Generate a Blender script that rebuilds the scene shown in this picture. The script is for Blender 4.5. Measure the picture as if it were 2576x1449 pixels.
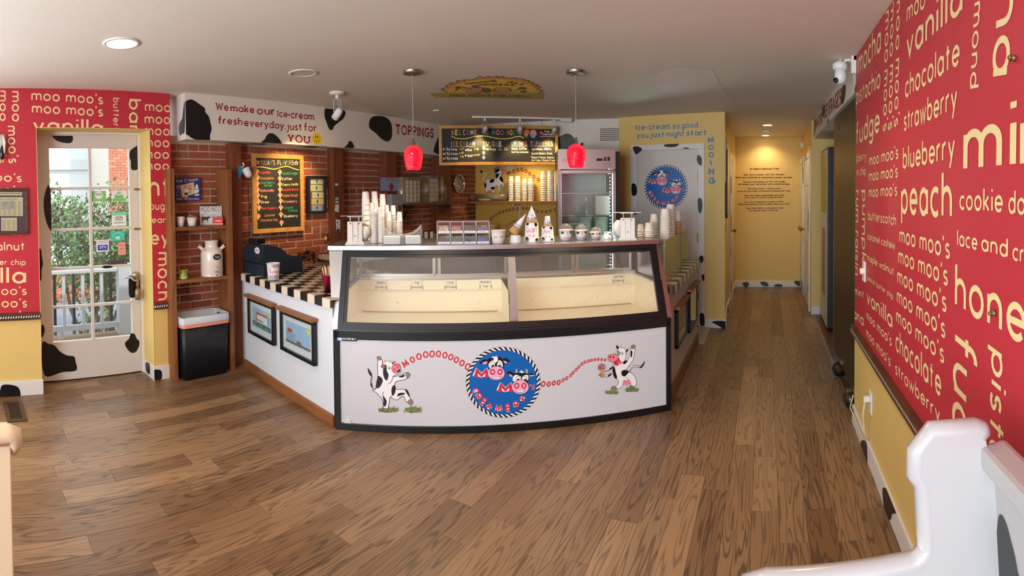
import bpy, bmesh, math, random, os
from math import sin, cos, pi, radians, hypot, atan2
from mathutils import Vector, Matrix
from mathutils.geometry import tessellate_polygon
for _o in list(bpy.data.objects): bpy.data.objects.remove(_o)
SC = bpy.context.scene
COL = SC.collection
RND = random.Random(7)
# ------------------------------------------------------------------ camera (level cylinder panorama, 115 degrees wide)
FPX, YAW, PIT, ROL, CY0, EYE = 1287.92, .4976, -.0208, .0097, 514.94, 1.5
cam_data = bpy.data.cameras.new('camera'); cam = bpy.data.objects.new('camera', cam_data); COL.objects.link(cam)
SC.camera = cam
cam_data.type = 'PANO'; cam_data.panorama_type = 'CENTRAL_CYLINDRICAL'
cam_data.central_cylindrical_range_u_min = -1288 / FPX; cam_data.central_cylindrical_range_u_max = 1288 / FPX
cam_data.central_cylindrical_range_v_max = CY0 / FPX; cam_data.central_cylindrical_range_v_min = (CY0 - 1449) / FPX
cam_data.central_cylindrical_radius = 1.0
cam_data.clip_start = .05; cam_data.clip_end = 200
_R = Matrix.Rotation(YAW, 3, 'Z') @ Matrix.Rotation(PIT, 3, 'X') @ Matrix(((cos(ROL), 0, sin(ROL)), (0, 1, 0), (-sin(ROL), 0, cos(ROL))))
cam.matrix_world = Matrix.Translation((0, 0, EYE)) @ (_R @ Matrix(((1, 0, 0), (0, 0, -1), (0, 1, 0)))).to_4x4()
# ------------------------------------------------------------------ world, daylight, exposure
SC.view_settings.view_transform = 'Standard'; SC.view_settings.look = 'None'
SC.view_settings.gamma = 1; SC.view_settings.use_curve_mapping = False
SC.view_settings.exposure = 0.4
SC.cycles.use_denoising = True; SC.cycles.max_bounces = 10; SC.cycles.diffuse_bounces = 4; SC.cycles.glossy_bounces = 4
SC.cycles.transparent_max_bounces = 24; SC.cycles.sample_clamp_indirect = 6; SC.cycles.caustics_reflective = False; SC.cycles.caustics_refractive = False
W = bpy.data.worlds.new('sky'); SC.world = W; W.use_nodes = True
_bg = W.node_tree.nodes['Background']; _bg.inputs[0].default_value = (.80, .90, 1, 1); _bg.inputs[1].default_value = 2.4
sun_data = bpy.data.lights.new('sun', 'SUN'); sun_data.energy = 2.6; sun_data.angle = .02; sun_data.color = (1, .95, .86)
sun = bpy.data.objects.new('sun', sun_data); COL.objects.link(sun); sun.rotation_euler = (radians(-12), radians(38), 0)
def area(name, loc, rot, sx, sy, energy, col):
    l = bpy.data.lights.new(name, 'AREA'); l.shape = 'RECTANGLE'; l.size = sx; l.size_y = sy; l.energy = energy; l.color = col
    o = bpy.data.objects.new(name, l); COL.objects.link(o); o.location = loc; o.rotation_euler = rot; return o
area('daylight_front_window_1', (-2.85, -2.12, 1.35), (radians(112), 0, 0), 1.5, 1.4, 6, (.78, .90, 1))
area('daylight_added_window', (-3.92, -1.2, 1.38), (0, radians(-104), 0), 1.4, 1.3, 44, (.78, .90, 1))  # side light from an added window, for the right wall and case front
area('daylight_front_window_2', (-.75, -2.12, 1.35), (radians(99), 0, 0), 1.7, 1.4, 118, (.78, .90, 1))
def lamp(name, kind, loc, energy, col, target=None, size=.05, spot=70, blend=.5):
    l = bpy.data.lights.new(name, kind); l.energy = energy; l.color = col
    o = bpy.data.objects.new(name, l); COL.objects.link(o); o.location = loc
    l.shadow_soft_size = size
    if kind == 'SPOT': l.spot_size = radians(spot); l.spot_blend = blend
    if target is not None: o.rotation_euler = (Vector(target) - Vector(loc)).to_track_quat('-Z', 'Y').to_euler()
    return o
# ------------------------------------------------------------------ pixel <-> world helpers (photo frame 2576 x 1449)
EYEV = Vector((0, 0, EYE))
def ray(px, py):
    u = (px - 1288) / FPX
    return _R @ Vector((sin(u), cos(u), (CY0 - py) / FPX))
def az(px, py=520):
    d = ray(px, py); return atan2(d.x, d.y)
class Surf:
    """a plane with local axes: U to the viewer's right, V up, N towards the viewer"""
    def __init__(s, o, u, v, n): s.o, s.u, s.v, s.n = Vector(o), Vector(u).normalized(), Vector(v).normalized(), Vector(n).normalized()
    def px(s, x, y):
        d = ray(x, y); t = (s.o - EYEV).dot(s.n) / d.dot(s.n); q = EYEV + d * t - s.o
        return (q.dot(s.u), q.dot(s.v))
    def P(s, a, b, d=0): return s.o + s.u * a + s.v * b + s.n * d
    def W(s, x, y, d=0): a, b = s.px(x, y); return s.P(a, b, d)
    def off(s, d): return Surf(s.o + s.n * d, s.u, s.v, s.n)
def vert(p0, p1):
    p0, p1 = Vector((p0[0], p0[1], 0)), Vector((p1[0], p1[1], 0)); u = (p1 - p0).normalized()
    return Surf(p0, u, (0, 0, 1), (u.y, -u.x, 0))
def horiz(z, up=True): return Surf((0, 0, z), (1, 0, 0), (0, 1, 0), (0, 0, 1 if up else -1))
def crop(x0, y0, s): return lambda *pts: [(x0 + x / s, y0 + y / s) for x, y in pts]
def at_dist(px, d, z=0): a = az(px); return Vector((d * sin(a), d * cos(a), z))
# ------------------------------------------------------------------ mesh builder
class MB:
    def __init__(s): s.v, s.f, s.m, s.sm, s.bt = [], [], [], [], []
    def add(s, vs, fs, mi=0, smooth=False):
        b = len(s.v); s.bt.append((b, len(s.f))); s.v += [tuple(v) for v in vs]; s.f += [tuple(b + i for i in f) for f in fs]; s.m += [mi] * len(fs); s.sm += [smooth] * len(fs); return s
    def box(s, a, b, mi=0, M=None, bev=0):
        x0, y0, z0 = [min(p, q) for p, q in zip(a, b)]; x1, y1, z1 = [max(p, q) for p, q in zip(a, b)]
        if bev:
            e = min(bev, (x1 - x0) * .45, (y1 - y0) * .45, (z1 - z0) * .45)
            bm = bmesh.new(); bmesh.ops.create_cube(bm, size=1)
            for v in bm.verts: v.co = Vector(((x0 + x1) / 2 + v.co.x * (x1 - x0), (y0 + y1) / 2 + v.co.y * (y1 - y0), (z0 + z1) / 2 + v.co.z * (z1 - z0)))
            bmesh.ops.bevel(bm, geom=bm.edges[:], offset=e, segments=2, affect='EDGES', profile=.6)
            vs = [v.co.copy() for v in bm.verts]; fs = [[v.index for v in f.verts] for f in bm.faces]; bm.free()
            if M is not None: vs = [M @ v for v in vs]
            return s.add(vs, fs, mi, False)
        vs = [(x0, y0, z0), (x1, y0, z0), (x1, y1, z0), (x0, y1, z0), (x0, y0, z1), (x1, y0, z1), (x1, y1, z1), (x0, y1, z1)]
        if M is not None: vs = [M @ Vector(v) for v in vs]
        return s.add(vs, [(0, 3, 2, 1), (4, 5, 6, 7), (0, 1, 5, 4), (1, 2, 6, 5), (2, 3, 7, 6), (3, 0, 4, 7)], mi)
    def sbox(s, S, a0, a1, b0, b1, d0, d1, mi=0, bev=0):
        M = Matrix((S.u, S.v, S.n)).transposed().to_4x4(); M.translation = S.o
        return s.box((a0, b0, d0), (a1, b1, d1), mi, M, bev)
    def quad(s, a, b, c, d, mi=0): return s.add([a, b, c, d], [(0, 1, 2, 3)], mi)
    def lathe(s, prof, n=24, mi=0, M=None, cap=True, smooth=True):
        vs, fs = [], []
        for r, z in prof:
            for i in range(n): t = 2 * pi * i / n; vs.append(Vector((r * cos(t), r * sin(t), z)))
        k = len(prof)
        for j in range(k - 1):
            for i in range(n): i2 = (i + 1) % n; fs.append((j * n + i, j * n + i2, (j + 1) * n + i2, (j + 1) * n + i))
        if cap:
            if prof[0][0] > 1e-5: fs.append(tuple(range(n))[::-1])
            if prof[-1][0] > 1e-5: fs.append(tuple((k - 1) * n + i for i in range(n)))
        if M is not None: vs = [M @ v for v in vs]
        return s.add(vs, fs, mi, smooth)
    def cyl(s, p, q, r, n=12, mi=0, r2=None, smooth=True):
        p, q = Vector(p), Vector(q); d = q - p; L = d.length
        M = d.to_track_quat('Z', 'Y').to_matrix().to_4x4(); M.translation = p
        return s.lathe([(r, 0), (r if r2 is None else r2, L)], n, mi, M, True, smooth)
    def tube(s, pts, r, n=8, mi=0, closed=False):
        pts = [Vector(p) for p in pts]; rs = r if isinstance(r, (list, tuple)) else [r] * len(pts); vs, fs = [], []
        prev = None
        for i, p in enumerate(pts):
            a = pts[(i - 1) % len(pts)] if (closed or i) else p; b = pts[(i + 1) % len(pts)] if (closed or i < len(pts) - 1) else p
            t = (b - a).normalized(); ref = prev if prev is not None else (Vector((0, 0, 1)) if abs(t.z) < .9 else Vector((1, 0, 0)))
            x = (ref - t * ref.dot(t)); x = x.normalized() if x.length > 1e-6 else t.orthogonal().normalized(); y = t.cross(x); prev = x
            for k in range(n): c = 2 * pi * k / n; vs.append(p + x * (rs[i] * cos(c)) + y * (rs[i] * sin(c)))
        m = len(pts)
        for j in range(m if closed else m - 1):
            j2 = (j + 1) % m
            for k in range(n): k2 = (k + 1) % n; fs.append((j * n + k, j * n + k2, j2 * n + k2, j2 * n + k))
        if not closed: fs += [tuple(range(n))[::-1], tuple((m - 1) * n + k for k in range(n))]
        return s.add(vs, fs, mi, True)
    def ball(s, c, r, n=14, mi=0, sc=(1, 1, 1)):
        prof = [(sin(pi * j / (n // 2)), -cos(pi * j / (n // 2))) for j in range(n // 2 + 1)]; prof[0] = (1e-6, -1); prof[-1] = (1e-6, 1)
        M = Matrix.Translation(c) @ Matrix.Diagonal((r * sc[0], r * sc[1], r * sc[2], 1))
        return s.lathe(prof, n, mi, M, False)
    def prism(s, S, pts, d0, d1, mi=0, side=None):
        """closed outline in S's local units, from depth d0 to d1"""
        n = len(pts); a = [S.P(x, y, d0) for x, y in pts]; b = [S.P(x, y, d1) for x, y in pts]
        tri = tessellate_polygon([[Vector((x, y, 0)) for x, y in pts]]); fs = []
        for t in tri:
            i, j, k = t; q = (pts[j][0] - pts[i][0]) * (pts[k][1] - pts[i][1]) - (pts[j][1] - pts[i][1]) * (pts[k][0] - pts[i][0])
            f = (i, j, k) if q > 0 else (i, k, j); fs.append(tuple(n + w for w in f)); fs.append(f[::-1])
        s.add(a + b, fs, mi); s.add(a + b, [(i, (i + 1) % n, n + (i + 1) % n, n + i) for i in range(n)], mi if side is None else side); return s
    def flat(s, S, pts, d, mi=0):
        tri = tessellate_polygon([[Vector((x, y, 0)) for x, y in pts]]); fs = []
        for i, j, k in tri:
            q = (pts[j][0] - pts[i][0]) * (pts[k][1] - pts[i][1]) - (pts[j][1] - pts[i][1]) * (pts[k][0] - pts[i][0])
            fs.append((i, j, k) if q > 0 else (i, k, j))
        return s.add([S.P(x, y, d) for x, y in pts], fs, mi)
    def build(s, name, mats, parent=None, **kw):
        me = bpy.data.meshes.new(name); me.from_pydata(s.v, [], s.f); 
        for m in (mats if isinstance(mats, (list, tuple)) else [mats]): me.materials.append(m)
        me.polygons.foreach_set('material_index', s.m); me.polygons.foreach_set('use_smooth', s.sm)
        bm = bmesh.new(); bm.from_mesh(me)
        if s.fixn: bmesh.ops.recalc_face_normals(bm, faces=bm.faces)
        bm.to_mesh(me); bm.free(); me.update()
        o = bpy.data.objects.new(name, me); COL.objects.link(o)
        if parent is not None: attach(o, parent)
        for k, v in kw.items(): o[k] = v
        return o
    fixn = False
    def each(s, name, mats, parent=None):
        for i, (v0, f0) in enumerate(s.bt):
            v1, f1 = s.bt[i + 1] if i + 1 < len(s.bt) else (len(s.v), len(s.f)); m = MB(); m.v = s.v[v0:v1]; m.f = [tuple(k - v0 for k in f) for f in s.f[f0:f1]]; m.m = s.m[f0:f1]; m.sm = s.sm[f0:f1]; m.build(name, mats, parent)
def attach(o, parent):
    o.parent = parent; o.matrix_parent_inverse = wm(parent).inverted()
def wm(o):
    M = o.matrix_basis.copy()
    if o.parent is not None: M = wm(o.parent) @ o.matrix_parent_inverse @ M
    return M
def thing(name, label, cat, loc=(0, 0, 0), group=None):
    o = bpy.data.objects.new(name, None); COL.objects.link(o); o.location = loc; o.empty_display_size = .05
    return tag(o, label, cat, group)
def tag(o, label, cat, group=None, kind=None):
    o['label'] = label; o['category'] = cat
    if group: o['group'] = group
    if kind: o['kind'] = kind
    return o
def struct(o): o['kind'] = 'structure'; return o
def kids(o): return [c for c in bpy.data.objects if c.parent == o]
def copy_tree(o, M, label=None, group=None, extra=None):
    """copies of a thing, its parts and sub-parts; M moves the whole"""
    def rec(src, par):
        c = src.copy(); COL.objects.link(c)
        if par is not None: c.parent = par
        for k in [x for x in list(COL.objects) if x.parent == src]: rec(k, c)
        return c
    r = rec(o, None); r.matrix_basis = M
    if label: r['label'] = label
    if group: r['group'] = group
    return r
# ------------------------------------------------------------------ materials
def lin(c):
    def f(x): x /= 255; return x / 12.92 if x <= .04045 else ((x + .055) / 1.055) ** 2.4
    return (f(c[0]), f(c[1]), f(c[2]), 1)
_mc = {}
def mat(name, c, rough=.6, metal=0, bump=0, bs=60, var=0, vs=6, coat=0, emit=None, es=0, spec=.5, dirt=None):
    if name in _mc: return _mc[name]
    m = bpy.data.materials.new(name); m.use_nodes = True; nt = m.node_tree; N, L = nt.nodes, nt.links; b = N['Principled BSDF']
    col = lin(c); b.inputs['Base Color'].default_value = col; b.inputs['Roughness'].default_value = rough; b.inputs['Metallic'].default_value = metal
    b.inputs['Specular IOR Level'].default_value = spec; b.inputs['Coat Weight'].default_value = coat; b.inputs['Coat Roughness'].default_value = .08
    if emit: b.inputs['Emission Color'].default_value = lin(emit); b.inputs['Emission Strength'].default_value = es
    if bump or var:
        tc = N.new('ShaderNodeNewGeometry'); n1 = N.new('ShaderNodeTexNoise'); n1.inputs['Scale'].default_value = bs; n1.inputs['Detail'].default_value = 4; L.new(tc.outputs['Position'], n1.inputs['Vector'])
        if bump:
            bp = N.new('ShaderNodeBump'); bp.inputs['Strength'].default_value = bump; bp.inputs['Distance'].default_value = .004; L.new(n1.outputs[0], bp.inputs['Height']); L.new(bp.outputs[0], b.inputs['Normal'])
        if var:
            n2 = N.new('ShaderNodeTexNoise'); n2.inputs['Scale'].default_value = vs; n2.inputs['Detail'].default_value = 5; L.new(tc.outputs['Position'], n2.inputs['Vector'])
            mx = N.new('ShaderNodeMix'); mx.data_type = 'RGBA'; L.new(n2.outputs[0], mx.inputs[0]); k = 1 - var
            mx.inputs[6].default_value = (col[0] * k, col[1] * k, col[2] * k, 1) if dirt is None else lin(dirt); mx.inputs[7].default_value = tuple(min(1, x * (1 + var)) for x in col[:3]) + (1,); L.new(mx.outputs[2], b.inputs['Base Color'])
    _mc[name] = m; return m
def glassy(name, c=(255, 255, 255), alpha=.9, rough=.02, refl=1.0):
    """thin clear sheet: see-through with a Fresnel reflection"""
    if name in _mc: return _mc[name]
    m = bpy.data.materials.new(name); m.use_nodes = True; nt = m.node_tree; N, L = nt.nodes, nt.links
    for n in list(N): N.remove(n)
    out = N.new('ShaderNodeOutputMaterial'); t = N.new('ShaderNodeBsdfTransparent'); t.inputs[0].default_value = lin(c)
    g = N.new('ShaderNodeBsdfGlossy'); g.inputs['Roughness'].default_value = rough; g.inputs[0].default_value = (.95, .97, 1, 1)
    fr = N.new('ShaderNodeFresnel'); ge = N.new('ShaderNodeNewGeometry'); mi_ = N.new('ShaderNodeMath'); mi_.operation = 'MULTIPLY_ADD'; mi_.inputs[1].default_value = 1 / 1.5 - 1.5; mi_.inputs[2].default_value = 1.5; L.new(ge.outputs['Backfacing'], mi_.inputs[0]); L.new(mi_.outputs[0], fr.inputs[0]); ml = N.new('ShaderNodeMath'); ml.operation = 'MULTIPLY'; ml.inputs[1].default_value = refl; L.new(fr.outputs[0], ml.inputs[0])
    a = N.new('ShaderNodeMixShader'); L.new(ml.outputs[0], a.inputs[0]); L.new(t.outputs[0], a.inputs[1]); L.new(g.outputs[0], a.inputs[2])
    d = N.new('ShaderNodeBsdfDiffuse'); d.inputs[0].default_value = lin(c); b = N.new('ShaderNodeMixShader'); b.inputs[0].default_value = alpha
    L.new(d.outputs[0], b.inputs[1]); L.new(a.outputs[0], b.inputs[2]); L.new(b.outputs[0], out.inputs[0]); _mc[name] = m; return m
def woodmat(name, c1, c2, scale=9, stretch=(1, .09, 1), lines=7, rough=.45, rnd=.0, dark=.45, coat=0, tint=None, edge=.35):
    """contour-line grain that follows a stretched noise; rnd shifts colour per object"""
    m = bpy.data.materials.new(name); m.use_nodes = True; nt = m.node_tree; N, L = nt.nodes, nt.links; b = N['Principled BSDF']
    g = N.new('ShaderNodeNewGeometry'); oi = N.new('ShaderNodeObjectInfo'); mp = N.new('ShaderNodeMapping'); mp.inputs['Scale'].default_value = [scale * s for s in stretch]
    L.new(g.outputs['Position'], mp.inputs['Vector'])
    cb = N.new('ShaderNodeCombineXYZ'); mu = N.new('ShaderNodeMath'); mu.operation = 'MULTIPLY'; mu.inputs[1].default_value = 97; L.new(oi.outputs['Random'], mu.inputs[0])
    for i in range(3): L.new(mu.outputs[0], cb.inputs[i])
    ad = N.new('ShaderNodeVectorMath'); ad.operation = 'ADD'; L.new(mp.outputs[0], ad.inputs[0]); L.new(cb.outputs[0], ad.inputs[1])
    n1 = N.new('ShaderNodeTexNoise'); n1.inputs['Scale'].default_value = 1; n1.inputs['Detail'].default_value = 1.8; L.new(ad.outputs[0], n1.inputs['Vector'])
    m1 = N.new('ShaderNodeMath'); m1.operation = 'MULTIPLY'; m1.inputs[1].default_value = lines * 6.283; L.new(n1.outputs[0], m1.inputs[0])
    sn = N.new('ShaderNodeMath'); sn.operation = 'SINE'; L.new(m1.outputs[0], sn.inputs[0])
    r1 = N.new('ShaderNodeValToRGB'); r1.color_ramp.elements[0].position = edge; r1.color_ramp.elements[0].color = (0, 0, 0, 1); r1.color_ramp.elements[1].position = 1; r1.color_ramp.elements[1].color = (1, 1, 1, 1)
    L.new(sn.outputs[0], r1.inputs[0])
    mp2 = N.new('ShaderNodeVectorMath'); mp2.operation = 'MULTIPLY'; mp2.inputs[1].default_value = (14, 14, 14) ; L.new(ad.outputs[0], mp2.inputs[0])
    n2 = N.new('ShaderNodeTexNoise'); n2.inputs['Scale'].default_value = 1; n2.inputs['Detail'].default_value = 3; L.new(mp2.outputs[0], n2.inputs['Vector'])
    f = N.new('ShaderNodeMath'); f.operation = 'MULTIPLY'; f.inputs[1].default_value = dark; L.new(r1.outputs[0], f.inputs[0])
    f2 = N.new('ShaderNodeMath'); f2.operation = 'MULTIPLY_ADD'; f2.inputs[1].default_value = .35; L.new(n2.outputs[0], f2.inputs[0]); L.new(f.outputs[0], f2.inputs[2])
    sh = N.new('ShaderNodeMath'); sh.operation = 'MULTIPLY_ADD'; sh.inputs[1].default_value = rnd; L.new(oi.outputs['Random'], sh.inputs[0]); L.new(f2.outputs[0], sh.inputs[2])
    sb = N.new('ShaderNodeMath'); sb.operation = 'SUBTRACT'; sb.use_clamp = True; L.new(sh.outputs[0], sb.inputs[0]); sb.inputs[1].default_value = .17 + rnd * .35
    mx = N.new('ShaderNodeMix'); mx.data_type = 'RGBA'; mx.inputs[6].default_value = lin(c1); mx.inputs[7].default_value = lin(c2); L.new(sb.outputs[0], mx.inputs[0])
    if tint:
        wn = N.new('ShaderNodeTexWhiteNoise'); wn.noise_dimensions = '1D'; L.new(mu.outputs[0], wn.inputs['W'])
        pw = N.new('ShaderNodeMath'); pw.operation = 'MULTIPLY'; pw.inputs[1].default_value = .75; L.new(wn.outputs['Value'], pw.inputs[0])
        mx2 = N.new('ShaderNodeMix'); mx2.data_type = 'RGBA'; mx2.blend_type = 'MULTIPLY'; L.new(pw.outputs[0], mx2.inputs[0]); L.new(mx.outputs[2], mx2.inputs[6]); mx2.inputs[7].default_value = lin(tint); L.new(mx2.outputs[2], b.inputs['Base Color'])
    else: L.new(mx.outputs[2], b.inputs['Base Color'])
    b.inputs['Roughness'].default_value = rough; b.inputs['Coat Weight'].default_value = coat; b.inputs['Coat Roughness'].default_value = .25
    bp = N.new('ShaderNodeBump'); bp.inputs['Strength'].default_value = .25; bp.inputs['Distance'].default_value = .002; L.new(f2.outputs[0], bp.inputs['Height']); bp.invert = True; L.new(bp.outputs[0], b.inputs['Normal'])
    return m
def brickmat(name, c1, c2, c3):
    m = bpy.data.materials.new(name); m.use_nodes = True; nt = m.node_tree; N, L = nt.nodes, nt.links; b = N['Principled BSDF']
    oi = N.new('ShaderNodeObjectInfo'); g = N.new('ShaderNodeNewGeometry'); n = N.new('ShaderNodeTexNoise'); n.inputs['Scale'].default_value = 38; n.inputs['Detail'].default_value = 6; L.new(g.outputs['Position'], n.inputs['Vector'])
    a = N.new('ShaderNodeMath'); a.operation = 'MULTIPLY_ADD'; a.inputs[1].default_value = .9; L.new(oi.outputs['Random'], a.inputs[0]); L.new(n.outputs[0], a.inputs[2])
    s = N.new('ShaderNodeMath'); s.operation = 'MULTIPLY'; s.inputs[1].default_value = .52; L.new(a.outputs[0], s.inputs[0])
    r = N.new('ShaderNodeValToRGB'); e = r.color_ramp.elements; e[0].position = .2; e[0].color = lin(c1); e[1].position = .8; e[1].color = lin(c3); k = e.new(.5); k.color = lin(c2); L.new(s.outputs[0], r.inputs[0]); L.new(r.outputs[0], b.inputs['Base Color'])
    b.inputs['Roughness'].default_value = .85; bp = N.new('ShaderNodeBump'); bp.inputs['Strength'].default_value = .6; bp.inputs['Distance'].default_value = .006; L.new(n.outputs[0], bp.inputs['Height']); L.new(bp.outputs[0], b.inputs['Normal']); return m
RED = mat('mural_red', (190, 46, 60), .5, bump=.05, bs=30); CREAM = mat('mural_cream', (236, 214, 156), .55)
YEL = mat('yellow_wall_paint', (226, 194, 118), .6, bump=.15, bs=140, var=.03); YEL2 = mat('bright_yellow_paint', (222, 186, 92), .6)
CEIL = mat('ceiling_paint', (226, 216, 204), .8, bump=.25, bs=90, var=.06, vs=1.6); WHT = mat('white_trim_paint', (226, 222, 218), .4, var=.03)
SOFW = mat('soffit_white_paint', (224, 216, 204), .6, bump=.12, bs=120, var=.02); BLK = mat('black_spot_paint', (16, 17, 20), .35)
BLKM = mat('black_metal', (14, 17, 22), .32, spec=.5); BLKP = mat('black_plastic', (22, 24, 28), .5); CHAR = mat('register_charcoal_plastic', (34, 42, 54), .42)
STEEL = mat('brushed_steel', (190, 190, 190), .28, 1, bump=.04, bs=200); CHROME = mat('chrome', (220, 220, 220), .12, 1); BRASS = mat('brass', (160, 122, 66), .38, .9)
NICK = mat('satin_nickel', (175, 170, 162), .32, 1); PANEL = mat('case_front_panel_white', (206, 208, 214), .3, coat=.15); LINER = mat('case_cream_liner', (238, 226, 198), .5)
CUPM = mat('paper_cup_white', (236, 228, 218), .6); CUPW = mat('bright_paper_white', (240, 240, 240), .6); PLW = mat('white_plastic', (232, 232, 230), .35)
DKRED = mat('lettering_dark_red', (150, 20, 30), .5); REDL = mat('lettering_red', (205, 30, 40), .5); BLUEL = mat('lettering_blue', (70, 130, 185), .5)
MORT = mat('mortar', (186, 172, 146), .95, bump=.9, bs=70, var=.15, vs=12); KRAFT = mat('kraft_cone', (196, 152, 104), .7)
GLASS = glassy('clear_glass', (252, 255, 253), .985); CASEG = glassy('case_glass', (252, 252, 250), .97, .015, 1.3); GREENG = glassy('green_edged_glass', (214, 218, 190), .82)
ACRY = glassy('clear_acrylic', (248, 248, 246), .965, .05, 1.0); DOME = glassy('clear_dome_plastic', (244, 242, 240), .92, .04, 1.3); BAGP = glassy('plastic_bag_film', (235, 226, 205), .84, .12, 1.0)
OAKF = woodmat('floor_oak', (158, 124, 90), (76, 54, 38), 13, (1, .075, 1), 13, .38, .4, .6, .12, (176, 158, 140), edge=.2)
OAKT = woodmat('stained_pine', (146, 92, 50), (84, 48, 24), 12, (1, 1, .08), 5, .5, .2)
OAKH = woodmat('stained_pine_horizontal', (146, 92, 50), (84, 48, 24), 12, (.12, .12, 1), 4, .5, .2)
BEAM = woodmat('dark_red_beam', (124, 66, 36), (74, 36, 18), 10, (1, 1, .07), 5, .55, .3); SHELFW = woodmat('shelf_oak', (176, 120, 58), (120, 74, 32), 12, (.1, .1, 1), 4, .45, .1)
FRW = woodmat('maple_frame', (206, 150, 76), (176, 120, 54), 14, (.3, .3, .3), 3, .4, .1)
BRK = brickmat('old_red_brick', (104, 52, 36), (146, 76, 50), (170, 98, 68)); CHALK = mat('chalkboard', (34, 32, 26), .65, var=.25, vs=9); DOORP = mat('door_white_paint', (214, 206, 198), .35, bump=.06, bs=80, var=.03)
# ------------------------------------------------------------------ hand-drawn stroke letters
G = {}
def _g(ch, w, s): G[ch] = (w, s)
_g('a', .84, '@.42,.5,.42,.5,0,360|.84,1 .84,0'); _g('b', .84, '0,1.6 0,0|@.42,.5,.42,.5,0,360'); _g('c', .72, '@.45,.5,.45,.5,52,308'); _g('d', .84, '@.42,.5,.42,.5,0,360|.84,1.6 .84,0')
_g('e', .86, '.04,.5 .86,.5 @.44,.5,.43,.5,0,318'); _g('f', .55, '.2,0 .2,1.2 @.48,1.22,.28,.38,180,80|0,.95 .5,.95'); _g('g', .84, '@.42,.5,.42,.5,0,360|.84,1 .84,-.1 @.42,-.1,.42,.4,0,-140')
_g('h', .76, '0,1.6 0,0|0,.55 @.38,.58,.38,.42,180,0 .76,0'); _g('i', 0, '0,1 0,0|0,1.36 0,1.52'); _g('j', .3, '.3,1 .3,-.2 @.05,-.2,.25,.3,0,-120|.3,1.36 .3,1.52'); _g('k', .7, '0,1.6 0,0|.66,1 .04,.42|.2,.56 .7,0')
_g('l', 0, '0,1.6 0,0'); _g('m', 1.3, '0,1 0,0|0,.6 @.325,.62,.325,.38,180,0 .65,0|.65,.6 @.975,.62,.325,.38,180,0 1.3,0'); _g('n', .76, '0,1 0,0|0,.55 @.38,.58,.38,.42,180,0 .76,0'); _g('o', .9, '@.45,.5,.45,.5,0,360')
_g('p', .84, '0,1 0,-.55|@.42,.5,.42,.5,0,360'); _g('q', .84, '.84,1 .84,-.55|@.42,.5,.42,.5,0,360'); _g('r', .45, '0,1 0,0|0,.5 @.36,.55,.36,.45,180,75'); _g('s', .56, '@.29,.745,.26,.255,35,270 @.28,.25,.28,.26,90,-145')
_g('t', .5, '.22,1.4 .22,0|0,1 .5,1'); _g('u', .76, '0,1 @0.38,.42,.38,.42,180,360 .76,1|.76,.5 .76,0'); _g('v', .76, '0,1 .38,0 .76,1'); _g('w', 1.16, '0,1 .3,0 .58,.9 .86,0 1.16,1'); _g('x', .7, '0,1 .7,0|.7,1 0,0')
_g('y', .76, '0,1 .4,.05|.76,1 .2,-.55'); _g('z', .66, '0,1 .66,1 0,0 .66,0'); _g("'", 0, '.04,1.6 0,1.25'); _g('.', 0, '0,0 0,.12'); _g(',', 0, '.06,.12 -.04,-.2'); _g('-', .4, '0,.5 .4,.5'); _g('&', .8, '.8,0 .12,1.1 @.34,1.2,.22,.25,190,-20 0.1,.4 @.35,.3,.32,.3,160,330 .8,.7'); _g('/', .5, '0,0 .5,1.45'); _g(':', 0, '0,.1 0,.2|0,.8 0,.9'); _g('!', 0, '0,1.5 0,.45|0,0 0,.1'); _g('"', .2, '0,1.5 0,1.2|.2,1.5 .2,1.2'); _g('$', .6, '@.3,1.05,.28,.32,35,270 @.3,.4,.28,.32,90,-145|.3,1.55 .3,-.1')
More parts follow.
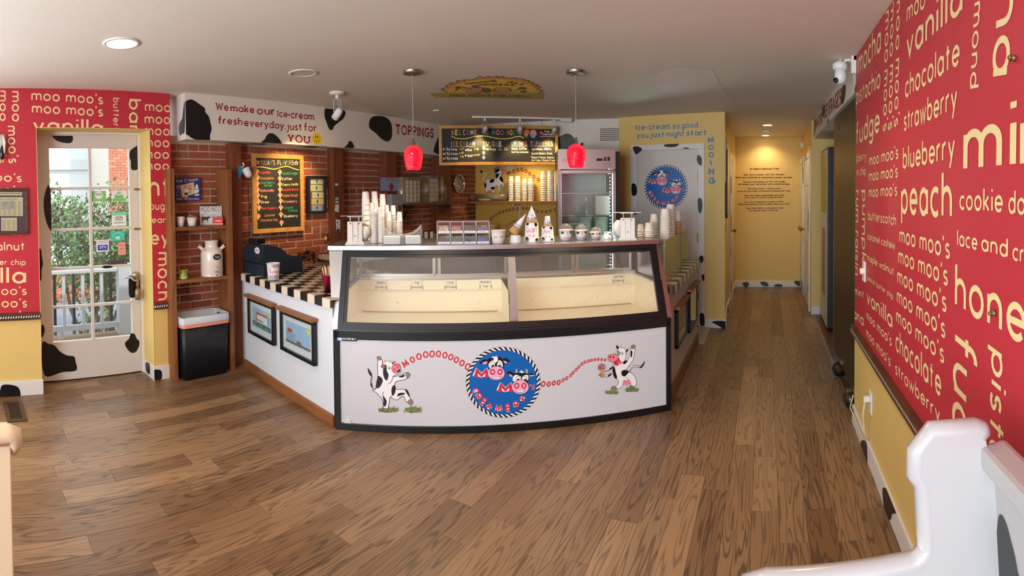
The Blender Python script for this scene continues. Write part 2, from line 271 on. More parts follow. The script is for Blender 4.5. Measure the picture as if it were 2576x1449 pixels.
for ch, w, s in (('A', 1.1, '0,0 .55,1.45 1.1,0|.2,.5 .9,.5'), ('B', .8, '0,0 0,1.45 .4,1.45 @.42,1.1,.33,.35,90,-90 0,.75|.4,.75 @.42,.375,.4,.375,90,-90 0,0'), ('C', 1, '@.6,.725,.6,.725,55,305'), ('D', 1, '0,0 0,1.45 .35,1.45 @.36,.725,.64,.725,90,-90 0,0'), ('E', .7, '.7,1.45 0,1.45 0,0 .7,0|0,.75 .6,.75'), ('F', .7, '.7,1.45 0,1.45 0,0|0,.75 .6,.75'), ('G', 1.1, '@.6,.725,.6,.725,50,350 .6,.62'), ('H', .9, '0,1.45 0,0|.9,1.45 .9,0|0,.75 .9,.75'), ('I', 0, '0,1.45 0,0'), ('J', .6, '.6,1.45 .6,.4 @.3,.35,.3,.35,0,-170'), ('K', .85, '0,1.45 0,0|.8,1.45 .02,.6|.25,.8 .85,0'), ('L', .65, '0,1.45 0,0 .65,0'), ('M', 1.25, '0,0 .12,1.45 .62,.35 1.12,1.45 1.25,0'), ('N', .95, '0,0 0,1.45 .95,0 .95,1.45'), ('O', 1.15, '@.575,.725,.575,.725,0,360'), ('P', .75, '0,0 0,1.45 .4,1.45 @.4,1.07,.35,.38,90,-90 0,.69'), ('Q', 1.15, '@.575,.725,.575,.725,0,360|.7,.4 1.15,-.1'), ('R', .8, '0,0 0,1.45 .4,1.45 @.4,1.07,.36,.38,90,-90 0,.69|.35,.69 .8,0'), ('S', .75, '@.4,1.07,.36,.38,30,270 @.38,.36,.38,.37,90,-150'), ('T', .95, '.475,0 .475,1.45|0,1.45 .95,1.45'), ('U', .9, '0,1.45 0,.45 @.45,.45,.45,.45,180,360 .9,1.45'), ('V', 1, '0,1.45 .5,0 1,1.45'), ('W', 1.45, '0,1.45 .36,0 .72,1.2 1.09,0 1.45,1.45'), ('X', .9, '0,1.45 .9,0|.9,1.45 0,0'), ('Y', .9, '0,1.45 .45,.62 .9,1.45|.45,.62 .45,0'), ('Z', .85, '0,1.45 .85,1.45 0,0 .85,0'),
    ('0', .8, '@.4,.725,.4,.725,0,360'), ('1', .3, '0,1.15 .3,1.45 .3,0'), ('2', .75, '@.37,1.08,.36,.37,170,-35 0,0 .75,0'), ('3', .7, '@.33,1.1,.33,.35,150,-90 @.33,.38,.37,.37,90,-150'), ('4', .8, '.6,0 .6,1.45 0,.4 .8,.4'), ('5', .7, '.65,1.45 .1,1.45 .05,.8 @.32,.45,.38,.45,110,-150'), ('6', .8, '.6,1.45 .05,.6|@.4,.42,.38,.42,0,360'), ('7', .75, '0,1.45 .75,1.45 .25,0'), ('8', .75, '@.37,1.08,.31,.36,0,360|@.37,.38,.37,.37,0,360'), ('9', .8, '@.4,1.02,.38,.42,0,360|.78,.95 .3,0')): _g(ch, w, s)
def _strokes(s, seg):
    out = []
    for st in s.split('|'):
        pts = []; closed = False
        for tk in st.split():
            if tk[0] == '@':
                cx, cy, rx, ry, a0, a1 = [float(x) for x in tk[1:].split(',')]; n = max(3, int(abs(a1 - a0) / 360 * seg)); closed = abs(a1 - a0) == 360
                for i in range(n + 1 - closed): t = radians(a0 + (a1 - a0) * i / n); pts.append((cx + rx * cos(t), cy + ry * sin(t)))
            else: pts.append(tuple(float(x) for x in tk.split(',')))
        q = []
        for p in pts:
            if not q or hypot(p[0] - q[-1][0], p[1] - q[-1][1]) > .02: q.append(p)
        out.append((q, closed))
    return out
def ribbon(pts, w, closed=False, flare=0, taper=0):
    """quads around a centre line; returns a list of 4-point polygons"""
    if flare and sum(hypot(b[0] - a[0], b[1] - a[1]) for a, b in zip(pts, pts[1:])) < w * 1.5: flare = 0
    if flare and not closed:
        q = []
        for a, b in zip(pts, pts[1:]):
            L = hypot(b[0] - a[0], b[1] - a[1]); k = max(1, int(L / (w * .9)))
            q += [(a[0] + (b[0] - a[0]) * i / k, a[1] + (b[1] - a[1]) * i / k) for i in range(k)]
        pts = q + [pts[-1]]
    n = len(pts); left, right = [], []
    cum = [0]
    for a, b in zip(pts, pts[1:]): cum.append(cum[-1] + hypot(b[0] - a[0], b[1] - a[1]))
    for i, p in enumerate(pts):
        a = pts[i - 1] if (i or closed) else None; b = pts[(i + 1) % n] if (i < n - 1 or closed) else None
        def nr(u, v):
            l = hypot(v[0] - u[0], v[1] - u[1]) or 1e-9; return (-(v[1] - u[1]) / l, (v[0] - u[0]) / l)
        if a and b:
            n1, n2 = nr(a, p), nr(p, b); mx, my = n1[0] + n2[0], n1[1] + n2[1]; l = hypot(mx, my)
            if l < .3: mx, my = n1; k = 1
            else: mx, my = mx / l, my / l; k = min(2.2, 1 / max(.3, mx * n1[0] + my * n1[1]))
        else: mx, my = nr(a, p) if a else nr(p, b); k = 1
        ww = w / 2 * k
        if flare and not closed:
            e = min(cum[i], cum[-1] - cum[i]); ww *= 1 + flare * max(0, 1 - e / (w * 1.6)) ** 1.4
        if taper: ww *= 1 - taper * cum[i] / (cum[-1] or 1)
        left.append((p[0] + mx * ww, p[1] + my * ww)); right.append((p[0] - mx * ww, p[1] - my * ww))
    r = range(n if closed else n - 1)
    return [[right[i], right[(i + 1) % n], left[(i + 1) % n], left[i]] for i in r]
def clip_half(poly, ax, lim, keep_less):
    out = []
    for i in range(len(poly)):
        a, b = poly[i], poly[(i + 1) % len(poly)]; ia = (a[ax] <= lim) == keep_less; ib = (b[ax] <= lim) == keep_less
        if ia: out.append(a)
        if ia != ib: t = (lim - a[ax]) / (b[ax] - a[ax]); out.append((a[0] + (b[0] - a[0]) * t, a[1] + (b[1] - a[1]) * t))
    return out
def clipped(polys, rect, hole=None):
    res = []
    for p in polys:
        for ax, lim, less in ((0, rect[0], False), (0, rect[1], True), (1, rect[2], False), (1, rect[3], True)):
            if p: p = clip_half(p, ax, lim, less)
        if not p: continue
        if hole:
            for seq in (((0, hole[0], True),), ((0, hole[1], False),), ((0, hole[0], False), (0, hole[1], True), (1, hole[3], False))):
                q = p
                for h in seq:
                    if q: q = clip_half(q, *h)
                if q and len(q) > 2: res.append(q)
        else: res.append(p)
    return res
def text_polys(s, sw=.2, flare=0, gap=.24, seg=18, closed_scale=1):
    x = 0; out = []; lay = []
    for ch in s:
        if ch == ' ': x += .55 + gap * .5; continue
        w, st = G[ch]
        for k, (pts, cl) in enumerate(_strokes(st, seg)):
            q = [(x + sw / 2 + p[0], sw / 2 + p[1] * (1 - sw)) for p in pts]
            r_ = ribbon(q, sw, cl, flare); out += r_; lay += [k + j * .01 for j in range(len(r_))]
        x += w + sw + gap
    return out, x - gap, lay
def text(mb, S, s, a, b, top, mi=0, sw=.2, flare=0, gap=.24, d=.0015, seg=18, rect=None, hole=None, local=False, arc=None):
    """letters from pixel a to pixel b (baseline); top = pixel of the x-height over a"""
    if not local: a, b, top = S.px(*a), S.px(*b), S.px(*top)
    polys, wd, lay = text_polys(s, sw, flare, gap, seg)
    ux, uy = b[0] - a[0], b[1] - a[1]; L = hypot(ux, uy); ux, uy = ux / L, uy / L; vx, vy = -uy, ux
    h = (top[0] - a[0]) * vx + (top[1] - a[1]) * vy; flip = h < 0
    kx = L / wd; h = abs(h) if not flip else h
    P = [[(a[0] + ux * p[0] * kx + vx * p[1] * h, a[1] + uy * p[0] * kx + vy * p[1] * h) for p in q] for q in polys]
    if arc:   # bend: baseline sags by arc in the middle
        P = [[(x + vx * arc * (1 - (2 * (((x - a[0]) * ux + (y - a[1]) * uy) / L) - 1) ** 2), y + vy * arc * (1 - (2 * (((x - a[0]) * ux + (y - a[1]) * uy) / L) - 1) ** 2)) for x, y in q] for q in P]
    P = [(q, k) for q0, k in zip(P, lay) for q in (clipped([q0], rect, hole) if rect else [q0])]
    for q, k in P: mb.add([S.P(x, y, d + k * min(.0002, h * .02 if h > 0 else .0002)) for x, y in q], [tuple(range(len(q)))[::-1] if flip else tuple(range(len(q)))], mi)
def smooth(pts, k=5, closed=True):
    n = len(pts); out = []
    for i in range(n if closed else n - 1):
        if closed: p0, p1, p2, p3 = pts[i - 1], pts[i], pts[(i + 1) % n], pts[(i + 2) % n]
        else: p0, p1, p2, p3 = pts[max(0, i - 1)], pts[i], pts[i + 1], pts[min(n - 1, i + 2)]
        for j in range(k):
            t = j / k; out.append(tuple(.5 * (2 * p1[c] + (p2[c] - p0[c]) * t + (2 * p0[c] - 5 * p1[c] + 4 * p2[c] - p3[c]) * t * t + (3 * p1[c] - p0[c] - 3 * p2[c] + p3[c]) * t ** 3) for c in (0, 1)))
    if not closed: out.append(pts[-1])
    return out
def blob(mb, S, pts, d=.0015, mi=0, sm=True, rect=None, local=False):
    if not local: pts = [S.px(*p) for p in pts]
    if sm: pts = smooth(pts, 4)
    if rect: 
        for ax, lim, less in ((0, rect[0], False), (0, rect[1], True), (1, rect[2], False), (1, rect[3], True)): pts = clip_half(pts, ax, lim, less)
    if len(pts) > 2: mb.flat(S, pts, d, mi)
def line(mb, S, pts, w, d=.0015, mi=0, closed=False, sm=True, local=False, flare=0, taper=0):
    if not local: pts = [S.px(*p) for p in pts]
    if sm and len(pts) > 2: pts = smooth(pts, 4, closed)
    for q in ribbon(pts, w, closed, flare, taper): mb.add([S.P(x, y, d) for x, y in q], [(0, 1, 2, 3)], mi)
def ell(cx, cy, rx, ry, n=28, rot=0, a0=0, a1=360):
    r = radians(rot); m = n if a1 - a0 == 360 else n + 1
    return [(cx + rx * cos(t) * cos(r) - ry * sin(t) * sin(r), cy + rx * cos(t) * sin(r) + ry * sin(t) * cos(r)) for t in (radians(a0 + (a1 - a0) * i / n) for i in range(m))]
# ------------------------------------------------------------------ planes of the room
CH = 2.39; RAILZ = .645
WL = vert((-3.96, 0), (-3.96, 1)); DR = vert((-4.24, 0), (-4.24, 1)); SF = vert((-3.88, 0), (-3.88, 1)); BK = vert((-4.06, 0), (-4.06, 1)); WR = vert((.575, 0), (.575, -1))
CA, CB = (-2.465, 2.171), (-.659, 3.447); CF = vert(CA, CB); CLW = vert((-3.896, 2.348), (-2.465, 2.171)); CRW = vert((-.69, 0), (-.69, 1))
BX = vert((-1.70, 5.80), (-.46, 5.63)); HB = vert((-1, 8.15), (1, 8.15)); HL = vert((-.50, 0), (-.50, 1)); HR = vert((.55, 0), (.55, -1)); BW = vert((-4.06, 6.35), (-1, 6.35))
SBK = vert((-3.88, 5.5), (-1.67, 5.88)); AL = vert((0, 6.28), (1, 6.28)); CE = horiz(CH, False); FL = horiz(0)
# ------------------------------------------------------------------ floor
floor = struct(MB().box((-4.3, -2.3, -.06), (.62, 8.3, -.004)).build('floor', mat('subfloor_dark', (52, 34, 24), .8)))
vis = [(-4.24, -.1), (-4.24, 1.6), (-3.96, 1.75), (-3.9, 2.45), (-2.46, 2.25), (-.62, 3.5), (-.62, 5.8), (-.56, 8.2), (.58, 8.2), (.58, 1.2), (.2, .9), (-.8, .7), (-1.6, .2), (-2.4, -.4), (-3.6, -.5)]
def inside(x, y):
    c = False
    for i in range(len(vis)):
        (x1, y1), (x2, y2) = vis[i - 1], vis[i]
        if (y1 > y) != (y2 > y) and x < (x2 - x1) * (y - y1) / (y2 - y1) + x1: c = not c
    return c
PW = .127; npl = 0; xi = -4.26; rest = MB()
while xi < .575:
    y = -2.25 + RND.random() * .8
    while y < 8.2:
        L = RND.choice((.32, .45, .6, .75, .9, 1.1, 1.3)) * (1 + RND.random() * .2)
        x0, x1, y0, y1 = xi + .0007, min(xi + PW - .0007, .6), max(y + .0007, -2.25), min(y + L - .0007, 8.2)
        y += L
        if x1 - x0 < .02 or y1 - y0 < .03: continue
        seen = any(inside(x0 + (x1 - x0) * i / 2, y0 + (y1 - y0) * j / 6) for i in range(3) for j in range(7))
        h = RND.random() * .0006
        if seen and npl < 295:
            MB().box((x0, y0, -.012), (x1, y1, h)).build('plank', OAKF, floor); npl += 1
        else: rest.box((x0, y0, -.012), (x1, y1, h))
    xi += PW
o = rest.build('plank_rest', OAKF, floor); o['kind'] = 'stuff'; o.name = 'hidden_planks'
# pale tile strip in front of the store-room door, floor register
MB().box((-.86, 5.02, 0), (-.62, 5.62, .004)).build('tile', mat('pale_floor_tile', (186, 176, 150), .5), floor)
# ------------------------------------------------------------------ ceiling
ceiling = struct(MB().box((-4.3, -2.3, CH), (.9, 8.3, CH + .05)).build('ceiling', CEIL))
mb = MB(); blob(mb, CE, [(1616, 198), (1655, 188), (1664, 176), (1720, 165), (1740, 171), (1792, 174), (1812, 210), (1840, 262), (1790, 280), (1725, 272), (1700, 245), (1668, 225), (1640, 214)], .002, sm=False)
mb.build('plaster_patch', mat('plaster_patch', (232, 220, 212), .85, var=.05), ceiling)
# sun painting on the ceiling
cz = crop(1060, 160, 5.152); art = MB()
sunp = []
import math as _m
outer = cz((340, 370), (255, 320), (330, 300), (320, 275), (400, 262), (350, 245), (470, 240), (460, 212), (560, 222), (545, 200), (640, 205), (690, 190), (750, 160), (800, 180), (860, 158), (900, 175), (975, 158), (1000, 178), (1040, 158), (1080, 180), (1150, 175), (1215, 175), (1220, 190), (1330, 190), (1330, 210), (1400, 215), (1390, 235), (1460, 235), (1430, 255), (1525, 275), (1480, 285), (1560, 305), (1500, 320), (1575, 350), (1520, 375))
blob(art, CE, outer, .002, 0, False)
blob(art, CE, cz((345, 372), (380, 315), (480, 262), (620, 225), (800, 205), (1000, 200), (1180, 215), (1330, 245), (1430, 285), (1475, 330), (1480, 372)), .003, 1)
blob(art, CE, cz((105, 382), (400, 372), (800, 378), (1200, 376), (1590, 378), (1570, 455), (1300, 455), (900, 440), (400, 432), (180, 437)), .004, 2, False)
line(art, CE, outer, .008, .005, 3, sm=False)
for s_, a_, b_, t_ in (('NOONE', (590, 262), (1000, 222), (585, 245)), ('ALL', (1080, 236), (1320, 270), (1080, 214)), ('UDDERS', (740, 272), (1200, 280), (740, 254)), ("MOO MOO'S CREAMERY", (360, 418), (1400, 428), (360, 402))):
    text(art, CE, s_, cz(a_)[0], cz(b_)[0], cz(t_)[0], 3, sw=.3, d=.006)
for e_ in ((470, 305, 35, 18), (700, 285, 50, 16), (1310, 312, 55, 16), (1325, 352, 45, 12), (850, 340, 60, 30)): blob(art, CE, cz(*ell(*e_, n=14)), .006, 4)
blob(art, CE, cz(*ell(1040, 345, 110, 34)), .006, 5); blob(art, CE, cz((500, 300), (620, 305), (740, 300), (830, 300), (760, 370), (640, 385), (560, 350)), .006, 5)
line(art, CE, cz((430, 350), (520, 295), (620, 310), (760, 300), (800, 330), (720, 380), (640, 382)), .012, .007, 3); line(art, CE, cz((930, 355), (960, 310), (1030, 302), (1140, 312), (1170, 350), (1280, 318)), .01, .007, 3); line(art, CE, cz((980, 350), (1040, 362), (1110, 350)), .008, .007, 3)
art.build('painted_sun', [mat('art_orange', (232, 168, 96), .7), mat('art_yellow', (246, 212, 96), .7), mat('art_olive', (196, 172, 84), .7), mat('art_brown', (120, 74, 36), .7), mat('art_grey', (110, 108, 92), .7), mat('art_pink', (216, 160, 120), .7)], ceiling)
# ------------------------------------------------------------------ left wall with the glazed door
DY0, DY1, DZ = .585, 1.53, 2.085
wl = MB()
def wallslab(y0, y1, z0, z1, mi): wl.box((-4.26, y0, z0), (-3.96, y1, z1), mi)
wallslab(-1.9, -.5, 2.1, CH, 0); wallslab(-1.9, -.5, 0, RAILZ, 1)
for y0, y1 in ((-2.3, -1.9), (-.5, DY0), (DY1, 1.715)):
    wallslab(y0, y1, RAILZ, CH, 0); wallslab(y0, y1, 0, RAILZ, 1)
wallslab(DY0, DY1, DZ, CH, 0)
wl.box((-4.26, DY1 - .004, 0), (-3.957, DY1, DZ), 1); wl.box((-4.26, DY0, DZ - .004), (-3.957, DY1, DZ), 1); wl.box((-4.26, DY0, 0), (-3.957, DY0 + .004, DZ), 1)
wall_left = struct(wl.build('wall_left', [RED, YEL]))
c1 = crop(0, 200, 2.898); c2 = crop(0, 600, 2.898); c8 = crop(0, 200, 3.45)
RL = (-2.2, 1.715, RAILZ, CH - .01); HOLE = (DY0, DY1, 0, DZ); mb = MB()
def tl(c, s, a, b, t, **k): text(mb, WL, s, c(a)[0], c(b)[0], c(t)[0], rect=RL, hole=HOLE, **k)
for c, s, a, b, t in (
    (c8, 'moo', (-2, 95), (-5, 360), (52, 95)), (c8, 'moo', (100, 100), (103, 365), (163, 100)), (c8, "moo's", (62, 402), (74, 728), (128, 402)), (c8, "oo's", (-2, 470), (-20, 728), (50, 470)),
    (c1, "moo moo's", (228, 152), (750, 183), (228, 97)), (c1, "moo moo's", (232, 245), (750, 272), (232, 190)), (c1, 'vanilla', (240, 385), (750, 405), (240, 305)),
    (c1, 'butterscotch', (824, 132), (824, 570), (858, 132)), (c1, 'banana', (938, 140), (945, 690), (1003, 140)),
    (c1, 'moo m', (1057, 232), (1350, 246), (1057, 178)), (c1, 'moo m', (1055, 322), (1346, 330), (1055, 268)), (c1, 'moo m', (1050, 407), (1343, 414), (1050, 354)), (c1, 'moo m', (1045, 492), (1340, 498), (1045, 440)), (c1, 'moo m', (1043, 577), (1338, 582), (1043, 525)), (c1, 'moo m', (1043, 660), (1338, 664), (1043, 610)),
    (c1, 'nt', (1085, 858), (1237, 858), (1085, 745)), (c1, 'ough', (1088, 952), (1237, 953), (1088, 908)), (c1, 'eam', (1106, 1048), (1235, 1047), (1106, 1012)), (c1, 'ey', (1098, 1207), (1230, 1202), (1098, 1130)),
    (c2, 'mocha', (1147, 100), (1147, 540), (1218, 100)),
    (c1, "moo's", (-130, 738), (158, 750), (-130, 692)), (c1, "moo's", (-130, 825), (155, 838), (-130, 780)), (c1, 'cashew', (-60, 1134), (170, 1134), (-60, 1090)), (c1, 'walnut', (-95, 1250), (180, 1247), (-95, 1203)),
    (c2, 'er chip', (-4, 193), (186, 195), (-4, 162)), (c2, 'illa', (-40, 332), (190, 328), (-40, 245)), (c2, "moo's", (-75, 412), (194, 412), (-75, 366)), (c2, "moo's", (-72, 503), (197, 502), (-72, 455)), (c2, "moo's", (-72, 592), (197, 590), (-72, 545))):
    tl(c, s, a, b, t)
mb.build('lettering', CREAM, wall_left)
# ------------------------------------------------------------------ right wall
wr = MB(); wr.box((.575, -2.3, RAILZ), (.70, 3.285, CH), 0); wr.box((.575, -2.3, 0), (.70, 3.285, RAILZ), 1); wr.box((.575, 3.283, 0), (.60, 3.287, CH), 1)
wall_right = struct(wr.build('wall_right', [RED, YEL])); mb = MB()
r1 = crop(2140, 0, 3.6216); r2 = crop(2140, 400, 2.899); r3 = crop(2140, 900, 2.64); r5 = crop(1980, 100, 3.6225); ID = lambda *p: list(p)
RR = (-3.285, 1.5, RAILZ, CH - .01)
for c, s, a, b, t in (
    (r1, 'mocha', (70, 690), (277, 468), (70, 535)), (r1, 'pistachio', (50, 962), (272, 800), (50, 850)), (r1, 'fudge', (52, 1325), (266, 1203), (52, 1185)),
    (r1, 'moo', (318, 120), (308, 583), (352, 100)), (r1, "moo's", (308, 648), (297, 1200), (340, 625)), (r1, 'moo', (368, 20), (357, 530), (398, 0)), (r1, "moo's", (358, 600), (344, 1188), (392, 580)), (r1, 'moo', (424, -60), (411, 468), (457, -80)), (r1, "moo's", (412, 545), (397, 1160), (448, 520)),
    (r1, 'moo', (512, 208), (682, 72), (512, 78)), (r1, 'vanilla', (512, 548), (1022, 110), (512, 352)), (r1, 'chocolate', (498, 900), (995, 590), (498, 752)), (r1, 'strawberry', (488, 1198), (972, 1000), (488, 1062)),
    (ID, 'blueberry', (2272, 426), (2403, 402), (2272, 387)), (r1, 'mond', (1128, 35), (1088, 812), (1188, 5)), (r1, 'na', (1335, -70), (1287, 704), (1500, -180)), (ID, 'mi', (2424, 434), (2557, 424), (2424, 331)), (ID, 'nt', (2567, 424), (2690, 412), (2567, 300)),
    (r2, 'peach', (370, 402), (742, 440), (370, 218)), (r2, 'cookie', (797, 372), (1113, 393), (797, 264)), (r2, 'dough', (1154, 400), (1500, 432), (1154, 278)), (r2, 'lace', (780, 633), (928, 668), (780, 550)), (r2, 'and', (956, 670), (1150, 722), (956, 580)), (r2, 'cream', (1184, 738), (1500, 825), (1184, 640)),
    (r2, "moo moo's", (358, 610), (726, 733), (358, 524)), (r2, "moo moo's", (350, 760), (711, 930), (350, 675)), (r2, "moo moo's", (343, 905), (701, 1124), (343, 820)), (r2, "moo moo's", (340, 1048), (693, 1315), (340, 965)), (r2, "moo moo's", (335, 1190), (684, 1500), (335, 1110)),
    (ID, 'chocolate', (2254, 882), (2369, 1002), (2254, 843)), (ID, 'strawberry', (2253, 940), (2366, 1066), (2253, 917)),
    (r2, 'rum raisin', (39, 225), (33, 838), (60, 225)), (r2, 'pumpkin', (86, 225), (82, 880), (109, 225)), (r5, 'pberry', (633, 1118), (722, 1098), (633, 1062)), (r5, 'e chip', (638, 1238), (720, 1230), (638, 1188)),
    (r5, "moo moo's", (750, 1150), (1016, 1085), (750, 1078)), (r5, "moo moo's", (748, 1292), (1012, 1255), (748, 1222)), (r5, "moo moo's", (746, 1437), (1006, 1424), (746, 1368)),
    (r2, 'butterscotch', (129, 445), (334, 488), (129, 398)), (r2, 'caramel cashew', (127, 588), (326, 664), (127, 552)), (r2, 'maple walnut', (121, 738), (317, 852), (121, 703)), (r2, 'peanut butter chip', (122, 880), (312, 1026), (122, 853)), (r2, 'vanilla', (119, 1050), (306, 1240), (119, 975)), (r2, "moo moo's", (117, 1165), (301, 1370), (117, 1118)), (r2, "moo moo's", (115, 1290), (292, 1520), (115, 1242)), (r2, 'rmint', (20, 978), (98, 1022), (20, 938)), (r2, 'ana', (25, 1162), (97, 1222), (25, 1105)),
    (r2, 'hone', (763, 1075), (1280, 1370), (763, 852)), (ID, 'fudge', (2401, 822), (2391, 1275), (2441, 800)), (ID, 'pistachio', (2496, 872), (2480, 1400), (2526, 850))):
    text(mb, WR, s, c(a)[0], c(b)[0], c(t)[0], rect=RR, sw=.19)
mb.build('lettering', CREAM, wall_right)
# ------------------------------------------------------------------ rails, baseboards
ROPE_W = mat('rope_trim_white', (230, 226, 216), .5)
def rail(name, S, a0, a1, n):
    """profiled wooden chair rail with a black and white rope bead set in it"""
    prof = [(0, 0), (.022, .004), (.03, .012), (.018, .018), (.018, .04), (.032, .046), (.03, .056), (0, .06)]
    mb = MB(); vs = []
    for a in (a0, a1): vs += [S.P(a, RAILZ - .06 + z, d) for d, z in prof]
    k = len(prof); mb.add(vs, [(i, (i + 1) % k, k + (i + 1) % k, k + i) for i in range(k)] + [tuple(range(k)), tuple(range(k, 2 * k))[::-1]])
    t = struct(mb.build(name, OAKD)); w = MB(); b = MB(); L = (a1 - a0) / n
    for i in range(n):
        q0 = a0 + i * L
        for j, m in ((0, w), (1, b)):
            s = q0 + j * L / 2; z = RAILZ - .06 + .02; h = .018; m.prism(S, [(s, z), (s + L / 2, z), (s + L / 2 + L * .35, z + h), (s + L * .35, z + h)], .016, .024)
    w.build('rope_bead', ROPE_W, t, kind='stuff', label='white twists of the rope bead'); b.build('rope_bead', BLK, t, kind='stuff', label='black twists of the rope bead'); return t
OAKD = woodmat('dark_stained_rail', (92, 54, 34), (50, 28, 18), 12, (.1, .1, 1), 4, .4, .1)
rail('trim_1', WL, -2.2, DY0, 140); rail('trim_2', WL, DY1, 1.715, 9); rail('trim_3', WR, -3.30, 2.2, 260)
def board(name, S, a0, a1, spots, h=.115, d=.016, sp2=()):
    t = struct(MB().sbox(S, a0, a1, 0, h, 0, d, 0, .004).build(name, WHT)); mb = MB()
    for pts in spots: blob(mb, S, pts, d + .0015, rect=(a0, a1, .001, h - .001))
    for pts in sp2: blob(mb, S, pts, d + .0015, rect=(a0, a1, .001, h - .001), local=True)
    if mb.v: mb.each('cow_spot', BLK, t)
    return t
board('baseboard_left_1', WL, -2.2, DY0 + .012, [c2((5, 1160), (2, 1090), (20, 1062), (70, 1060), (125, 1075), (145, 1110), (135, 1150)), c2((318, 1035), (330, 1035), (345, 1120), (318, 1120))])
board('baseboard_left_2', WL, DY1 - .012, 1.715, [c2((1112, 960), (1140, 950), (1170, 960), (1176, 1000), (1165, 1025), (1130, 1030), (1108, 1010))])
jb = Surf((-3.96, DY1, 0), (1, 0, 0), (0, 0, 1), (0, -1, 0))
t = struct(MB().sbox(jb, -.26, .012, 0, .115, 0, .014, 0, .003).build('trim_4', WHT)); mb = MB(); blob(mb, jb.off(.015), c2((1062, 905), (1090, 915), (1090, 990), (1065, 960)), .001); mb.each('cow_spot', BLK, t)
board('baseboard_right', WR, -3.285, 2.2, [r3((85, 560), (105, 545), (125, 570), (130, 640), (128, 715), (108, 660), (85, 620)), r3((235, 865), (262, 870), (292, 920), (328, 1010), (322, 1030), (300, 1035), (290, 1070), (262, 1060), (240, 960)), r3((18, 330), (35, 345), (38, 380), (25, 360))])
# jamb, threshold and the door itself
mb = MB(); mb.sbox(DR, DY1 - .03, DY1, 0, DZ, 0, .05, 0, .004); mb.sbox(DR, DY0 + .02, DY1 - .03, DZ - .02, DZ, 0, .05); mb.sbox(DR, DY0 - .01, DY0 + .02, 0, DZ, 0, .05)
struct(mb.build('trim_5', WHT)); struct(MB().box((-4.30, DY0, -.003), (-4.2, DY1, .022)).build('trim_6', BLKP))
D = DR.off(.03); ax = [D.px(122, 370)[0], D.px(322, 378)[0]]; gy0, gy1 = ax[0], ax[1]
gz = [(.5 * (D.px(125, y)[1] + D.px(322, y2)[1])) for y, y2 in ((369, 377), (471, 476), (575, 576), (672, 671), (770, 763), (859, 845))]
dy0, dy1 = DY0 + .022, DY1 - .032
mb = MB(); T0, T1 = -.02, .02
mb.sbox(D, dy0, gy0, .012, 2.066, T0, T1, 0, .003); mb.sbox(D, gy1, dy1, .012, 2.066, T0, T1, 0, .003); mb.sbox(D, gy0 - .001, gy1 + .001, gz[0], 2.066, T0, T1); mb.sbox(D, gy0 - .001, gy1 + .001, .012, gz[5], T0, T1)
door_1 = struct(mb.build('door_1', DOORP)); gm = (gy0 + gy1) / 2
for i in range(1, 5): MB().sbox(D, gy0, gy1, gz[i] - .011, gz[i] + .011, -.014, .018, 0, .003).build('muntin', DOORP, door_1)
MB().sbox(D, gm - .012, gm + .012, gz[5], gz[0], -.014, .019, 0, .003).build('muntin', DOORP, door_1)
for i in range(5):
    for a, b in ((gy0, gm), (gm, gy1)): MB().sbox(D, a, b, gz[i + 1], gz[i], -.003, .001).build('pane', GLASS, door_1)
for sp in ([(374, 384), (430, 382), (480, 388), (515, 402), (528, 430), (515, 462), (470, 465), (410, 448), (380, 420)], [(1027, 460), (985, 490), (945, 520), (938, 565), (948, 600), (950, 650), (970, 663), (1000, 652), (1008, 610), (1018, 570), (1027, 560)], [(348, 770), (330, 810), (316, 880), (318, 960), (335, 1040), (355, 1083), (372, 1080), (366, 820), (358, 790)]):
    mb = MB(); blob(mb, D, c1(*sp), T1 + .002, rect=(dy0, dy1, .012, 2.05)); mb.each('cow_spot', BLK, door_1)
for sp in ([(283, 78), (298, 85), (302, 130), (310, 180), (300, 230), (300, 290), (288, 302), (283, 200)], [(300, 628), (318, 635), (322, 670), (312, 705), (300, 712)], [(304, 760), (350, 762), (395, 775), (430, 815), (480, 845), (535, 855), (546, 890), (552, 955), (450, 968), (320, 990)], [(948, 690), (975, 692), (990, 725), (1010, 745), (1005, 785), (985, 820), (955, 828), (925, 805), (905, 760), (935, 725)], [(935, 285), (975, 310), (1024, 300), (1024, 430), (985, 425), (940, 424), (932, 350)], [(738, 208), (760, 196), (800, 197), (818, 206), (800, 213), (760, 216)]):
    mb = MB(); blob(mb, D, c2(*sp), T1 + .002, rect=(dy0, dy1, .012, 2.05)); mb.each('cow_spot', BLK, door_1)
for py, py2 in ((801, 0), (1088, 0)):
    q = D.px(*c1((995, py))[0]); q2 = D.px(*c1((1040, py))[0]); m = MB().sbox(D, q[0] - .03, dy1 + .012, q[1] - .008, q[1] + .008, T1, T1 + .012, 0, .003); m.ball(D.P(q[0], q[1], T1 + .016), .008); m.build('latch', BRASS, door_1)
for zz in (.28, 1.05, 1.75): MB().sbox(D, dy0 - .018, dy0 + .004, zz, zz + .1, T1 - .004, T1 + .006).build('hinge', NICK, door_1)
kx, kz = D.px(*c2((985, 268))[0]); R90 = lambda p: Matrix.Translation(p) @ Matrix.Rotation(radians(90), 4, 'Y')
kn = MB(); kn.lathe([(.034, 0), (.036, .004), (.034, .01), (.026, .014), (.01, .018), (.01, .05)], 24, 0, R90(D.P(kx, kz, T1))); kn.tube([D.P(kx, kz, T1 + .05), D.P(kx - .03, kz, T1 + .052), D.P(kx - .07, kz + .008, T1 + .05), D.P(kx - .11, kz - .012, T1 + .04)], [.009, .009, .008, .006]); kn.build('door_handle', NICK, door_1)
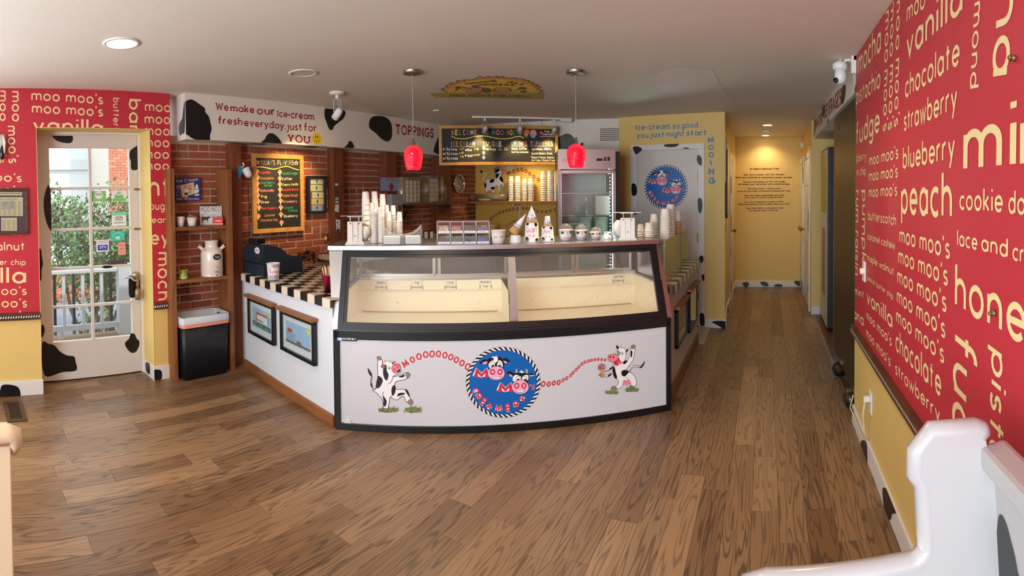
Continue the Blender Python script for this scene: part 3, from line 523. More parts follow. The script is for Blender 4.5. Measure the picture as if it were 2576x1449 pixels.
# stickers inside the glass (mirrored on the back of the panes)
def sticker(c, x0, y0, x1, y1, col, deco):
    a0, b0 = D.px(*c((x0, y1))[0]); a1, b1 = D.px(*c((x1, y0))[0]); mb = MB().sbox(D, a0, a1, b0, b1, .0012, .0022, 0); mats = [mat('sticker_%d_%d_%d' % col, col, .5)]
    w, h = a1 - a0, b1 - b0
    for kind, cc, *p in deco:
        mats.append(mat('sticker_%d_%d_%d' % cc, cc, .5)); k = len(mats) - 1
        if kind == 'b': blob(mb, D, [(a0 + w * p[0], b0 + h * p[1]), (a0 + w * p[2], b0 + h * p[1]), (a0 + w * p[2], b0 + h * p[3]), (a0 + w * p[0], b0 + h * p[3])], .003 + k * .0003, k, False, local=True)
        if kind == 'e': blob(mb, D, ell(a0 + w * p[0], b0 + h * p[1], w * p[2], h * p[3]), .003 + k * .0003, k, False, local=True)
        if kind == 'r': line(mb, D, ell(a0 + w * p[0], b0 + h * p[1], w * p[2], h * p[3], a0=p[4] if len(p) > 4 else 0, a1=p[5] if len(p) > 5 else 360), .003, .003 + k * .0003, k, len(p) < 5, False, True)
        if kind == 't': text(mb, D, p[0], (a0 + w * p[3], b0 + h * p[2]), (a0 + w * p[1], b0 + h * p[2]), (a0 + w * p[3], b0 + h * (p[2] + p[4])), k, sw=.22, d=.003 + k * .0003, local=True, seg=8)
    mb.build('sticker', mats, door_1)
Wt = (235, 240, 235)
sticker(c1, 668, 812, 772, 890, (140, 205, 120), [('e', Wt, .5, .6, .28, .38), ('t', (90, 120, 80), 'CREAMERY', .26, .56, .74, .1), ('t', (90, 120, 80), 'FAVORITE', .28, .66, .72, .1)])
sticker(c1, 815, 812, 918, 892, Wt, [('b', (120, 200, 110), .04, .05, .96, .32), ('b', (120, 200, 110), .2, .34, .8, .62), ('r', (120, 200, 110), .5, .62, .22, .3, 0, 180), ('t', (90, 120, 80), '2020', .38, .72, .6, .1)])
sticker(c1, 816, 965, 918, 1068, Wt, [('b', (130, 215, 190), 0, .76, 1, 1), ('r', (30, 30, 30), .37, .5, .11, .12), ('r', (30, 30, 30), .63, .5, .11, .12), ('e', (30, 30, 30), .37, .5, .03, .03), ('e', (30, 30, 30), .63, .5, .03, .03), ('r', (30, 30, 30), .5, .5, .26, .18, 20, 160), ('t', (60, 150, 110), 'tripadvisor', .1, .18, .9, .09)])
sticker(c1, 806, 1102, 908, 1178, (60, 205, 180), [('r', Wt, .5, .4, .36, .42, 0, 180), ('e', Wt, .42, .34, .08, .1), ('e', Wt, .58, .34, .08, .1), ('t', Wt, '2021', .36, .08, .64, .12)])
sticker(c1, 703, 1166, 792, 1258, (232, 232, 238), [('b', (70, 75, 190), .1, .12, .9, .58), ('t', (240, 240, 250), 'PTR', .25, .25, .75, .16), ('t', (90, 90, 110), 'RESTAURANT', .1, .85, .9, .05), ('t', (90, 90, 110), 'A BUCKS PTA', .1, .72, .9, .05), ('t', (240, 240, 250), 'proud', .4, .48, .62, .05)])
sticker(c2, 790, 150, 928, 192, (84, 84, 78), [('b', (50, 56, 66), .75, .12, .95, .88), ('t', (30, 30, 30), 'Find us on', .1, .62, .65, .14), ('t', (28, 28, 28), 'Facebook', .08, .2, .65, .2), ('t', Wt, 'f', .82, .25, .9, .3)])
sticker(c2, 862, 24, 915, 122, (226, 160, 148), [('t', (200, 130, 120), 'WELCOME', .1, .7, .9, .06), ('t', (200, 130, 120), 'HOURS', .2, .45, .8, .06)])
# ------------------------------------------------------------------ left soffit and its lettering
sf = MB(); sf.box((-4.30, 1.82, 2.0), (-3.88, 6.4, CH), 0); soffit = struct(sf.build('ceiling_soffit_left', SOFW)); cs = crop(400, 220, 5.152)
mb = MB(); R = (1.822, 5.6, 2.0, CH)
for pts in (((340, 210), (370, 170), (415, 155), (470, 178), (520, 215), (590, 268), (600, 320), (640, 370), (660, 430), (680, 540), (660, 620), (650, 687), (520, 687), (430, 660), (385, 625), (338, 562)), ((2150, 275), (2170, 272), (2290, 285), (2400, 300), (2415, 340), (2390, 400), (2330, 450), (2270, 500), (2250, 545), (2215, 550), (2195, 520), (2165, 440), (2145, 380), (2143, 320)), ((1440, 592), (1500, 610), (1560, 670), (1585, 737), (1450, 730), (1320, 720), (1370, 670), (1395, 620)), ((2470, 693), (2510, 720), (2525, 782), (2450, 782), (2400, 780), (2440, 740))):
    blob(mb, SF, cs(*pts), .0015, rect=R)
blob(mb, SF, [(928, 315), (932, 298), (945, 292), (965, 293), (980, 303), (986, 320), (985, 345), (976, 356), (960, 350), (945, 335), (932, 325)], .0015, rect=R)
blob(mb, SF, [(1093, 384), (1092, 372), (1100, 350), (1106, 340), (1120, 345), (1120, 388)], .0015, rect=R)
mb.each('cow_spot', BLK, soffit)
EF = Surf((-3.88, 1.82, 0), (1, 0, 0), (0, 0, 1), (0, -1, 0)); mb = MB(); blob(mb, EF, cs((334, 195), (318, 255), (300, 400), (268, 460), (255, 520), (262, 590), (275, 625), (300, 600), (334, 560)), .0015, rect=(-.3, 0, 2, CH)); mb.each('cow_spot', BLK, soffit)
US = horiz(2.0, False); mb = MB()
for pts in (((1030, 745), (1100, 730), (1330, 722), (1390, 735), (1250, 765), (1050, 772)), ((1730, 795), (1880, 765), (2050, 762), (2000, 790), (1900, 800))): blob(mb, US, cs(*pts), .0015, rect=(-4.06, -3.882, 1.9, 6))
mb.each('cow_spot', BLK, soffit)
mb = MB(); q = dict(sw=.2, flare=1.2, gap=.26, rect=R)
text(mb, SF, 'We', cs((735, 292))[0], cs((900, 305))[0], cs((735, 218))[0], **q); text(mb, SF, 'make', cs((925, 310))[0], cs((1235, 335))[0], cs((925, 243))[0], **q); text(mb, SF, 'our', cs((1270, 350))[0], cs((1500, 360))[0], cs((1270, 275))[0], **q)
text(mb, SF, 'Ice', cs((1535, 380))[0], cs((1665, 388))[0], cs((1535, 318))[0], **q); text(mb, SF, '-', cs((1668, 385))[0], cs((1700, 388))[0], cs((1668, 325))[0], **q); text(mb, SF, 'cream', cs((1708, 398))[0], cs((2008, 424))[0], cs((1708, 328))[0], **q)
text(mb, SF, 'fresh', cs((765, 470))[0], cs((1080, 490))[0], cs((765, 402))[0], **q); text(mb, SF, 'everyday,', cs((1100, 500))[0], cs((1640, 545))[0], cs((1100, 430))[0], **q); text(mb, SF, 'just', cs((1655, 550))[0], cs((1850, 562))[0], cs((1655, 482))[0], **q); text(mb, SF, 'for', cs((1880, 565))[0], cs((2040, 576))[0], cs((1880, 492))[0], **q)
text(mb, SF, 'YOU', cs((1668, 708))[0], cs((1955, 730))[0], cs((1668, 630))[0], sw=.22, flare=1.3, rect=R)
text(mb, SF, 'TOPPINGS', (995, 338), (1091, 347), (995, 319), sw=.22, flare=1.2, rect=R)
mb.build('lettering', DKRED, soffit)
mb = MB(); e = SF.px(*cs((2043, 665))[0]); k = .075
blob(mb, SF, ell(e[0], e[1], .062, .055), .0015, 0, False, local=True)
for dx in (-.015, .012): blob(mb, SF, ell(e[0] + dx, e[1] + .016, .005, .013, 12), .002, 1, False, local=True)
line(mb, SF, ell(e[0], e[1], .036, .03, a0=200, a1=340), .004, .002, 1, local=True, sm=False)
mb.build('smiley_face', [mat('smiley_yellow', (240, 200, 30), .5), BLK], soffit)
# ------------------------------------------------------------------ brick wall behind the counter
wb = struct(MB().box((-4.20, 1.715, 0), (-4.064, 6.45, 2.05)).build('wall_brick', MORT))
BH, BL2, JT = .066, .212, .011; bn = 0; cache = {}; restb = MB(); cells = []
row = 0; z = .01
while z < 1.99:
    y = 1.715 - (BL2 / 2 if row % 2 else 0); k = 0
    while y < 6.35:
        L = BL2 if row % 6 != 5 else BL2 / 2; y0, y1 = max(y, 1.72), min(y + L - JT, 6.35)
        if y1 - y0 > .03: cells.append((y0, y1, z, z + BH - JT))
        y += L
    z += BH; row += 1
def hidden(y0, y1, z0):
    return (z0 < .75 and y1 > 2.2) or (2.64 < y0 and y1 < 3.2 and 1.15 < z0 < 1.85) or z0 < .05 or y1 > 5.9 and z0 < 1.0
for (y0, y1, z0, z1) in cells:
    h = RND.uniform(-.004, .004); j = [RND.uniform(-.002, .002) for _ in range(4)]
    if bn < 298 and not hidden(y0, y1, z0) and (y1 - y0) > .06 and not (z0 > 1.72 and y0 > 4.6):
        key = round(y1 - y0, 2)
        me = cache.get(key)
        if me is None:
            o = MB().box((-.012, -(y1 - y0) / 2, -(z1 - z0) / 2), (.006, (y1 - y0) / 2, (z1 - z0) / 2), 0, None, .004).build('brick', BRK); cache[key] = o.data; attach(o, wb)
        else:
            o = bpy.data.objects.new('brick', me); COL.objects.link(o); attach(o, wb)
        o.location = (-4.06 - .004 + h, (y0 + y1) / 2, (z0 + z1) / 2); o.rotation_euler = (j[0] * 6, 0, j[1] * 6); bn += 1
    else: restb.box((-4.075, y0, z0), (-4.058 + h, y1, z1))
o = restb.build('brick', BRK, wb); o.name = 'outlying_bricks'; o['kind'] = 'stuff'
# ------------------------------------------------------------------ back wall, back soffit, store-room wall, hallway
wbk = struct(MB().box((-4.2, 6.35, 0), (-1.5, 6.5, 2.2)).build('wall_back', YEL2))
m = MB().prism(Surf((0, 0, 0), (1, 0, 0), (0, 1, 0), (0, 0, 1)), [(-3.885, 5.5), (-1.66, 5.88), (-1.66, 6.5), (-3.885, 6.5)], 2.0, CH); sbk = struct(m.build('ceiling_soffit_back', SOFW))
mb = MB(); blob(mb, SBK, [(1380, 380), (1390, 350), (1404, 345), (1425, 336), (1440, 342), (1450, 360), (1452, 382), (1420, 386)], .0015); mb.each('cow_spot', BLK, sbk)
def wallbox(name, pts, z0, z1, m): return struct(MB().prism(Surf((0, 0, 0), (1, 0, 0), (0, 1, 0), (0, 0, 1)), pts, z0, z1).build(name, m))
wst = wallbox('wall_store_room', [(-1.72, 5.803), (-.46, 5.63), (-.50, 5.64), (-.50, 5.7), (-.62, 6.0), (-1.72, 6.6)][:2] + [(-.50, 6.2), (-.62, 6.3), (-1.72, 6.6)], 0, CH, YEL)
whl = struct(MB().box((-.62, 6.15, 0), (-.50, 8.2, CH)).build('wall_hall_left', YEL))
wend = struct(MB().box((-.6, 8.15, 0), (.75, 8.25, CH)).build('wall_hall_end', YEL))
whr = struct(MB().box((.55, 6.28, 0), (1.75, 8.2, CH)).build('wall_hall_right', YEL))
struct(MB().box((1.55, 3.1, 0), (1.65, 6.3, CH)).build('wall_alcove', YEL)); struct(MB().box((.70, 3.1, 0), (1.6, 3.2, CH)).build('wall_alcove_side', YEL))
struct(MB().box((.55, 3.1, -.06), (1.65, 6.4, 0)).build('floor_alcove', OAKD)); struct(MB().box((.7, 3.1, CH), (1.7, 8.3, CH + .05)).build('ceiling_alcove', CEIL))
m = MB().box((.578, 3.288, 2.165), (.70, 6.32, CH)); m.box((.70, 3.288, 2.165), (1.54, 6.275, 2.19)); sfr = struct(m.build('ceiling_soffit_right', SOFW)); WS = vert((.578, 0), (.578, -1)); mb = MB()
RS = (-6.32, -3.29, 2.166, CH - .002)
for pts in (((240, 715), (258, 735), (262, 800), (250, 870), (235, 902), (232, 820)), ((318, 570), (330, 555), (342, 600), (345, 660), (330, 710), (318, 680)), ((500, 440), (530, 410), (535, 470), (520, 560), (500, 592), (492, 540)), ((375, 710), (384, 770), (362, 780)), ((595, 160), (608, 150), (606, 185), (585, 190)), ((640, 360), (650, 355), (650, 470), (615, 515), (622, 430))): blob(mb, WS, r5(*pts), .0015, rect=RS)
mb.each('cow_spot', BLK, sfr); mb = MB()
text(mb, WS, 'WATER', r5((260, 812))[0], r5((322, 762))[0], r5((262, 742))[0], sw=.26, flare=.6, rect=RS); text(mb, WS, 'BEVERAGES', r5((342, 722))[0], r5((492, 598))[0], r5((342, 628))[0], sw=.26, flare=.6, rect=RS); mb.build('lettering', DKRED, sfr)
# front wall behind the camera with two display windows
fw = MB()
for a, b, z0, z1 in ((-4.3, -3.65, 0, CH), (-2.05, -1.65, 0, CH), (.15, .7, 0, CH), (-3.65, -2.05, 0, .6), (-3.65, -2.05, 2.1, CH), (-1.65, .15, 0, .6), (-1.65, .15, 2.1, CH)): fw.box((a, -2.3, z0), (b, -2.2, z1))
struct(fw.build('wall_front', YEL))
for n_, (a, b) in enumerate(((-3.65, -2.05), (-1.65, .15))):
    m = MB()
    for x in (a, (a + b) / 2, b): m.box((x - .03, -2.28, .6), (x + .03, -2.21, 2.1))
    for z in (.6, 2.1): m.box((a, -2.28, z - .03), (b, -2.21, z + .03))
    w = struct(m.build('window_%d' % (n_ + 1), WHT)); MB().box((a, -2.262, .6), (b, -2.258, 2.1)).build('pane', GLASS, w)
m = MB()
for y in (-1.9, -1.2, -.5): m.box((-4.1, y - .03, RAILZ), (-4.0, y + .03, 2.1))
for z in (RAILZ, 2.1): m.box((-4.1, -1.9, z - .03), (-4.0, -.5, z + .03))
w = struct(m.build('window_3', WHT)); MB().box((-4.062, -1.9, RAILZ), (-4.058, -.5, 2.1)).build('pane', GLASS, w)  # unseen left-wall window, added to go with the side light
def hboard(name, S, a0, a1, sp): return board(name, S, a0, a1, sp, h=.1)
ch_ = crop(1780, 260, 2.8975)
hboard('baseboard_hall_end', HB, .38, 1.55, [ch_((255, 1310), (280, 1300), (302, 1308), (300, 1325), (285, 1336), (262, 1330)), ch_((386, 1300), (420, 1298), (442, 1312), (440, 1332), (410, 1330), (390, 1318)), ch_((483, 1325), (510, 1315), (545, 1322), (540, 1334), (490, 1334)), ch_((630, 1298), (650, 1288), (672, 1292), (672, 1330), (650, 1325))])
t = board('baseboard_hall_left', HL, 6.2, 8.14, [], h=.1, sp2=[[(y, .0), (y + .18, .0), (y + .15, .06), (y + .05, .1)] for y in (6.3, 6.75, 7.2, 7.6)])
cbx = crop(1560, 480, 3.45); BXE = vert((-.46, 5.63), (-.50, 6.2)); 
board('baseboard_store_room', BX, BX.px(1774, 820)[0], BX.px(1825, 820)[0] + .004, [cbx((800, 1133), (915, 1130), (920, 1195), (905, 1200), (860, 1170))], h=.1)
board('baseboard_hall_corner', BXE, 0.012, .57, [], h=.1, sp2=[[(.0, 0), (.12, 0), (.14, .1), (.0, .1)], [(.3, 0), (.42, 0), (.4, .1), (.33, .1)]])
hboard('baseboard_alcove', AL, .55, .66, [])
mb = MB()
for s_, a_, b_, t_ in (('An Udderly Delicious Treat', (330, 248), (1000, 240), (330, 215)), ("Now, here's a place, that can't be beat,", (188, 376), (1130, 368), (188, 348)), ("When you're looking for somewhere, to beat the heat.", (0, 440), (1305, 436), (0, 412)), ("This ice-cream palace, on the river's edge,", (165, 540), (1140, 530), (165, 514)), ('Will delight your taste buds, with a solemn pledge,', (65, 592), (1245, 586), (65, 566)), ('That every flavor, I tell you no lie,', (268, 694), (1040, 686), (268, 668)), ("A better ice-cream, a millionaire's money can't buy.", (52, 752), (1262, 738), (52, 726)), ('Their ice-cream is homemade, every day,', (195, 850), (1125, 838), (195, 824)), ('With a lot of TLC and "curds and whey"', (215, 896), (1095, 886), (215, 870)), ("So, if you're looking for a place to meet", (212, 1000), (1100, 982), (212, 974)), ("Where you'll always find, an Udderly Delicious treat", (60, 1050), (1235, 1036), (60, 1024)), ("Then, MOO-MOO's, is the place to go,", (235, 1142), (1100, 1128), (235, 1116)), ("For anyone, who's in the know ...", (312, 1192), (1025, 1182), (312, 1166))):
    cp = crop(1850, 400, 9.056); text(mb, HB, s_, cp(a_)[0], cp(b_)[0], cp(t_)[0], sw=.42, gap=.2, flare=.3, seg=10)
mb.build('painted_poem', mat('poem_brown_red', (96, 30, 14), .6), wend)
# panelled hall doors
def hall_door(name, S, pa, pb, ztop, kn_right, spots):
    a0, a1 = S.px(pa, 600)[0], S.px(pb, 600)[0]; a0, a1 = min(a0, a1), max(a0, a1)
    cs_ = MB()
    for p, q in ((a0, a0 + .07), (a1 - .07, a1)): cs_.sbox(S, p, q, 0, ztop, 0, .022, 0, .004)
    cs_.sbox(S, a0 + .07, a1 - .07, ztop - .07, ztop, 0, .022, 0, .004); d = struct(cs_.build(name, WHT))
    lf = MB().sbox(S, a0 + .072, a1 - .072, .01, ztop - .075, 0, .012)
    o = lf.build('door_leaf', DOORP, d)
    w = (a1 - a0 - .144)
    for i in (0, 1):
        for z0, z1 in ((.12, .75), (.85, 1.5), (1.6, ztop - .18)): MB().sbox(S, a0 + .072 + w * (.12 + .45 * i), a0 + .072 + w * (.43 + .45 * i), z0, z1, .012, .018, 0, .004).build('door_panel', DOORP, o)
    k = MB(); ka = a1 - .13 if kn_right else a0 + .13; M = S.n.to_track_quat('Z', 'Y').to_matrix().to_4x4(); M.translation = S.P(ka, .98, .012)
    k.lathe([(.03, 0), (.03, .006), (.011, .01), (.011, .03), (.026, .038), (.03, .052), (.022, .064), (1e-5, .068)], 18, 0, M); k.build('door_knob', BRASS, d)
    mb = MB()
    for (a, z, r, h) in spots: blob(mb, S, ell(a0 + (a1 - a0) * a, z, r, h, 9), .0235, rect=(a0, a1, 0, ztop), local=True)
    if mb.v: mb.each('cow_spot', BLK, d)
    return d
hall_door('door_3', HR, 2008, 2022, 2.03, True, [(.03, 1.85, .05, .12), (.03, 1.1, .05, .15), (.97, 1.9, .04, .12), (.03, .6, .04, .06), (.9, .1, .08, .1)])
hall_door('door_4', HR, 2023, 2038.5, 2.03, False, [(.03, 1.75, .05, .13), (.97, 1.15, .06, .14), (.5, 2.0, .12, .04), (.97, .3, .05, .05), (.03, .1, .06, .12)])
hall_door('door_5', HL, 1834.5, 1839.5, 2.03, True, [(.05, 1.6, .12, .12), (.05, 1.1, .12, .12), (.05, .7, .1, .08), (.05, .25, .1, .08)])
# store-room door with the round crest
def BXb(x0, y0, x1, y1): a = BX.px(x0, y1); b = BX.px(x1, y0); return a[0], b[0], a[1], b[1]
a0 = BX.px(1588, 500)[0]; a1 = BX.px(1773, 500)[0]; b0 = BX.px(1603, 500)[0]; b1 = BX.px(1757, 600)[0]
cs_ = MB()
for p, q in ((a0, b0), (b1, a1)): cs_.sbox(BX, p, q, 0, 1.99, 0, .02, 0, .004)
cs_.sbox(BX, a0, a1, 1.99, 2.055, 0, .021, 0, .004); door_2 = struct(cs_.build('door_2', WHT)); leaf = MB().sbox(BX, b0 + .003, b1 - .003, .02, 1.988, -.002, .012, 0, .002).build('door_leaf', DOORP, door_2)
MB().sbox(BX, b0, b1, .001, .02, 0, .01).build('door_gap', BLK, door_2)
for py in (678, 780, 990):
    z = {678: 1.62, 780: .95, 990: .3}[py]; MB().sbox(BX, b1 - .012, b1 + .006, z, z + .1, .012, .024).build('hinge', BRASS, door_2)
mb = MB(); cb2 = crop(1380, 260, 3.8125)
for pts in (((815, 425), (850, 413), (890, 425), (903, 445), (885, 465), (850, 490), (830, 470)), ((1113, 402), (1150, 390), (1220, 388), (1258, 390), (1230, 415), (1170, 422), (1120, 415)), ((1290, 435), (1320, 424), (1355, 432), (1350, 438)), ((1430, 510), (1445, 497), (1470, 520), (1476, 560), (1472, 595), (1450, 590), (1430, 555)), ((803, 790), (815, 768), (840, 775), (853, 820), (850, 870), (830, 888), (805, 870)), ((1436, 920), (1455, 907), (1475, 925), (1480, 990), (1465, 1052), (1445, 1040), (1436, 980)), ((815, 1035), (840, 1035), (845, 1065), (818, 1062))): blob(mb, BX, cb2(*pts), .0225, rect=(a0, a1, 0, 2.054))
for pts in (((690, 585), (700, 562), (722, 565), (728, 600), (715, 622), (695, 610)), ((712, 740), (722, 722), (733, 725), (733, 780), (720, 775)), ((695, 1080), (705, 1057), (728, 1062), (736, 1100), (734, 1160), (715, 1172), (698, 1150))): blob(mb, BX, cbx(*pts), .0225, rect=(a0, a1, 0, 2.054))
mb.each('cow_spot', BLK, door_2)
mb = MB(); q = dict(sw=.22, flare=1.1, gap=.24)
text(mb, BX, 'Ice-cream', cb2((835, 258))[0], cb2((1168, 246))[0], cb2((835, 218))[0], **q); text(mb, BX, 'so', cb2((1190, 246))[0], cb2((1262, 243))[0], cb2((1190, 207))[0], **q); text(mb, BX, 'good...', cb2((1275, 240))[0], cb2((1475, 232))[0], cb2((1275, 200))[0], **q)
text(mb, BX, '...you', cb2((805, 335))[0], cb2((955, 333))[0], cb2((805, 296))[0], **q); text(mb, BX, 'just', cb2((975, 328))[0], cb2((1110, 324))[0], cb2((975, 290))[0], **q); text(mb, BX, 'might', cb2((1130, 322))[0], cb2((1300, 318))[0], cb2((1130, 282))[0], **q); text(mb, BX, 'start', cb2((1322, 312))[0], cb2((1515, 308))[0], cb2((1322, 272))[0], **q)
for ch, x, y0, y1, w in (('M', 1528, 378, 320, 60), ('O', 1536, 450, 392, 50), ('O', 1536, 522, 462, 52), ('I', 1556, 598, 535, 12), ('N', 1536, 688, 615, 54), ('G', 1534, 775, 705, 66)): text(mb, BX, ch, cb2((x, y1 + (y0 - y1) * 1.0))[0], cb2((x + w, y0 - 3))[0], cb2((x, y0 - (y0 - y1) / 1.45))[0], sw=.3, flare=.9)
mb.build('lettering', BLUEL, wst)
# hall wall vent, switch plate
v = MB().sbox(BXE, .06, .42, 1.62, 2.18, 0, .012, 0, .003); o = v.build('wall_vent', WHT); tag(o, 'tall slotted return vent high on the narrow hall side of the yellow wall', 'vent')
for i in range(22): MB().sbox(BXE, .1, .38, 1.66 + i * .022, 1.66 + i * .022 + .012, .008, .016).build('slat', mat('vent_dark', (84, 70, 54), .6), o)
o = MB().sbox(BXE, .38, .46, 1.02, 1.14, 0, .008, 0, .002).build('light_switch', PLW); tag(o, 'white switch plate on the hall side of the yellow wall', 'switch'); MB().sbox(BXE, .41, .43, 1.06, 1.1, .008, .016).build('toggle', PLW, o)
for i, (y, z, w, h) in enumerate(((.12, 1.25, .16, .42), (.30, 1.42, .12, .3), (.40, 1.2, .16, .36), (.43, 1.72, .14, .3))):
    S_ = BXE.off(.001); o = tag(MB().sbox(S_, y, y + w, z, z + h, 0, .025, 0, .004).build('picture_frame', BLKP), ('long dark picture frame nearest the corner on the hall side wall', 'small dark picture frame second from the corner on the hall side wall', 'dark picture frame lowest and farthest along the hall side wall', 'dark picture frame hung highest, beside the hall vent')[i], 'picture frame', group='frames on the hall side wall')
    MB().sbox(S_, y + .02, y + w - .02, z + .02, z + h - .02, .02, .0255).build('picture', mat('aged_photo', (176, 158, 112), .5, var=.3, vs=30), o)
# ------------------------------------------------------------------ display case
caselen = hypot(CB[0] - CA[0], CB[1] - CA[1]); OV = CF
def cpt(s, d, z): return CF.P(s, z, -d)          # s along the front, d deep behind it
root = thing('display_freezer', 'long ice cream display freezer with slanted glass and white cow-painted front panel', 'display case', (CA[0], CA[1], 0))
DP = .70
m = MB().sbox(CF, .0, caselen, .0, .045, -.0, .012, 0, .003); m.sbox(CF, 0, .036, .04, .64, -.02, .014, 0, .003); m.sbox(CF, caselen - .036, caselen, .04, .64, -.02, .014, 0, .003); m.sbox(CF, 0, caselen, .585, .645, -.03, .014, 0, .004); m.build('front_frame', BLKM, root)
fp = MB().sbox(CF, .034, caselen - .034, .04, .588, -.01, .004).build('front_panel', PANEL, root)
m = MB(); 
for s0, s1 in ((-.002, .02), (caselen - .02, caselen + .002)): m.sbox(CF, s0, s1, .0, .64, -DP, -.002, 0)
m.sbox(CF, 0, caselen, 0, .4, -DP, -DP + .02); m.build('lower_body', BLKM, root)
# sloping end panels in steel, top slab, glass frame
FT, FZ0, FZ1 = .19, .645, 1.135
def endpanel(s0b, s0t, s1, nm):
    m = MB(); Z0, Z1 = .64, 1.135
    lo = [cpt(s0b, 0, Z0), cpt(s1, 0, Z0), cpt(s1, DP, Z0), cpt(s0b, DP, Z0)]; hi = [cpt(s0t, FT + .01, Z1), cpt(s1, FT + .01, Z1), cpt(s1, DP, Z1), cpt(s0t, DP, Z1)]
    m.add(lo + hi, [(0, 3, 2, 1), (4, 5, 6, 7), (0, 1, 5, 4), (1, 2, 6, 5), (2, 3, 7, 6), (3, 0, 4, 7)]); return m.build('end_panel', STEEL, root)
endpanel(-.012, -.075, .02, 0); endpanel(caselen + .012, caselen + .018, caselen - .02, 1)
TZ = 1.165
MB().sbox(CF, -.08, caselen + .03, 1.133, TZ, -.78, -FT + .012, 0, .004).build('top_slab', STEEL, root)
FS = Surf(cpt(0, .0, FZ0), CF.u, (cpt(0, FT, FZ1) - cpt(0, 0, FZ0)), (1, 0, 0)); FS.n = FS.u.cross(FS.v).normalized(); FH = (cpt(0, FT, FZ1) - cpt(0, 0, FZ0)).length
x0, x1 = .026, caselen - .03
m = MB()
def mitred(x0, x1, z0, z1, w, d0, d1):
    for a, b, c, d in (((x0, z0), (x1, z0), (x1 - w, z0 + w), (x0 + w, z0 + w)), ((x0, z1), (x1, z1), (x1 - w, z1 - w), (x0 + w, z1 - w)), ((x0, z0), (x0, z1), (x0 + w, z1 - w), (x0 + w, z0 + w)), ((x1, z0), (x1, z1), (x1 - w, z1 - w), (x1 - w, z0 + w))):
        m.prism(FS, [a, b, c, d], d0, d1)
mitred(x0, x1, -.005, FH, .052, -.012, .012); mitred(x0 + .014, x1 - .014, .009, FH - .014, .02, .012, .018); m.build('glass_frame', BLKM, root)
MB().sbox(FS, x0 + .04, x1 - .04, .03, FH - .04, -.005, .001).build('front_glass', CASEG, root)
m = MB()
for s in (x0 + .055, x1 - .055):
    for z in (.022, FH - .022): MB().ball(FS.P(s, z, .014), .006).build('screw', BLKP, root)
# cream tub: front, floor, back, sides, rims
TB, ZF, ZR = .60, .628, .87
m = MB(); e = .05
def q4(p, q, r, s_): m.add([cpt(*p), cpt(*q), cpt(*r), cpt(*s_)], [(0, 1, 2, 3)])
L0, L1 = .05, caselen - .05
for a, b in ((L0, 1.12), (1.17, L1)):
    q4((a, TB, ZR), (b, TB, ZR), (b, TB - .012, .80), (a, TB - .012, .80)); q4((a, TB - .012, .80), (b, TB - .012, .80), (b, TB - .03, .785), (a, TB - .03, .785)); q4((a, TB - .03, .785), (b, TB - .03, .785), (b, TB - .03, ZF), (a, TB - .03, ZF))
    q4((a, .03, ZF), (b, .03, ZF), (b, TB - .03, ZF), (a, TB - .03, ZF)); q4((a, .03, .64), (b, .03, .64), (b, .03, ZF), (a, .03, ZF))
    q4((a, .03, ZF), (a, TB, ZF), (a, TB, ZR), (a, .11, ZR)); q4((b, .03, ZF), (b, TB, ZF), (b, TB, ZR), (b, .11, ZR))
tub = m.build('cream_liner', LINER, root)
for s in (.35, .95, 1.35, 1.85): 
    for z in (.71,): M = CF.n.to_track_quat('Z', 'Y').to_matrix().to_4x4(); M.translation = cpt(s, TB - .03, z); MB().lathe([(.013, 0), (.011, .006), (1e-5, .008)], 14, 0, M).build('drain_button', LINER, tub)
for a, b in ((L0 + .04, 1.08), (1.2, L1 - .04)):
    MB().sbox(CF, a, b, .64, .782, -(TB - .026), -(TB - .032)).build('liner_panel', LINER, tub); MB().sbox(CF, a - .01, b + .01, .628, .64, -(TB - .028), -(TB - .0305)).build('liner_groove', mat('groove_tan', (170, 156, 124), .6), tub)
m = MB(); m.sbox(CF, L0 - .02, L1 + .02, ZR - .004, ZR + .02, -TB - .08, -TB + .004, 0, .003)
for s in (L0, L1): m.add([cpt(s - .014, .10, ZR), cpt(s + .014, .10, ZR), cpt(s + .014, TB, ZR), cpt(s - .014, TB, ZR), cpt(s - .014, .10, ZR + .006), cpt(s + .014, .10, ZR + .006), cpt(s + .014, TB, ZR + .006), cpt(s - .014, TB, ZR + .006)], [(0, 3, 2, 1), (4, 5, 6, 7), (0, 1, 5, 4), (1, 2, 6, 5), (2, 3, 7, 6), (3, 0, 4, 7)])
m.build('steel_rim', STEEL, root)
# middle post
m = MB(); s0, s1 = 1.123, 1.165
for k in (0, 1):
    pass
m.add([cpt(s0, .035, .63), cpt(s1 + .012, .035, .63), cpt(s1 + .01, .06, .80), cpt(s0, .06, .80), cpt(s0, .075, .63), cpt(s1 + .012, .075, .63), cpt(s1 + .01, .12, .80), cpt(s0, .12, .80)], [(0, 1, 2, 3), (4, 5, 6, 7), (0, 4, 7, 3), (1, 5, 6, 2), (3, 2, 6, 7)])
m.add([cpt(s0 + .003, .06, .80), cpt(s1 + .01, .06, .80), cpt(s1 + .01, .19, 1.13), cpt(s0 + .003, .19, 1.13), cpt(s0 + .003, .12, .80), cpt(s1 + .01, .12, .80), cpt(s1 + .01, .24, 1.13), cpt(s0 + .003, .24, 1.13)], [(0, 1, 2, 3), (4, 5, 6, 7), (0, 4, 7, 3), (1, 5, 6, 2)])
m.build('centre_post', STEEL, root)
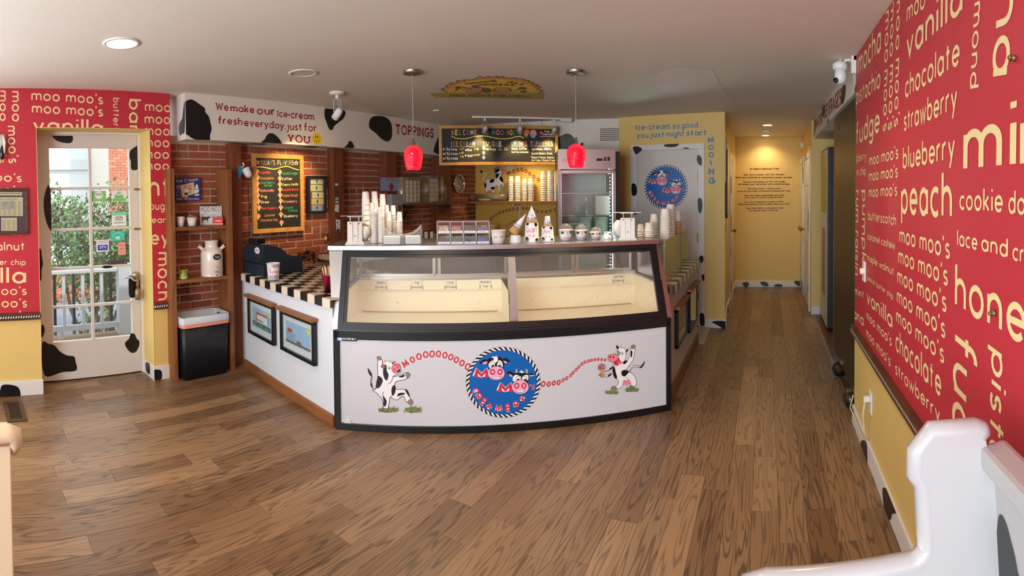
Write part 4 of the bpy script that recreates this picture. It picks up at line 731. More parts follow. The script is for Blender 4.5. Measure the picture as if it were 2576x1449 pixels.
# rear sliding doors and rear posts
m = MB()
for a, b, dd in ((.06, .66, .66), (.62, 1.16, .645), (1.16, 1.72, .66), (1.68, 2.15, .645)):
    MB().sbox(CF, a, b, ZR + .03, 1.125, -dd - .003, -dd).build('rear_glass', ACRY if False else GLASS, root)
    for z in (ZR + .02, 1.115): m.sbox(CF, a, b, z, z + .016, -dd - .008, -dd + .006)
    for s in (a, b): m.sbox(CF, s - .01, s + .01, ZR + .02, 1.13, -dd - .008, -dd + .006)
m.build('rear_door_frame', NICK, root)
# a warm tube light under the top slab
m = MB().sbox(CF, .12, caselen - .12, 1.098, 1.124, -.30, -.26, 0, .004); m.build('light_tube', mat('case_tube', (255, 244, 214), .4, emit=(255, 236, 190), es=3), root)
area('case_tube_light', cpt(caselen / 2, .28, 1.09), (radians(8), 0, atan2(CF.u.y, CF.u.x)), caselen - .3, .04, 1.6, (1, .9, .74))
# flavour tags
TG = vert(CF.P(0, 0, -(TB - .008)).to_2d(), CF.P(1, 0, -(TB - .008)).to_2d()); ct = crop(820, 600, 5.573); cr = crop(1240, 600, 5.574); TAGW = mat('tag_paper', (228, 220, 196), .6)
for c, x0_, x1_, y0_, y1_, s1_, s2_ in ((ct, 705, 850, 615, 700, 'Blueberry', 'Acai Berry'), (ct, 1198, 1352, 615, 700, 'Fig', 'Walnutella'), (ct, 1668, 1822, 625, 690, 'Coffee', 'Milk Chocolate'), (ct, 2162, 2315, 605, 690, 'Black Raspberry', 'Oreo'), (cr, 1685, 1825, 508, 575, 'Caramel Cashew', 'Strawberry')):
    a = TG.px(*c((x0_, y1_))[0]); b = TG.px(*c((x1_, y0_))[0]); zb = ZR - .075; m = MB().sbox(TG, a[0], b[0], zb, ZR, .0, .003, 0); m.sbox(TG, a[0] - .003, a[0] + .001, zb, zb + .03, 0, .006, 1); m.sbox(TG, b[0] - .001, b[0] + .003, zb, zb + .03, 0, .006, 1); w = b[0] - a[0]; n1, n2 = min(.9, len(s1_) * .075 + .1), min(.9, len(s2_) * .075 + .1)
    m2 = [TAGW, BLK]
    for s_, f, nn in ((s1_, .62, n1), (s2_, .18, n2)): text(m, TG, s_, (a[0] + w * (.5 - nn / 2), zb + .075 * f), (a[0] + w * (.5 + nn / 2), zb + .075 * f), (a[0] + w * (.5 - nn / 2), zb + .075 * (f + .16)), 1, sw=.24, d=.0036, local=True, seg=8)
    m.build('flavour_tag', m2, root)
# --- painted artwork on the front panel
F = CF; D0 = .0046; c7 = crop(840, 820, 5.176); c9 = crop(1150, 820, 4.684); cl = crop(1170, 830, 6.3)
BLU = mat('crest_blue', (0, 96, 176), .35); PNK = mat('cow_pink', (236, 176, 204), .45); PNK2 = mat('muzzle_pink', (238, 130, 150), .45); CRIM = mat('crest_crimson', (206, 40, 72), .45); HOOF = mat('hoof_brown', (150, 126, 108), .5); WHC = mat('art_white', (238, 238, 240), .4); HORN = mat('horn_tan', (220, 196, 130), .5); GRS = mat('grass_green', (120, 138, 78), .6); GRS2 = mat('grass_dark_green', (92, 112, 62), .6); REDM = mat('art_red', (200, 36, 40), .45); SCP = mat('scoop_pink', (196, 130, 140), .5)
AM = [WHC, BLK, PNK2, PNK, HOOF, HORN, GRS, GRS2, REDM, SCP, BLU, CRIM, KRAFT]
W_, B_, M_, P_, H_, N_, g_, g2_, R_, S_, U_, C_, K_ = range(13)
def crest(mb, S, X, d=D0):
    """round crest: X maps coordinates of the crest drawing to local units"""
    k = X((100, 0))[0] - X((0, 0))[0]
    L = lambda pts: [X(p) for p in pts]
    cx, cy, Rx, Ry = 602, 826, 592, 562
    E = lambda r, n=64, a=0: ell(cx, cy, Rx * r, Ry * r, n)
    blob(mb, S, L(E(1.0)), d, B_, False, local=True); blob(mb, S, L(E(.992)), d + .0003, W_, False, local=True)
    n = 44
    for i in range(n):
        a = 2 * pi * i / n; da = 2 * pi / n * .52; sk = .10
        pt = lambda r, t: (cx + Rx * r * cos(t), cy + Ry * r * sin(t))
        blob(mb, S, L([pt(.99, a), pt(.99, a + da), pt(.9, a + da + sk), pt(.9, a + sk)]), d + .0006, B_, False, local=True)
    blob(mb, S, L(E(.905)), d + .0009, U_, False, local=True)
    def head(pts_face, ears, muz, mouth, eyes, patch, tuft, horns=()):
        for e_ in ears: blob(mb, S, L(e_[0]), d + .0012, B_, local=True); blob(mb, S, L(e_[1]), d + .0015, P_, local=True)
        for h in horns: blob(mb, S, L(h), d + .0014, N_, local=True)
        blob(mb, S, L(pts_face), d + .0015, B_, local=True); 
        for p in patch: blob(mb, S, L(p), d + .0018, W_, local=True)
        blob(mb, S, L(tuft), d + .002, W_, False, local=True)
        for (x, y, rx, ry) in eyes:
            blob(mb, S, L(ell(x, y, rx + 5, ry + 5)), d + .0021, B_, False, local=True); blob(mb, S, L(ell(x, y, rx, ry)), d + .0024, W_, False, local=True); blob(mb, S, L(ell(x + 4, y + ry * .45, rx * .62, ry * .5)), d + .0027, B_, False, local=True)
        x, y, rx, ry = muz; blob(mb, S, L(ell(x, y, rx + 5, ry + 5, 40)), d + .003, B_, False, local=True); blob(mb, S, L(ell(x, y, rx, ry, 40)), d + .0033, P_, False, local=True)
        blob(mb, S, L(mouth), d + .0036, B_, local=True); cxm = sum(p[0] for p in mouth) / len(mouth); cym = sum(p[1] for p in mouth) / len(mouth); blob(mb, S, L([(cxm + (p[0] - cxm) * .88, cym + (p[1] - cym) * .72) for p in mouth]), d + .0039, W_, local=True)
        for sx in (-1, 1): line(mb, S, L(ell(x + sx * rx * .44, y - ry * .2, rx * .24, ry * .34)), .018 * k / .1 if False else abs(k) * .22, d + .0042, C_, True, False, True)
    head([(350, 530), (360, 460), (420, 425), (480, 412), (560, 425), (610, 480), (618, 560), (560, 600), (400, 600)], [([(370, 470), (300, 462), (250, 490), (228, 520), (270, 535), (330, 530), (372, 510)], [(360, 492), (310, 500), (270, 525), (310, 538), (350, 520)]), ([(590, 470), (640, 440), (680, 465), (718, 495), (690, 505), (640, 515), (605, 500)], [(605, 482), (650, 495), (665, 518), (635, 520), (610, 505)])], (492, 680, 132, 108), [(414, 745), (460, 745), (510, 738), (568, 722), (548, 760), (500, 780), (450, 770)], [(436, 548, 34, 42), (540, 548, 34, 42)], [[(470, 420), (500, 430), (520, 470), (480, 520), (440, 500)], [(400, 500), (440, 480), (470, 520), (450, 590), (385, 590), (370, 540)], [(520, 490), (560, 480), (590, 520), (590, 580), (520, 580)]], [(410, 432), (440, 415), (480, 418), (500, 395), (498, 420), (530, 430), (500, 442), (450, 440)])
    head([(755, 760), (760, 710), (800, 680), (900, 672), (985, 690), (1005, 740), (1010, 800), (960, 830), (790, 820)], [([(775, 700), (740, 660), (672, 652), (670, 690), (700, 725), (760, 735)], [(690, 695), (730, 705), (755, 735), (715, 730)]), ([(1000, 705), (1030, 680), (1080, 690), (1128, 695), (1100, 710), (1050, 725), (1010, 728)], [(1015, 712), (1060, 712), (1115, 702), (1060, 728), (1020, 728)])], (872, 898, 132, 110), [(784, 950), (840, 955), (900, 948), (950, 930), (930, 970), (870, 992), (820, 980)], [(834, 768, 32, 36), (948, 768, 32, 36)], [[(760, 740), (800, 705), (850, 720), (880, 740), (870, 800), (770, 810), (752, 775)], [(905, 740), (950, 710), (995, 715), (1000, 780), (960, 800), (900, 800)]], [(840, 660), (870, 655), (885, 630), (915, 655), (950, 662), (915, 670), (900, 685), (875, 668)], ([(800, 655), (805, 625), (825, 612), (818, 640), (828, 665), (805, 672)], [(958, 618), (980, 620), (990, 650), (980, 678), (962, 680), (968, 650)]))
    def T(s_, a, b, t, sw, dd=.0045, arc=None):
        A_, B2, T_ = X(a), X(b), X(t)
        text(mb, S, s_, A_, B2, T_, W_, sw=sw * 1.75, flare=.9, d=d + dd, local=True, arc=arc); text(mb, S, s_, A_, B2, T_, C_, sw=sw, flare=1.1, d=d + dd + .0003, local=True, arc=arc)
    T('M', (145, 760), (372, 760), (145, 650), .3, .001); T('M', (523, 990), (750, 990), (523, 880), .3, .001); T("'s", (1015, 930), (1100, 930), (1015, 868), .28)
    import itertools
    for ch, x, y, r in (('C', 172, 955, 62), ('R', 222, 1042, 48), ('E', 298, 1120, 34), ('A', 384, 1190, 22), ('M', 532, 1228, 4), ('E', 672, 1215, -10), ('R', 805, 1165, -26), ('Y', 905, 1085, -36)):
        t = radians(r); w = 84 if ch != 'M' else 98; h = 122; ux, uy = cos(t), sin(t); vx, vy = sin(t), -cos(t)
        a = (x - ux * w / 2 - vx * h / 2, y - uy * w / 2 - vy * h / 2); b = (x + ux * w / 2 - vx * h / 2, y + uy * w / 2 - vy * h / 2); tp = (a[0] + vx * h / 1.45, a[1] + vy * h / 1.45); T(ch, a, b, tp, .26)
a_ = F.px(*cl((10, 826))[0]); b_ = F.px(*cl((1195, 826))[0]); t_ = F.px(*cl((602, 262))[0]); u_ = F.px(*cl((602, 1390))[0])
def X1(p): 
    q = F.px(1170 + p[0] / 6.3, 830 + p[1] / 6.3); return q
mb = MB(); crest(mb, F, X1); cf = mb.build('round_crest', AM, fp); cf['label'] = 'blue round crest with two cow heads and the shop name'
# rows of O letters
mb = MB()
text(mb, F, 'M', c7((925, 548))[0], c7((990, 505))[0], c7((900, 480))[0], R_, sw=.32, flare=.9, d=D0)
for (x, y, rx, ry, r) in ((1022, 436, 24, 34, -20), (1108, 396, 28, 36, -12), (1195, 370, 28, 36, -5), (1278, 362, 28, 38, 6), (1362, 360, 26, 36, 4), (1447, 377, 26, 34, 12), (1523, 403, 27, 34, 16), (1595, 438, 26, 34, 20), (1668, 480, 26, 34, 24), (1742, 527, 27, 38, 26)): line(mb, F, c7(*ell(x, y, rx, ry, 20, r)), .0085, D0, R_, True, False)
for (x, y, rx, ry) in ((1013, 680, 20, 28), (1078, 682, 17, 25), (1138, 670, 16, 24), (1195, 664, 16, 24), (1247, 634, 13, 20), (1290, 612, 13, 20), (1335, 579, 12, 18), (1365, 548, 11, 17), (1400, 511, 12, 18), (1432, 480, 11, 17), (1468, 446, 11, 16), (1504, 424, 11, 16), (1546, 411, 11, 15), (1582, 402, 10, 14), (1622, 394, 10, 14), (1660, 391, 9, 13), (1700, 393, 9, 12), (1740, 397, 9, 12)): line(mb, F, c9(*ell(x, y, rx, ry, 18, 20)), .0062 if x > 1200 else .0085, D0, R_, True, False)
mb.build('lettering', AM, fp)
def grass(mb, c, cx, cy, w, h, n=60, wd=.006):
    r = random.Random(int(cx)); blob(mb, F, c(*ell(cx, cy, w * .8, h * .45, 12)), D0, g_)
    for i in range(n):
        t = r.uniform(-1, 1); x = cx + t * w * .8; y = cy + r.uniform(-.2, .5) * h; line(mb, F, c((x, y), (x + t * w * .15 + r.uniform(-8, 8), y - h * r.uniform(.4, .9) * (1 - abs(t) * .5))), wd, D0 + .0003 + i * 2e-6, g_ if r.random() < .5 else g2_, taper=.9)
def ink(mb, c, pts, w=.0032, closed=False, d=D0 + .0012): line(mb, F, c(*pts), w, d, B_, closed)
def fill(mb, c, pts, mi, d=D0 + .0006): blob(mb, F, c(*pts), d, mi)
mb = MB(); c = c7
grass(mb, c, 705, 1090, 160, 75); grass(mb, c, 1030, 1090, 140, 85)
body = [(575, 440), (600, 432), (628, 440), (640, 560), (650, 640), (655, 560), (640, 480), (690, 450), (745, 470), (800, 500), (850, 560), (875, 570), (860, 600), (790, 640), (770, 662), (850, 640), (935, 605), (965, 640), (960, 672), (900, 700), (830, 712), (795, 740), (800, 790), (820, 820), (930, 820), (965, 850), (985, 920), (1010, 960), (965, 985), (935, 975), (920, 925), (895, 908), (860, 930), (822, 960), (780, 945), (730, 930), (722, 1000), (700, 1080), (690, 1115), (650, 1090), (640, 1000), (620, 940), (560, 870), (500, 830), (545, 820), (555, 740), (575, 640), (570, 540)]
fill(mb, c, body, W_); ink(mb, c, body, closed=True)
for pts in ([(575, 650), (610, 660), (638, 700), (625, 750), (590, 800), (560, 806), (545, 790), (560, 720)], [(660, 520), (682, 500), (690, 580), (712, 630), (700, 690), (685, 705), (660, 680), (645, 630), (650, 570)], [(785, 765), (805, 800), (800, 860), (775, 900), (755, 890), (750, 830), (762, 785)], [(848, 650), (880, 640), (918, 625), (918, 655), (880, 668), (850, 662)], [(825, 905), (840, 875), (880, 865), (925, 870), (918, 888), (870, 900), (835, 912)], [(925, 822), (960, 835), (985, 890), (985, 925), (960, 890), (935, 850)], [(640, 905), (665, 930), (688, 975), (682, 1020), (670, 1042), (650, 1035), (645, 970)], [(440, 545), (470, 575), (495, 620), (492, 645), (470, 640), (450, 600)], [(478, 740), (492, 745), (500, 785), (515, 808), (495, 798), (480, 775)], [(612, 512), (640, 505), (680, 510), (680, 540), (645, 545), (618, 535)], [(760, 480), (790, 455), (805, 470), (790, 500), (765, 500)]): fill(mb, c, pts, B_, D0 + .0009)
fill(mb, c, [(620, 515), (650, 515), (668, 535), (640, 542)], M_, D0 + .0012); fill(mb, c, [(775, 480), (800, 462), (795, 500), (778, 510)], M_, D0 + .0012)
fill(mb, c, [(637, 470), (655, 460), (672, 480), (660, 490)], N_, D0 + .0015); fill(mb, c, [(740, 432), (758, 445), (765, 470), (745, 475)], N_, D0 + .0015); blob(mb, F, c((680, 455), (690, 445), (700, 462), (722, 445), (720, 470), (740, 478), (715, 490), (695, 480)), D0 + .0015, W_, False)
mz = [(755, 555), (765, 520), (800, 505), (820, 488), (850, 495), (868, 530), (860, 560), (840, 590), (810, 608), (775, 598)]; fill(mb, c, mz, M_, D0 + .0015); ink(mb, c, mz, .003, True, D0 + .0018)
for x, y in ((792, 566), (830, 528)): line(mb, F, c(*ell(x, y, 12, 17, 14, 20)), .004, D0 + .002, R_, True, False)
fill(mb, c, [(825, 580), (855, 560), (865, 578), (845, 600), (828, 598)], B_, D0 + .002); blob(mb, F, c(*ell(720, 540, 17, 20)), D0 + .0015, B_, False); blob(mb, F, c(*ell(720, 540, 13, 16)), D0 + .0018, W_, False); blob(mb, F, c(*ell(722, 545, 8, 9)), D0 + .0021, B_, False)
for pts in ([(563, 400), (590, 392), (612, 410), (612, 435), (585, 442), (565, 425)], [(938, 612), (965, 600), (990, 620), (985, 650), (962, 672), (942, 655)], [(962, 990), (985, 955), (1020, 965), (1030, 1000), (1008, 1020), (975, 1010)], [(642, 1075), (665, 1065), (695, 1080), (695, 1122), (665, 1108), (645, 1095)]): fill(mb, c, pts, H_, D0 + .0015); ink(mb, c, pts, .0025, True, D0 + .0018)
ink(mb, c, [(545, 820), (500, 800), (478, 740), (490, 645), (500, 660), (490, 730), (510, 790)], .0028); ink(mb, c, [(645, 850), (638, 900), (650, 960), (640, 1060)]); ink(mb, c, [(710, 752), (745, 725), (770, 670)]); ink(mb, c, [(730, 930), (760, 905), (795, 850)])
mb.build('painted_cow', AM, fp, label='dancing cow painted left of the crest, calling out a row of red letters')
mb = MB(); c = c9
grass(mb, c, 1820, 780, 95, 50, 50, .005); grass(mb, c, 2055, 750, 95, 55, 50, .005)
body = [(1885, 265), (1900, 245), (1935, 250), (1975, 270), (1985, 330), (1975, 395), (1950, 430), (1990, 420), (2020, 370), (2038, 290), (2045, 258), (2088, 262), (2085, 330), (2068, 400), (2035, 450), (1995, 500), (1985, 520), (2030, 545), (2060, 555), (2105, 620), (2108, 680), (2085, 712), (2045, 700), (2035, 660), (1960, 640), (1950, 690), (1910, 730), (1870, 740), (1845, 715), (1890, 690), (1895, 640), (1850, 600), (1830, 560), (1780, 595), (1735, 590), (1740, 580), (1790, 560), (1822, 540), (1830, 500), (1825, 485), (1780, 530), (1740, 530), (1790, 515), (1825, 470), (1840, 430), (1880, 400), (1890, 340), (1920, 345), (1885, 320)]
fill(mb, c, body, W_); ink(mb, c, body, .0026, True)
for pts in ([(1832, 470), (1855, 490), (1865, 540), (1880, 590), (1875, 620), (1850, 605), (1830, 540)], [(1932, 540), (1960, 515), (2000, 520), (2022, 535), (2000, 565), (1975, 590), (1940, 580)], [(2042, 300), (2055, 285), (2062, 320), (2052, 365), (2040, 355)], [(2202, 405), (2200, 450), (2170, 490), (2140, 488), (2175, 460)], [(1790, 500), (1825, 478), (1822, 500), (1798, 515)], [(1770, 580), (1815, 555), (1812, 575), (1780, 592)], [(1985, 290), (2010, 262), (2005, 295), (1985, 308)], [(1955, 430), (1975, 405), (2005, 410), (1980, 440), (1958, 448)], [(1888, 300), (1905, 330), (1900, 300), (1895, 275)], [(1872, 225), (1890, 232), (1905, 262), (1885, 270), (1872, 250)]): fill(mb, c, pts, B_, D0 + .0009)
mz = [(1772, 370), (1785, 340), (1820, 335), (1850, 325), (1885, 335), (1895, 365), (1885, 395), (1850, 415), (1815, 418), (1785, 405)]; fill(mb, c, mz, M_, D0 + .0018); ink(mb, c, mz, .0026, True, D0 + .0021)
fill(mb, c, [(1845, 418), (1885, 398), (1905, 370), (1912, 400), (1930, 420), (1900, 450), (1875, 460), (1850, 450)], R_, D0 + .0015); fill(mb, c, [(1880, 395), (1905, 425), (1945, 415), (1940, 440), (1905, 445), (1885, 425)], M_, D0 + .002)
for x, y in ((1799, 362), (1838, 364)): blob(mb, F, c(*ell(x, y, 10, 15)), D0 + .0024, R_, False); blob(mb, F, c(*ell(x, y, 5, 9)), D0 + .0027, B_, False)
for x, y in ((1914, 312), (1943, 320)): blob(mb, F, c(*ell(x, y, 10, 14)), D0 + .0015, B_, False); blob(mb, F, c(*ell(x, y, 6, 9)), D0 + .0018, W_, False); blob(mb, F, c(*ell(x, y + 3, 4, 5)), D0 + .0021, B_, False)
for pts in ([(1905, 240), (1915, 218), (1930, 215), (1922, 240)], [(1968, 262), (1975, 238), (1982, 255), (1978, 275)]): fill(mb, c, pts, N_, D0 + .0015)
fill(mb, c, [(1950, 650), (1990, 640), (2015, 632), (2045, 660), (2030, 680), (1995, 688), (1965, 680)], M_, D0 + .0015)
for x, y in ((1962, 682), (1992, 690), (2025, 674)): line(mb, F, c(*ell(x, y, 8, 8, 10)), .003, D0 + .0018, M_, True, False)
for pts in ([(2050, 262), (2050, 230), (2075, 220), (2095, 235), (2085, 262)], [(1812, 740), (1825, 710), (1860, 712), (1880, 735), (1860, 752)], [(2022, 715), (2040, 698), (2070, 705), (2085, 722), (2050, 730)], [(1665, 570), (1690, 560), (1712, 580), (1700, 600)]): fill(mb, c, pts, H_, D0 + .0015); ink(mb, c, pts, .0022, True, D0 + .0018)
fill(mb, c, [(1675, 520), (1732, 515), (1725, 600), (1712, 605)], K_, D0 + .0018); fill(mb, c, [(1650, 490), (1665, 450), (1695, 435), (1735, 450), (1748, 480), (1735, 510), (1690, 520), (1660, 515)], S_, D0 + .0021); ink(mb, c, [(1660, 470), (1690, 485), (1720, 465), (1700, 450), (1670, 500), (1730, 495)], .003, False, D0 + .0024)
ink(mb, c, [(2035, 540), (2055, 500), (2100, 485), (2160, 488)], .0022); ink(mb, c, [(2030, 545), (2045, 500), (2080, 460), (2150, 465), (2180, 450)], .0022); ink(mb, c, [(1985, 600), (2010, 620), (2035, 645)], .0022); ink(mb, c, [(1830, 430), (1850, 465), (1880, 468), (1910, 440)], .0026)
mb.build('painted_cow', AM, fp, label='dancing cow with a cone painted right of the crest')
mb = MB(); a = c7((48, 136), (300, 148), (300, 192), (48, 182)); blob(mb, F, a, .0155, 0, False); blob(mb, F, c7((50, 138), (112, 141), (112, 184), (50, 181)), .0158, 1, False)
text(mb, F, 'MB', c7((55, 180))[0], c7((110, 182))[0], c7((55, 152))[0], 2, sw=.34, d=.0162, seg=8); text(mb, F, 'MASTER-BILT', c7((118, 170))[0], c7((294, 176))[0], c7((118, 150))[0], 2, sw=.34, d=.0162, seg=8)
mb.build('maker_plate', [BLKM, mat('plate_blue', (40, 110, 200), .4), WHC], root)
mb = MB(); q = F.px(*c7((187, 1252))[0]); M = F.n.to_track_quat('Z', 'Y').to_matrix().to_4x4(); M.translation = F.P(q[0], q[1], .004); mb.lathe([(.0235, 0), (.0235, .004), (.02, .006), (1e-5, .0062)], 30, 0, M); mb.build('round_cap', PANEL, fp)
# ------------------------------------------------------------------ left counter
lc = thing('sales_counter', 'white panelled sales counter with black and white checkered tile top', 'counter', (-3.2, 2.4, 0)); CTZ = .835
fr = lambda a, d, z: CLW.P(a, z, -d)
cb_ = Surf((0, 0, 0), (1, 0, 0), (0, 1, 0), (0, 0, 1)); A0 = CLW.P(.03, 0, -.01); A1 = CLW.P(1.425, 0, -.01)
top_poly = [(A0.x, A0.y), (A1.x - .01, A1.y), (-2.80, 2.60), (-2.96, 2.83), (-2.96, 3.35), (-4.045, 3.35), (-4.045, 2.42)]
MB().prism(cb_, top_poly, .0, .775).build('panel', mat('counter_white_panel', (222, 226, 232), .4), lc)
MB().sbox(CLW, .03, 1.425, 0, .075, -.01, .014, 0, .004).build('kickboard', OAKH, lc)
MB().prism(cb_, [(x, y) for x, y in top_poly], .775, CTZ - .008).build('tile_bed', mat('tile_grout', (120, 112, 100), .8), lc)
TW = mat('tile_cream', (228, 214, 190), .25); TBK = mat('tile_black', (26, 26, 30), .22); TS = .094
def inpoly(x, y, P):
    c = False
    for i in range(len(P)):
        (x1, y1), (x2, y2) = P[i - 1], P[i]
        if (y1 > y) != (y2 > y) and x < (x2 - x1) * (y - y1) / (y2 - y1) + x1: c = not c
    return c
MT = Matrix(((CLW.u.x, -CLW.n.x, 0), (CLW.u.y, -CLW.n.y, 0), (0, 0, 1)))
TS = 1.394 / 15
for i in range(0, 15):
    for j in range(11):
        a = .03 + i * TS; d = -.012 + j * TS; c = fr(a + TS / 2, d + TS / 2, 0)
        if a + TS > 1.44 or not inpoly(c.x, c.y, top_poly): continue
        MB().sbox(CLW, a + .002, a + TS - .002, CTZ - .008, CTZ, -d - TS + .002, -d - .002, 0, .0015).build('tile', (TW, TBK)[(i + j) % 2], lc)
    a = .03 + i * TS
    if a + TS < 1.44: MB().sbox(CLW, a + .002, a + TS - .002, .775, CTZ - .001, .012, .02, 0, .0015).build('tile', (TW, TBK)[i % 2], lc)
# right counter
rc = thing('side_counter', 'right-hand beadboard counter with checkered tile top running back to the store-room door', 'counter', (-.8, 4.3, 0)); bx0 = -.93
XE = lambda y: max(bx0, -.659 - .706 * (y - 3.447) + .03)
MB().prism(Surf((0, 0, 0), (1, 0, 0), (0, 1, 0), (0, 0, 1)), [(-.692, 3.56), (-.692, 5.02), (bx0, 5.02), (bx0, 3.87)], 0, .78).build('panel', mat('counter_beadboard_white', (214, 206, 204), .45), rc); m = MB()
for i in range(34): m.box((-.692, 3.54 + i * .044, .1), (-.689, 3.578 + i * .044, .775))
m.build('beadboard', mat('counter_beadboard_white', (0, 0, 0)), rc); MB().box((-.70, 3.52, 0), (-.672, 5.0, .11), 0, None, .004).build('kickboard', OAKH, rc); MB().prism(Surf((0, 0, 0), (1, 0, 0), (0, 1, 0), (0, 0, 1)), [(-.67, 3.56), (-.67, 5.04), (bx0 - .02, 5.04), (bx0 - .02, 3.90)], .78, .832).build('tile_bed', mat('tile_grout', (120, 112, 100)), rc)
for i in range(15):
    y = 3.54 + i * .1; mt = (TBK, TW)[i % 2]
    MB().box((XE(y + .01), y + .002, .832), (-.668, y + .099, .84), 0, None, .0015).build('tile', mt, rc); MB().box((-.669, y + .002, .775), (-.66, y + .099, .838), 0, None, .0015).build('tile', mt, rc)
g = thing('glass_screen', 'greenish glass sneeze screen standing on the right-hand counter', 'screen', (-.8, 4.3, .84))
gz1 = vert((-.724, 0), (-.724, 1)).px(1710, 587)[1]; gz2 = vert((-.78, 0), (-.78, 1)).px(1728, 577)[1]
MB().box((-.728, 3.56, .841), (-.720, 4.25, gz1)).build('glass_sheet', GREENG, g); MB().box((-.784, 4.38, .841), (-.776, 4.98, gz2)).build('glass_sheet', GREENG, g); MB().box((-.730, 4.25, .841), (-.718, 4.262, gz1)).build('glass_edge', mat('glass_edge_green', (40, 110, 84), .2), g)
# ------------------------------------------------------------------ framed drawings on the counters
def drawing(S, x0, x1, y0, y1, label, art, ledge=True, ang=False):
    a = (S.px(x0, y0)[0] + S.px(x0, y1)[0]) / 2; b = (S.px(x1, y0)[0] + S.px(x1, y1)[0]) / 2; a, b = min(a, b), max(a, b); z1 = (S.px(x0, y0)[1] + S.px(x1, y0)[1]) / 2 if not ang else ang[1]; z0 = ang[0]
    t = thing('framed_drawing', label, 'picture', S.P((a + b) / 2, z0, .0)); w = .026; m = MB()
    m.sbox(S, a, b, z0, z0 + w, 0, .028, 0, .003); m.sbox(S, a, b, z1 - w, z1, 0, .028, 0, .003); m.sbox(S, a, a + w, z0, z1, 0, .0285, 0, .003); m.sbox(S, b - w, b, z0, z1, 0, .0285, 0, .003); m.build('frame', BLKM, t)
    MB().sbox(S, a + w, b - w, z0 + w, z1 - w, .0, .010).build('mat_board', mat('mat_board', (222, 224, 230), .6), t)
    ia, ib, j0, j1 = a + w + .04, b - w - .04, z0 + w + .05, z1 - w - .04; mb = MB(); P = lambda u, v: (ia + (ib - ia) * u, j0 + (j1 - j0) * v)
    for i, (k, mi, *p) in enumerate(art):
        d = .011 + i * .0003
        if k == 'b': blob(mb, S, [P(p[0], p[1]), P(p[2], p[1]), P(p[2], p[3]), P(p[0], p[3])], d, mi, False, local=True)
        if k == 'p': blob(mb, S, [P(*q) for q in p[0]], d, mi, False, local=True)
        if k == 'l': line(mb, S, [P(*q) for q in p[0]], .003, d, mi, p[1], p[2], local=True)
        if k == 'e': blob(mb, S, ell(*P(p[0], p[1]), p[2] * (ib - ia), p[3] * (j1 - j0)), d, mi, False, local=True)
        if k == 't': text(mb, S, p[0], P(p[1], p[2]), P(p[3], p[2]), P(p[1], p[2] + p[4]), mi, sw=.25, d=d, local=True, seg=8)
    mb.build('picture', DM, t)
    MB().sbox(S, a + .01, b - .01, z0 + .01, z1 - .01, .021, .022).build('glass', GLASS, t)
    if ledge: MB().sbox(S, a - .03, b + .015, z1 + .002, z1 + .026, 0, .05, 0, .004).build('ledge', OAKH, t)
    return t
DM = [mat('drawing_sky', (160, 190, 226), .6, var=.2, vs=25), mat('drawing_teal', (70, 190, 180), .6), mat('drawing_grey', (96, 98, 104), .6), WHC, REDM, mat('drawing_orange', (220, 120, 90), .6), mat('drawing_green_yellow', (200, 230, 100), .6), BLK, mat('drawing_cream', (196, 186, 130), .6, var=.2, vs=30), mat('drawing_dark', (60, 52, 46), .6, var=.3, vs=20)]
z0a = .345
drawing(CLW, 630, 694, 752, 868, 'framed child drawing of a shop beside a road, left one under the checkered counter', [('b', 0, 0, 0, 1, 1), ('b', 1, 0, 0, 1, .28), ('p', 2, [(0, .1), (1, .02), (1, .24), (0, .3)]), ('b', 3, .25, .3, .85, .7), ('b', 4, .28, .7, .82, .78), ('b', 5, .22, .32, .27, .8), ('p', 6, [(.88, 1), (1, 1), (1, .75), (.93, .78)]), ('l', 3, [(.1, .2), (.22, .18)], False, False), ('l', 3, [(.4, .16), (.55, .15)], False, False), ('l', 3, [(.72, .13), (.88, .12)], False, False), ('t', 7, 'moo', .3, .36, .6, .08), ('l', 7, [(.25, .3), (.25, .7), (.85, .68), (.85, .3)], False, False)], ang=(z0a, .65))
drawing(CLW, 712, 797, 790, 917, 'framed child drawing of a small shop and red car, right one under the checkered counter', [('b', 0, 0, 0, 1, 1), ('b', 2, 0, 0, 1, .12), ('b', 4, .08, .52, .28, .68), ('l', 7, [(.05, .2), (.05, .5), (.38, .48), (.38, .2)], True, False), ('l', 7, [(.1, .3), (.3, .3)], False, False), ('l', 7, [(.08, .42), (.34, .36), (.34, .42)], False, False), ('e', 4, .55, .2, .1, .05), ('e', 7, .5, .14, .03, .02), ('e', 7, .62, .14, .03, .02), ('p', 6, [(.86, .95), (1, .98), (1, .75), (.9, .72)])], ang=(.35, .65))
drawing(CRW.off(.004), 1697, 1722, 745, 870, 'dark framed picture nearer the display case on the beadboard counter side', [('b', 9, 0, 0, 1, 1), ('l', 5, [(.2, .2), (.4, .5), (.6, .3), (.8, .6)], False, True)], ang=(.33, .625))
drawing(CRW.off(.004), 1729, 1748, 705, 812, 'dark framed picture at the far end of the beadboard counter side', [('b', 8, 0, 0, 1, 1), ('b', 9, .6, 0, 1, 1)], ang=(.28, .64))
# ------------------------------------------------------------------ the crest on the store-room door
def X2(p): return BX.px(1676.5 + (p[0] - 602) / 595 * 54.5, 470.5 + (p[1] - 826) / 565 * 56.5)
mb = MB(); crest(mb, BX, X2, .0125); o = mb.build('round_crest', AM, leaf); o['label'] = 'blue round crest with two cow heads on the door'
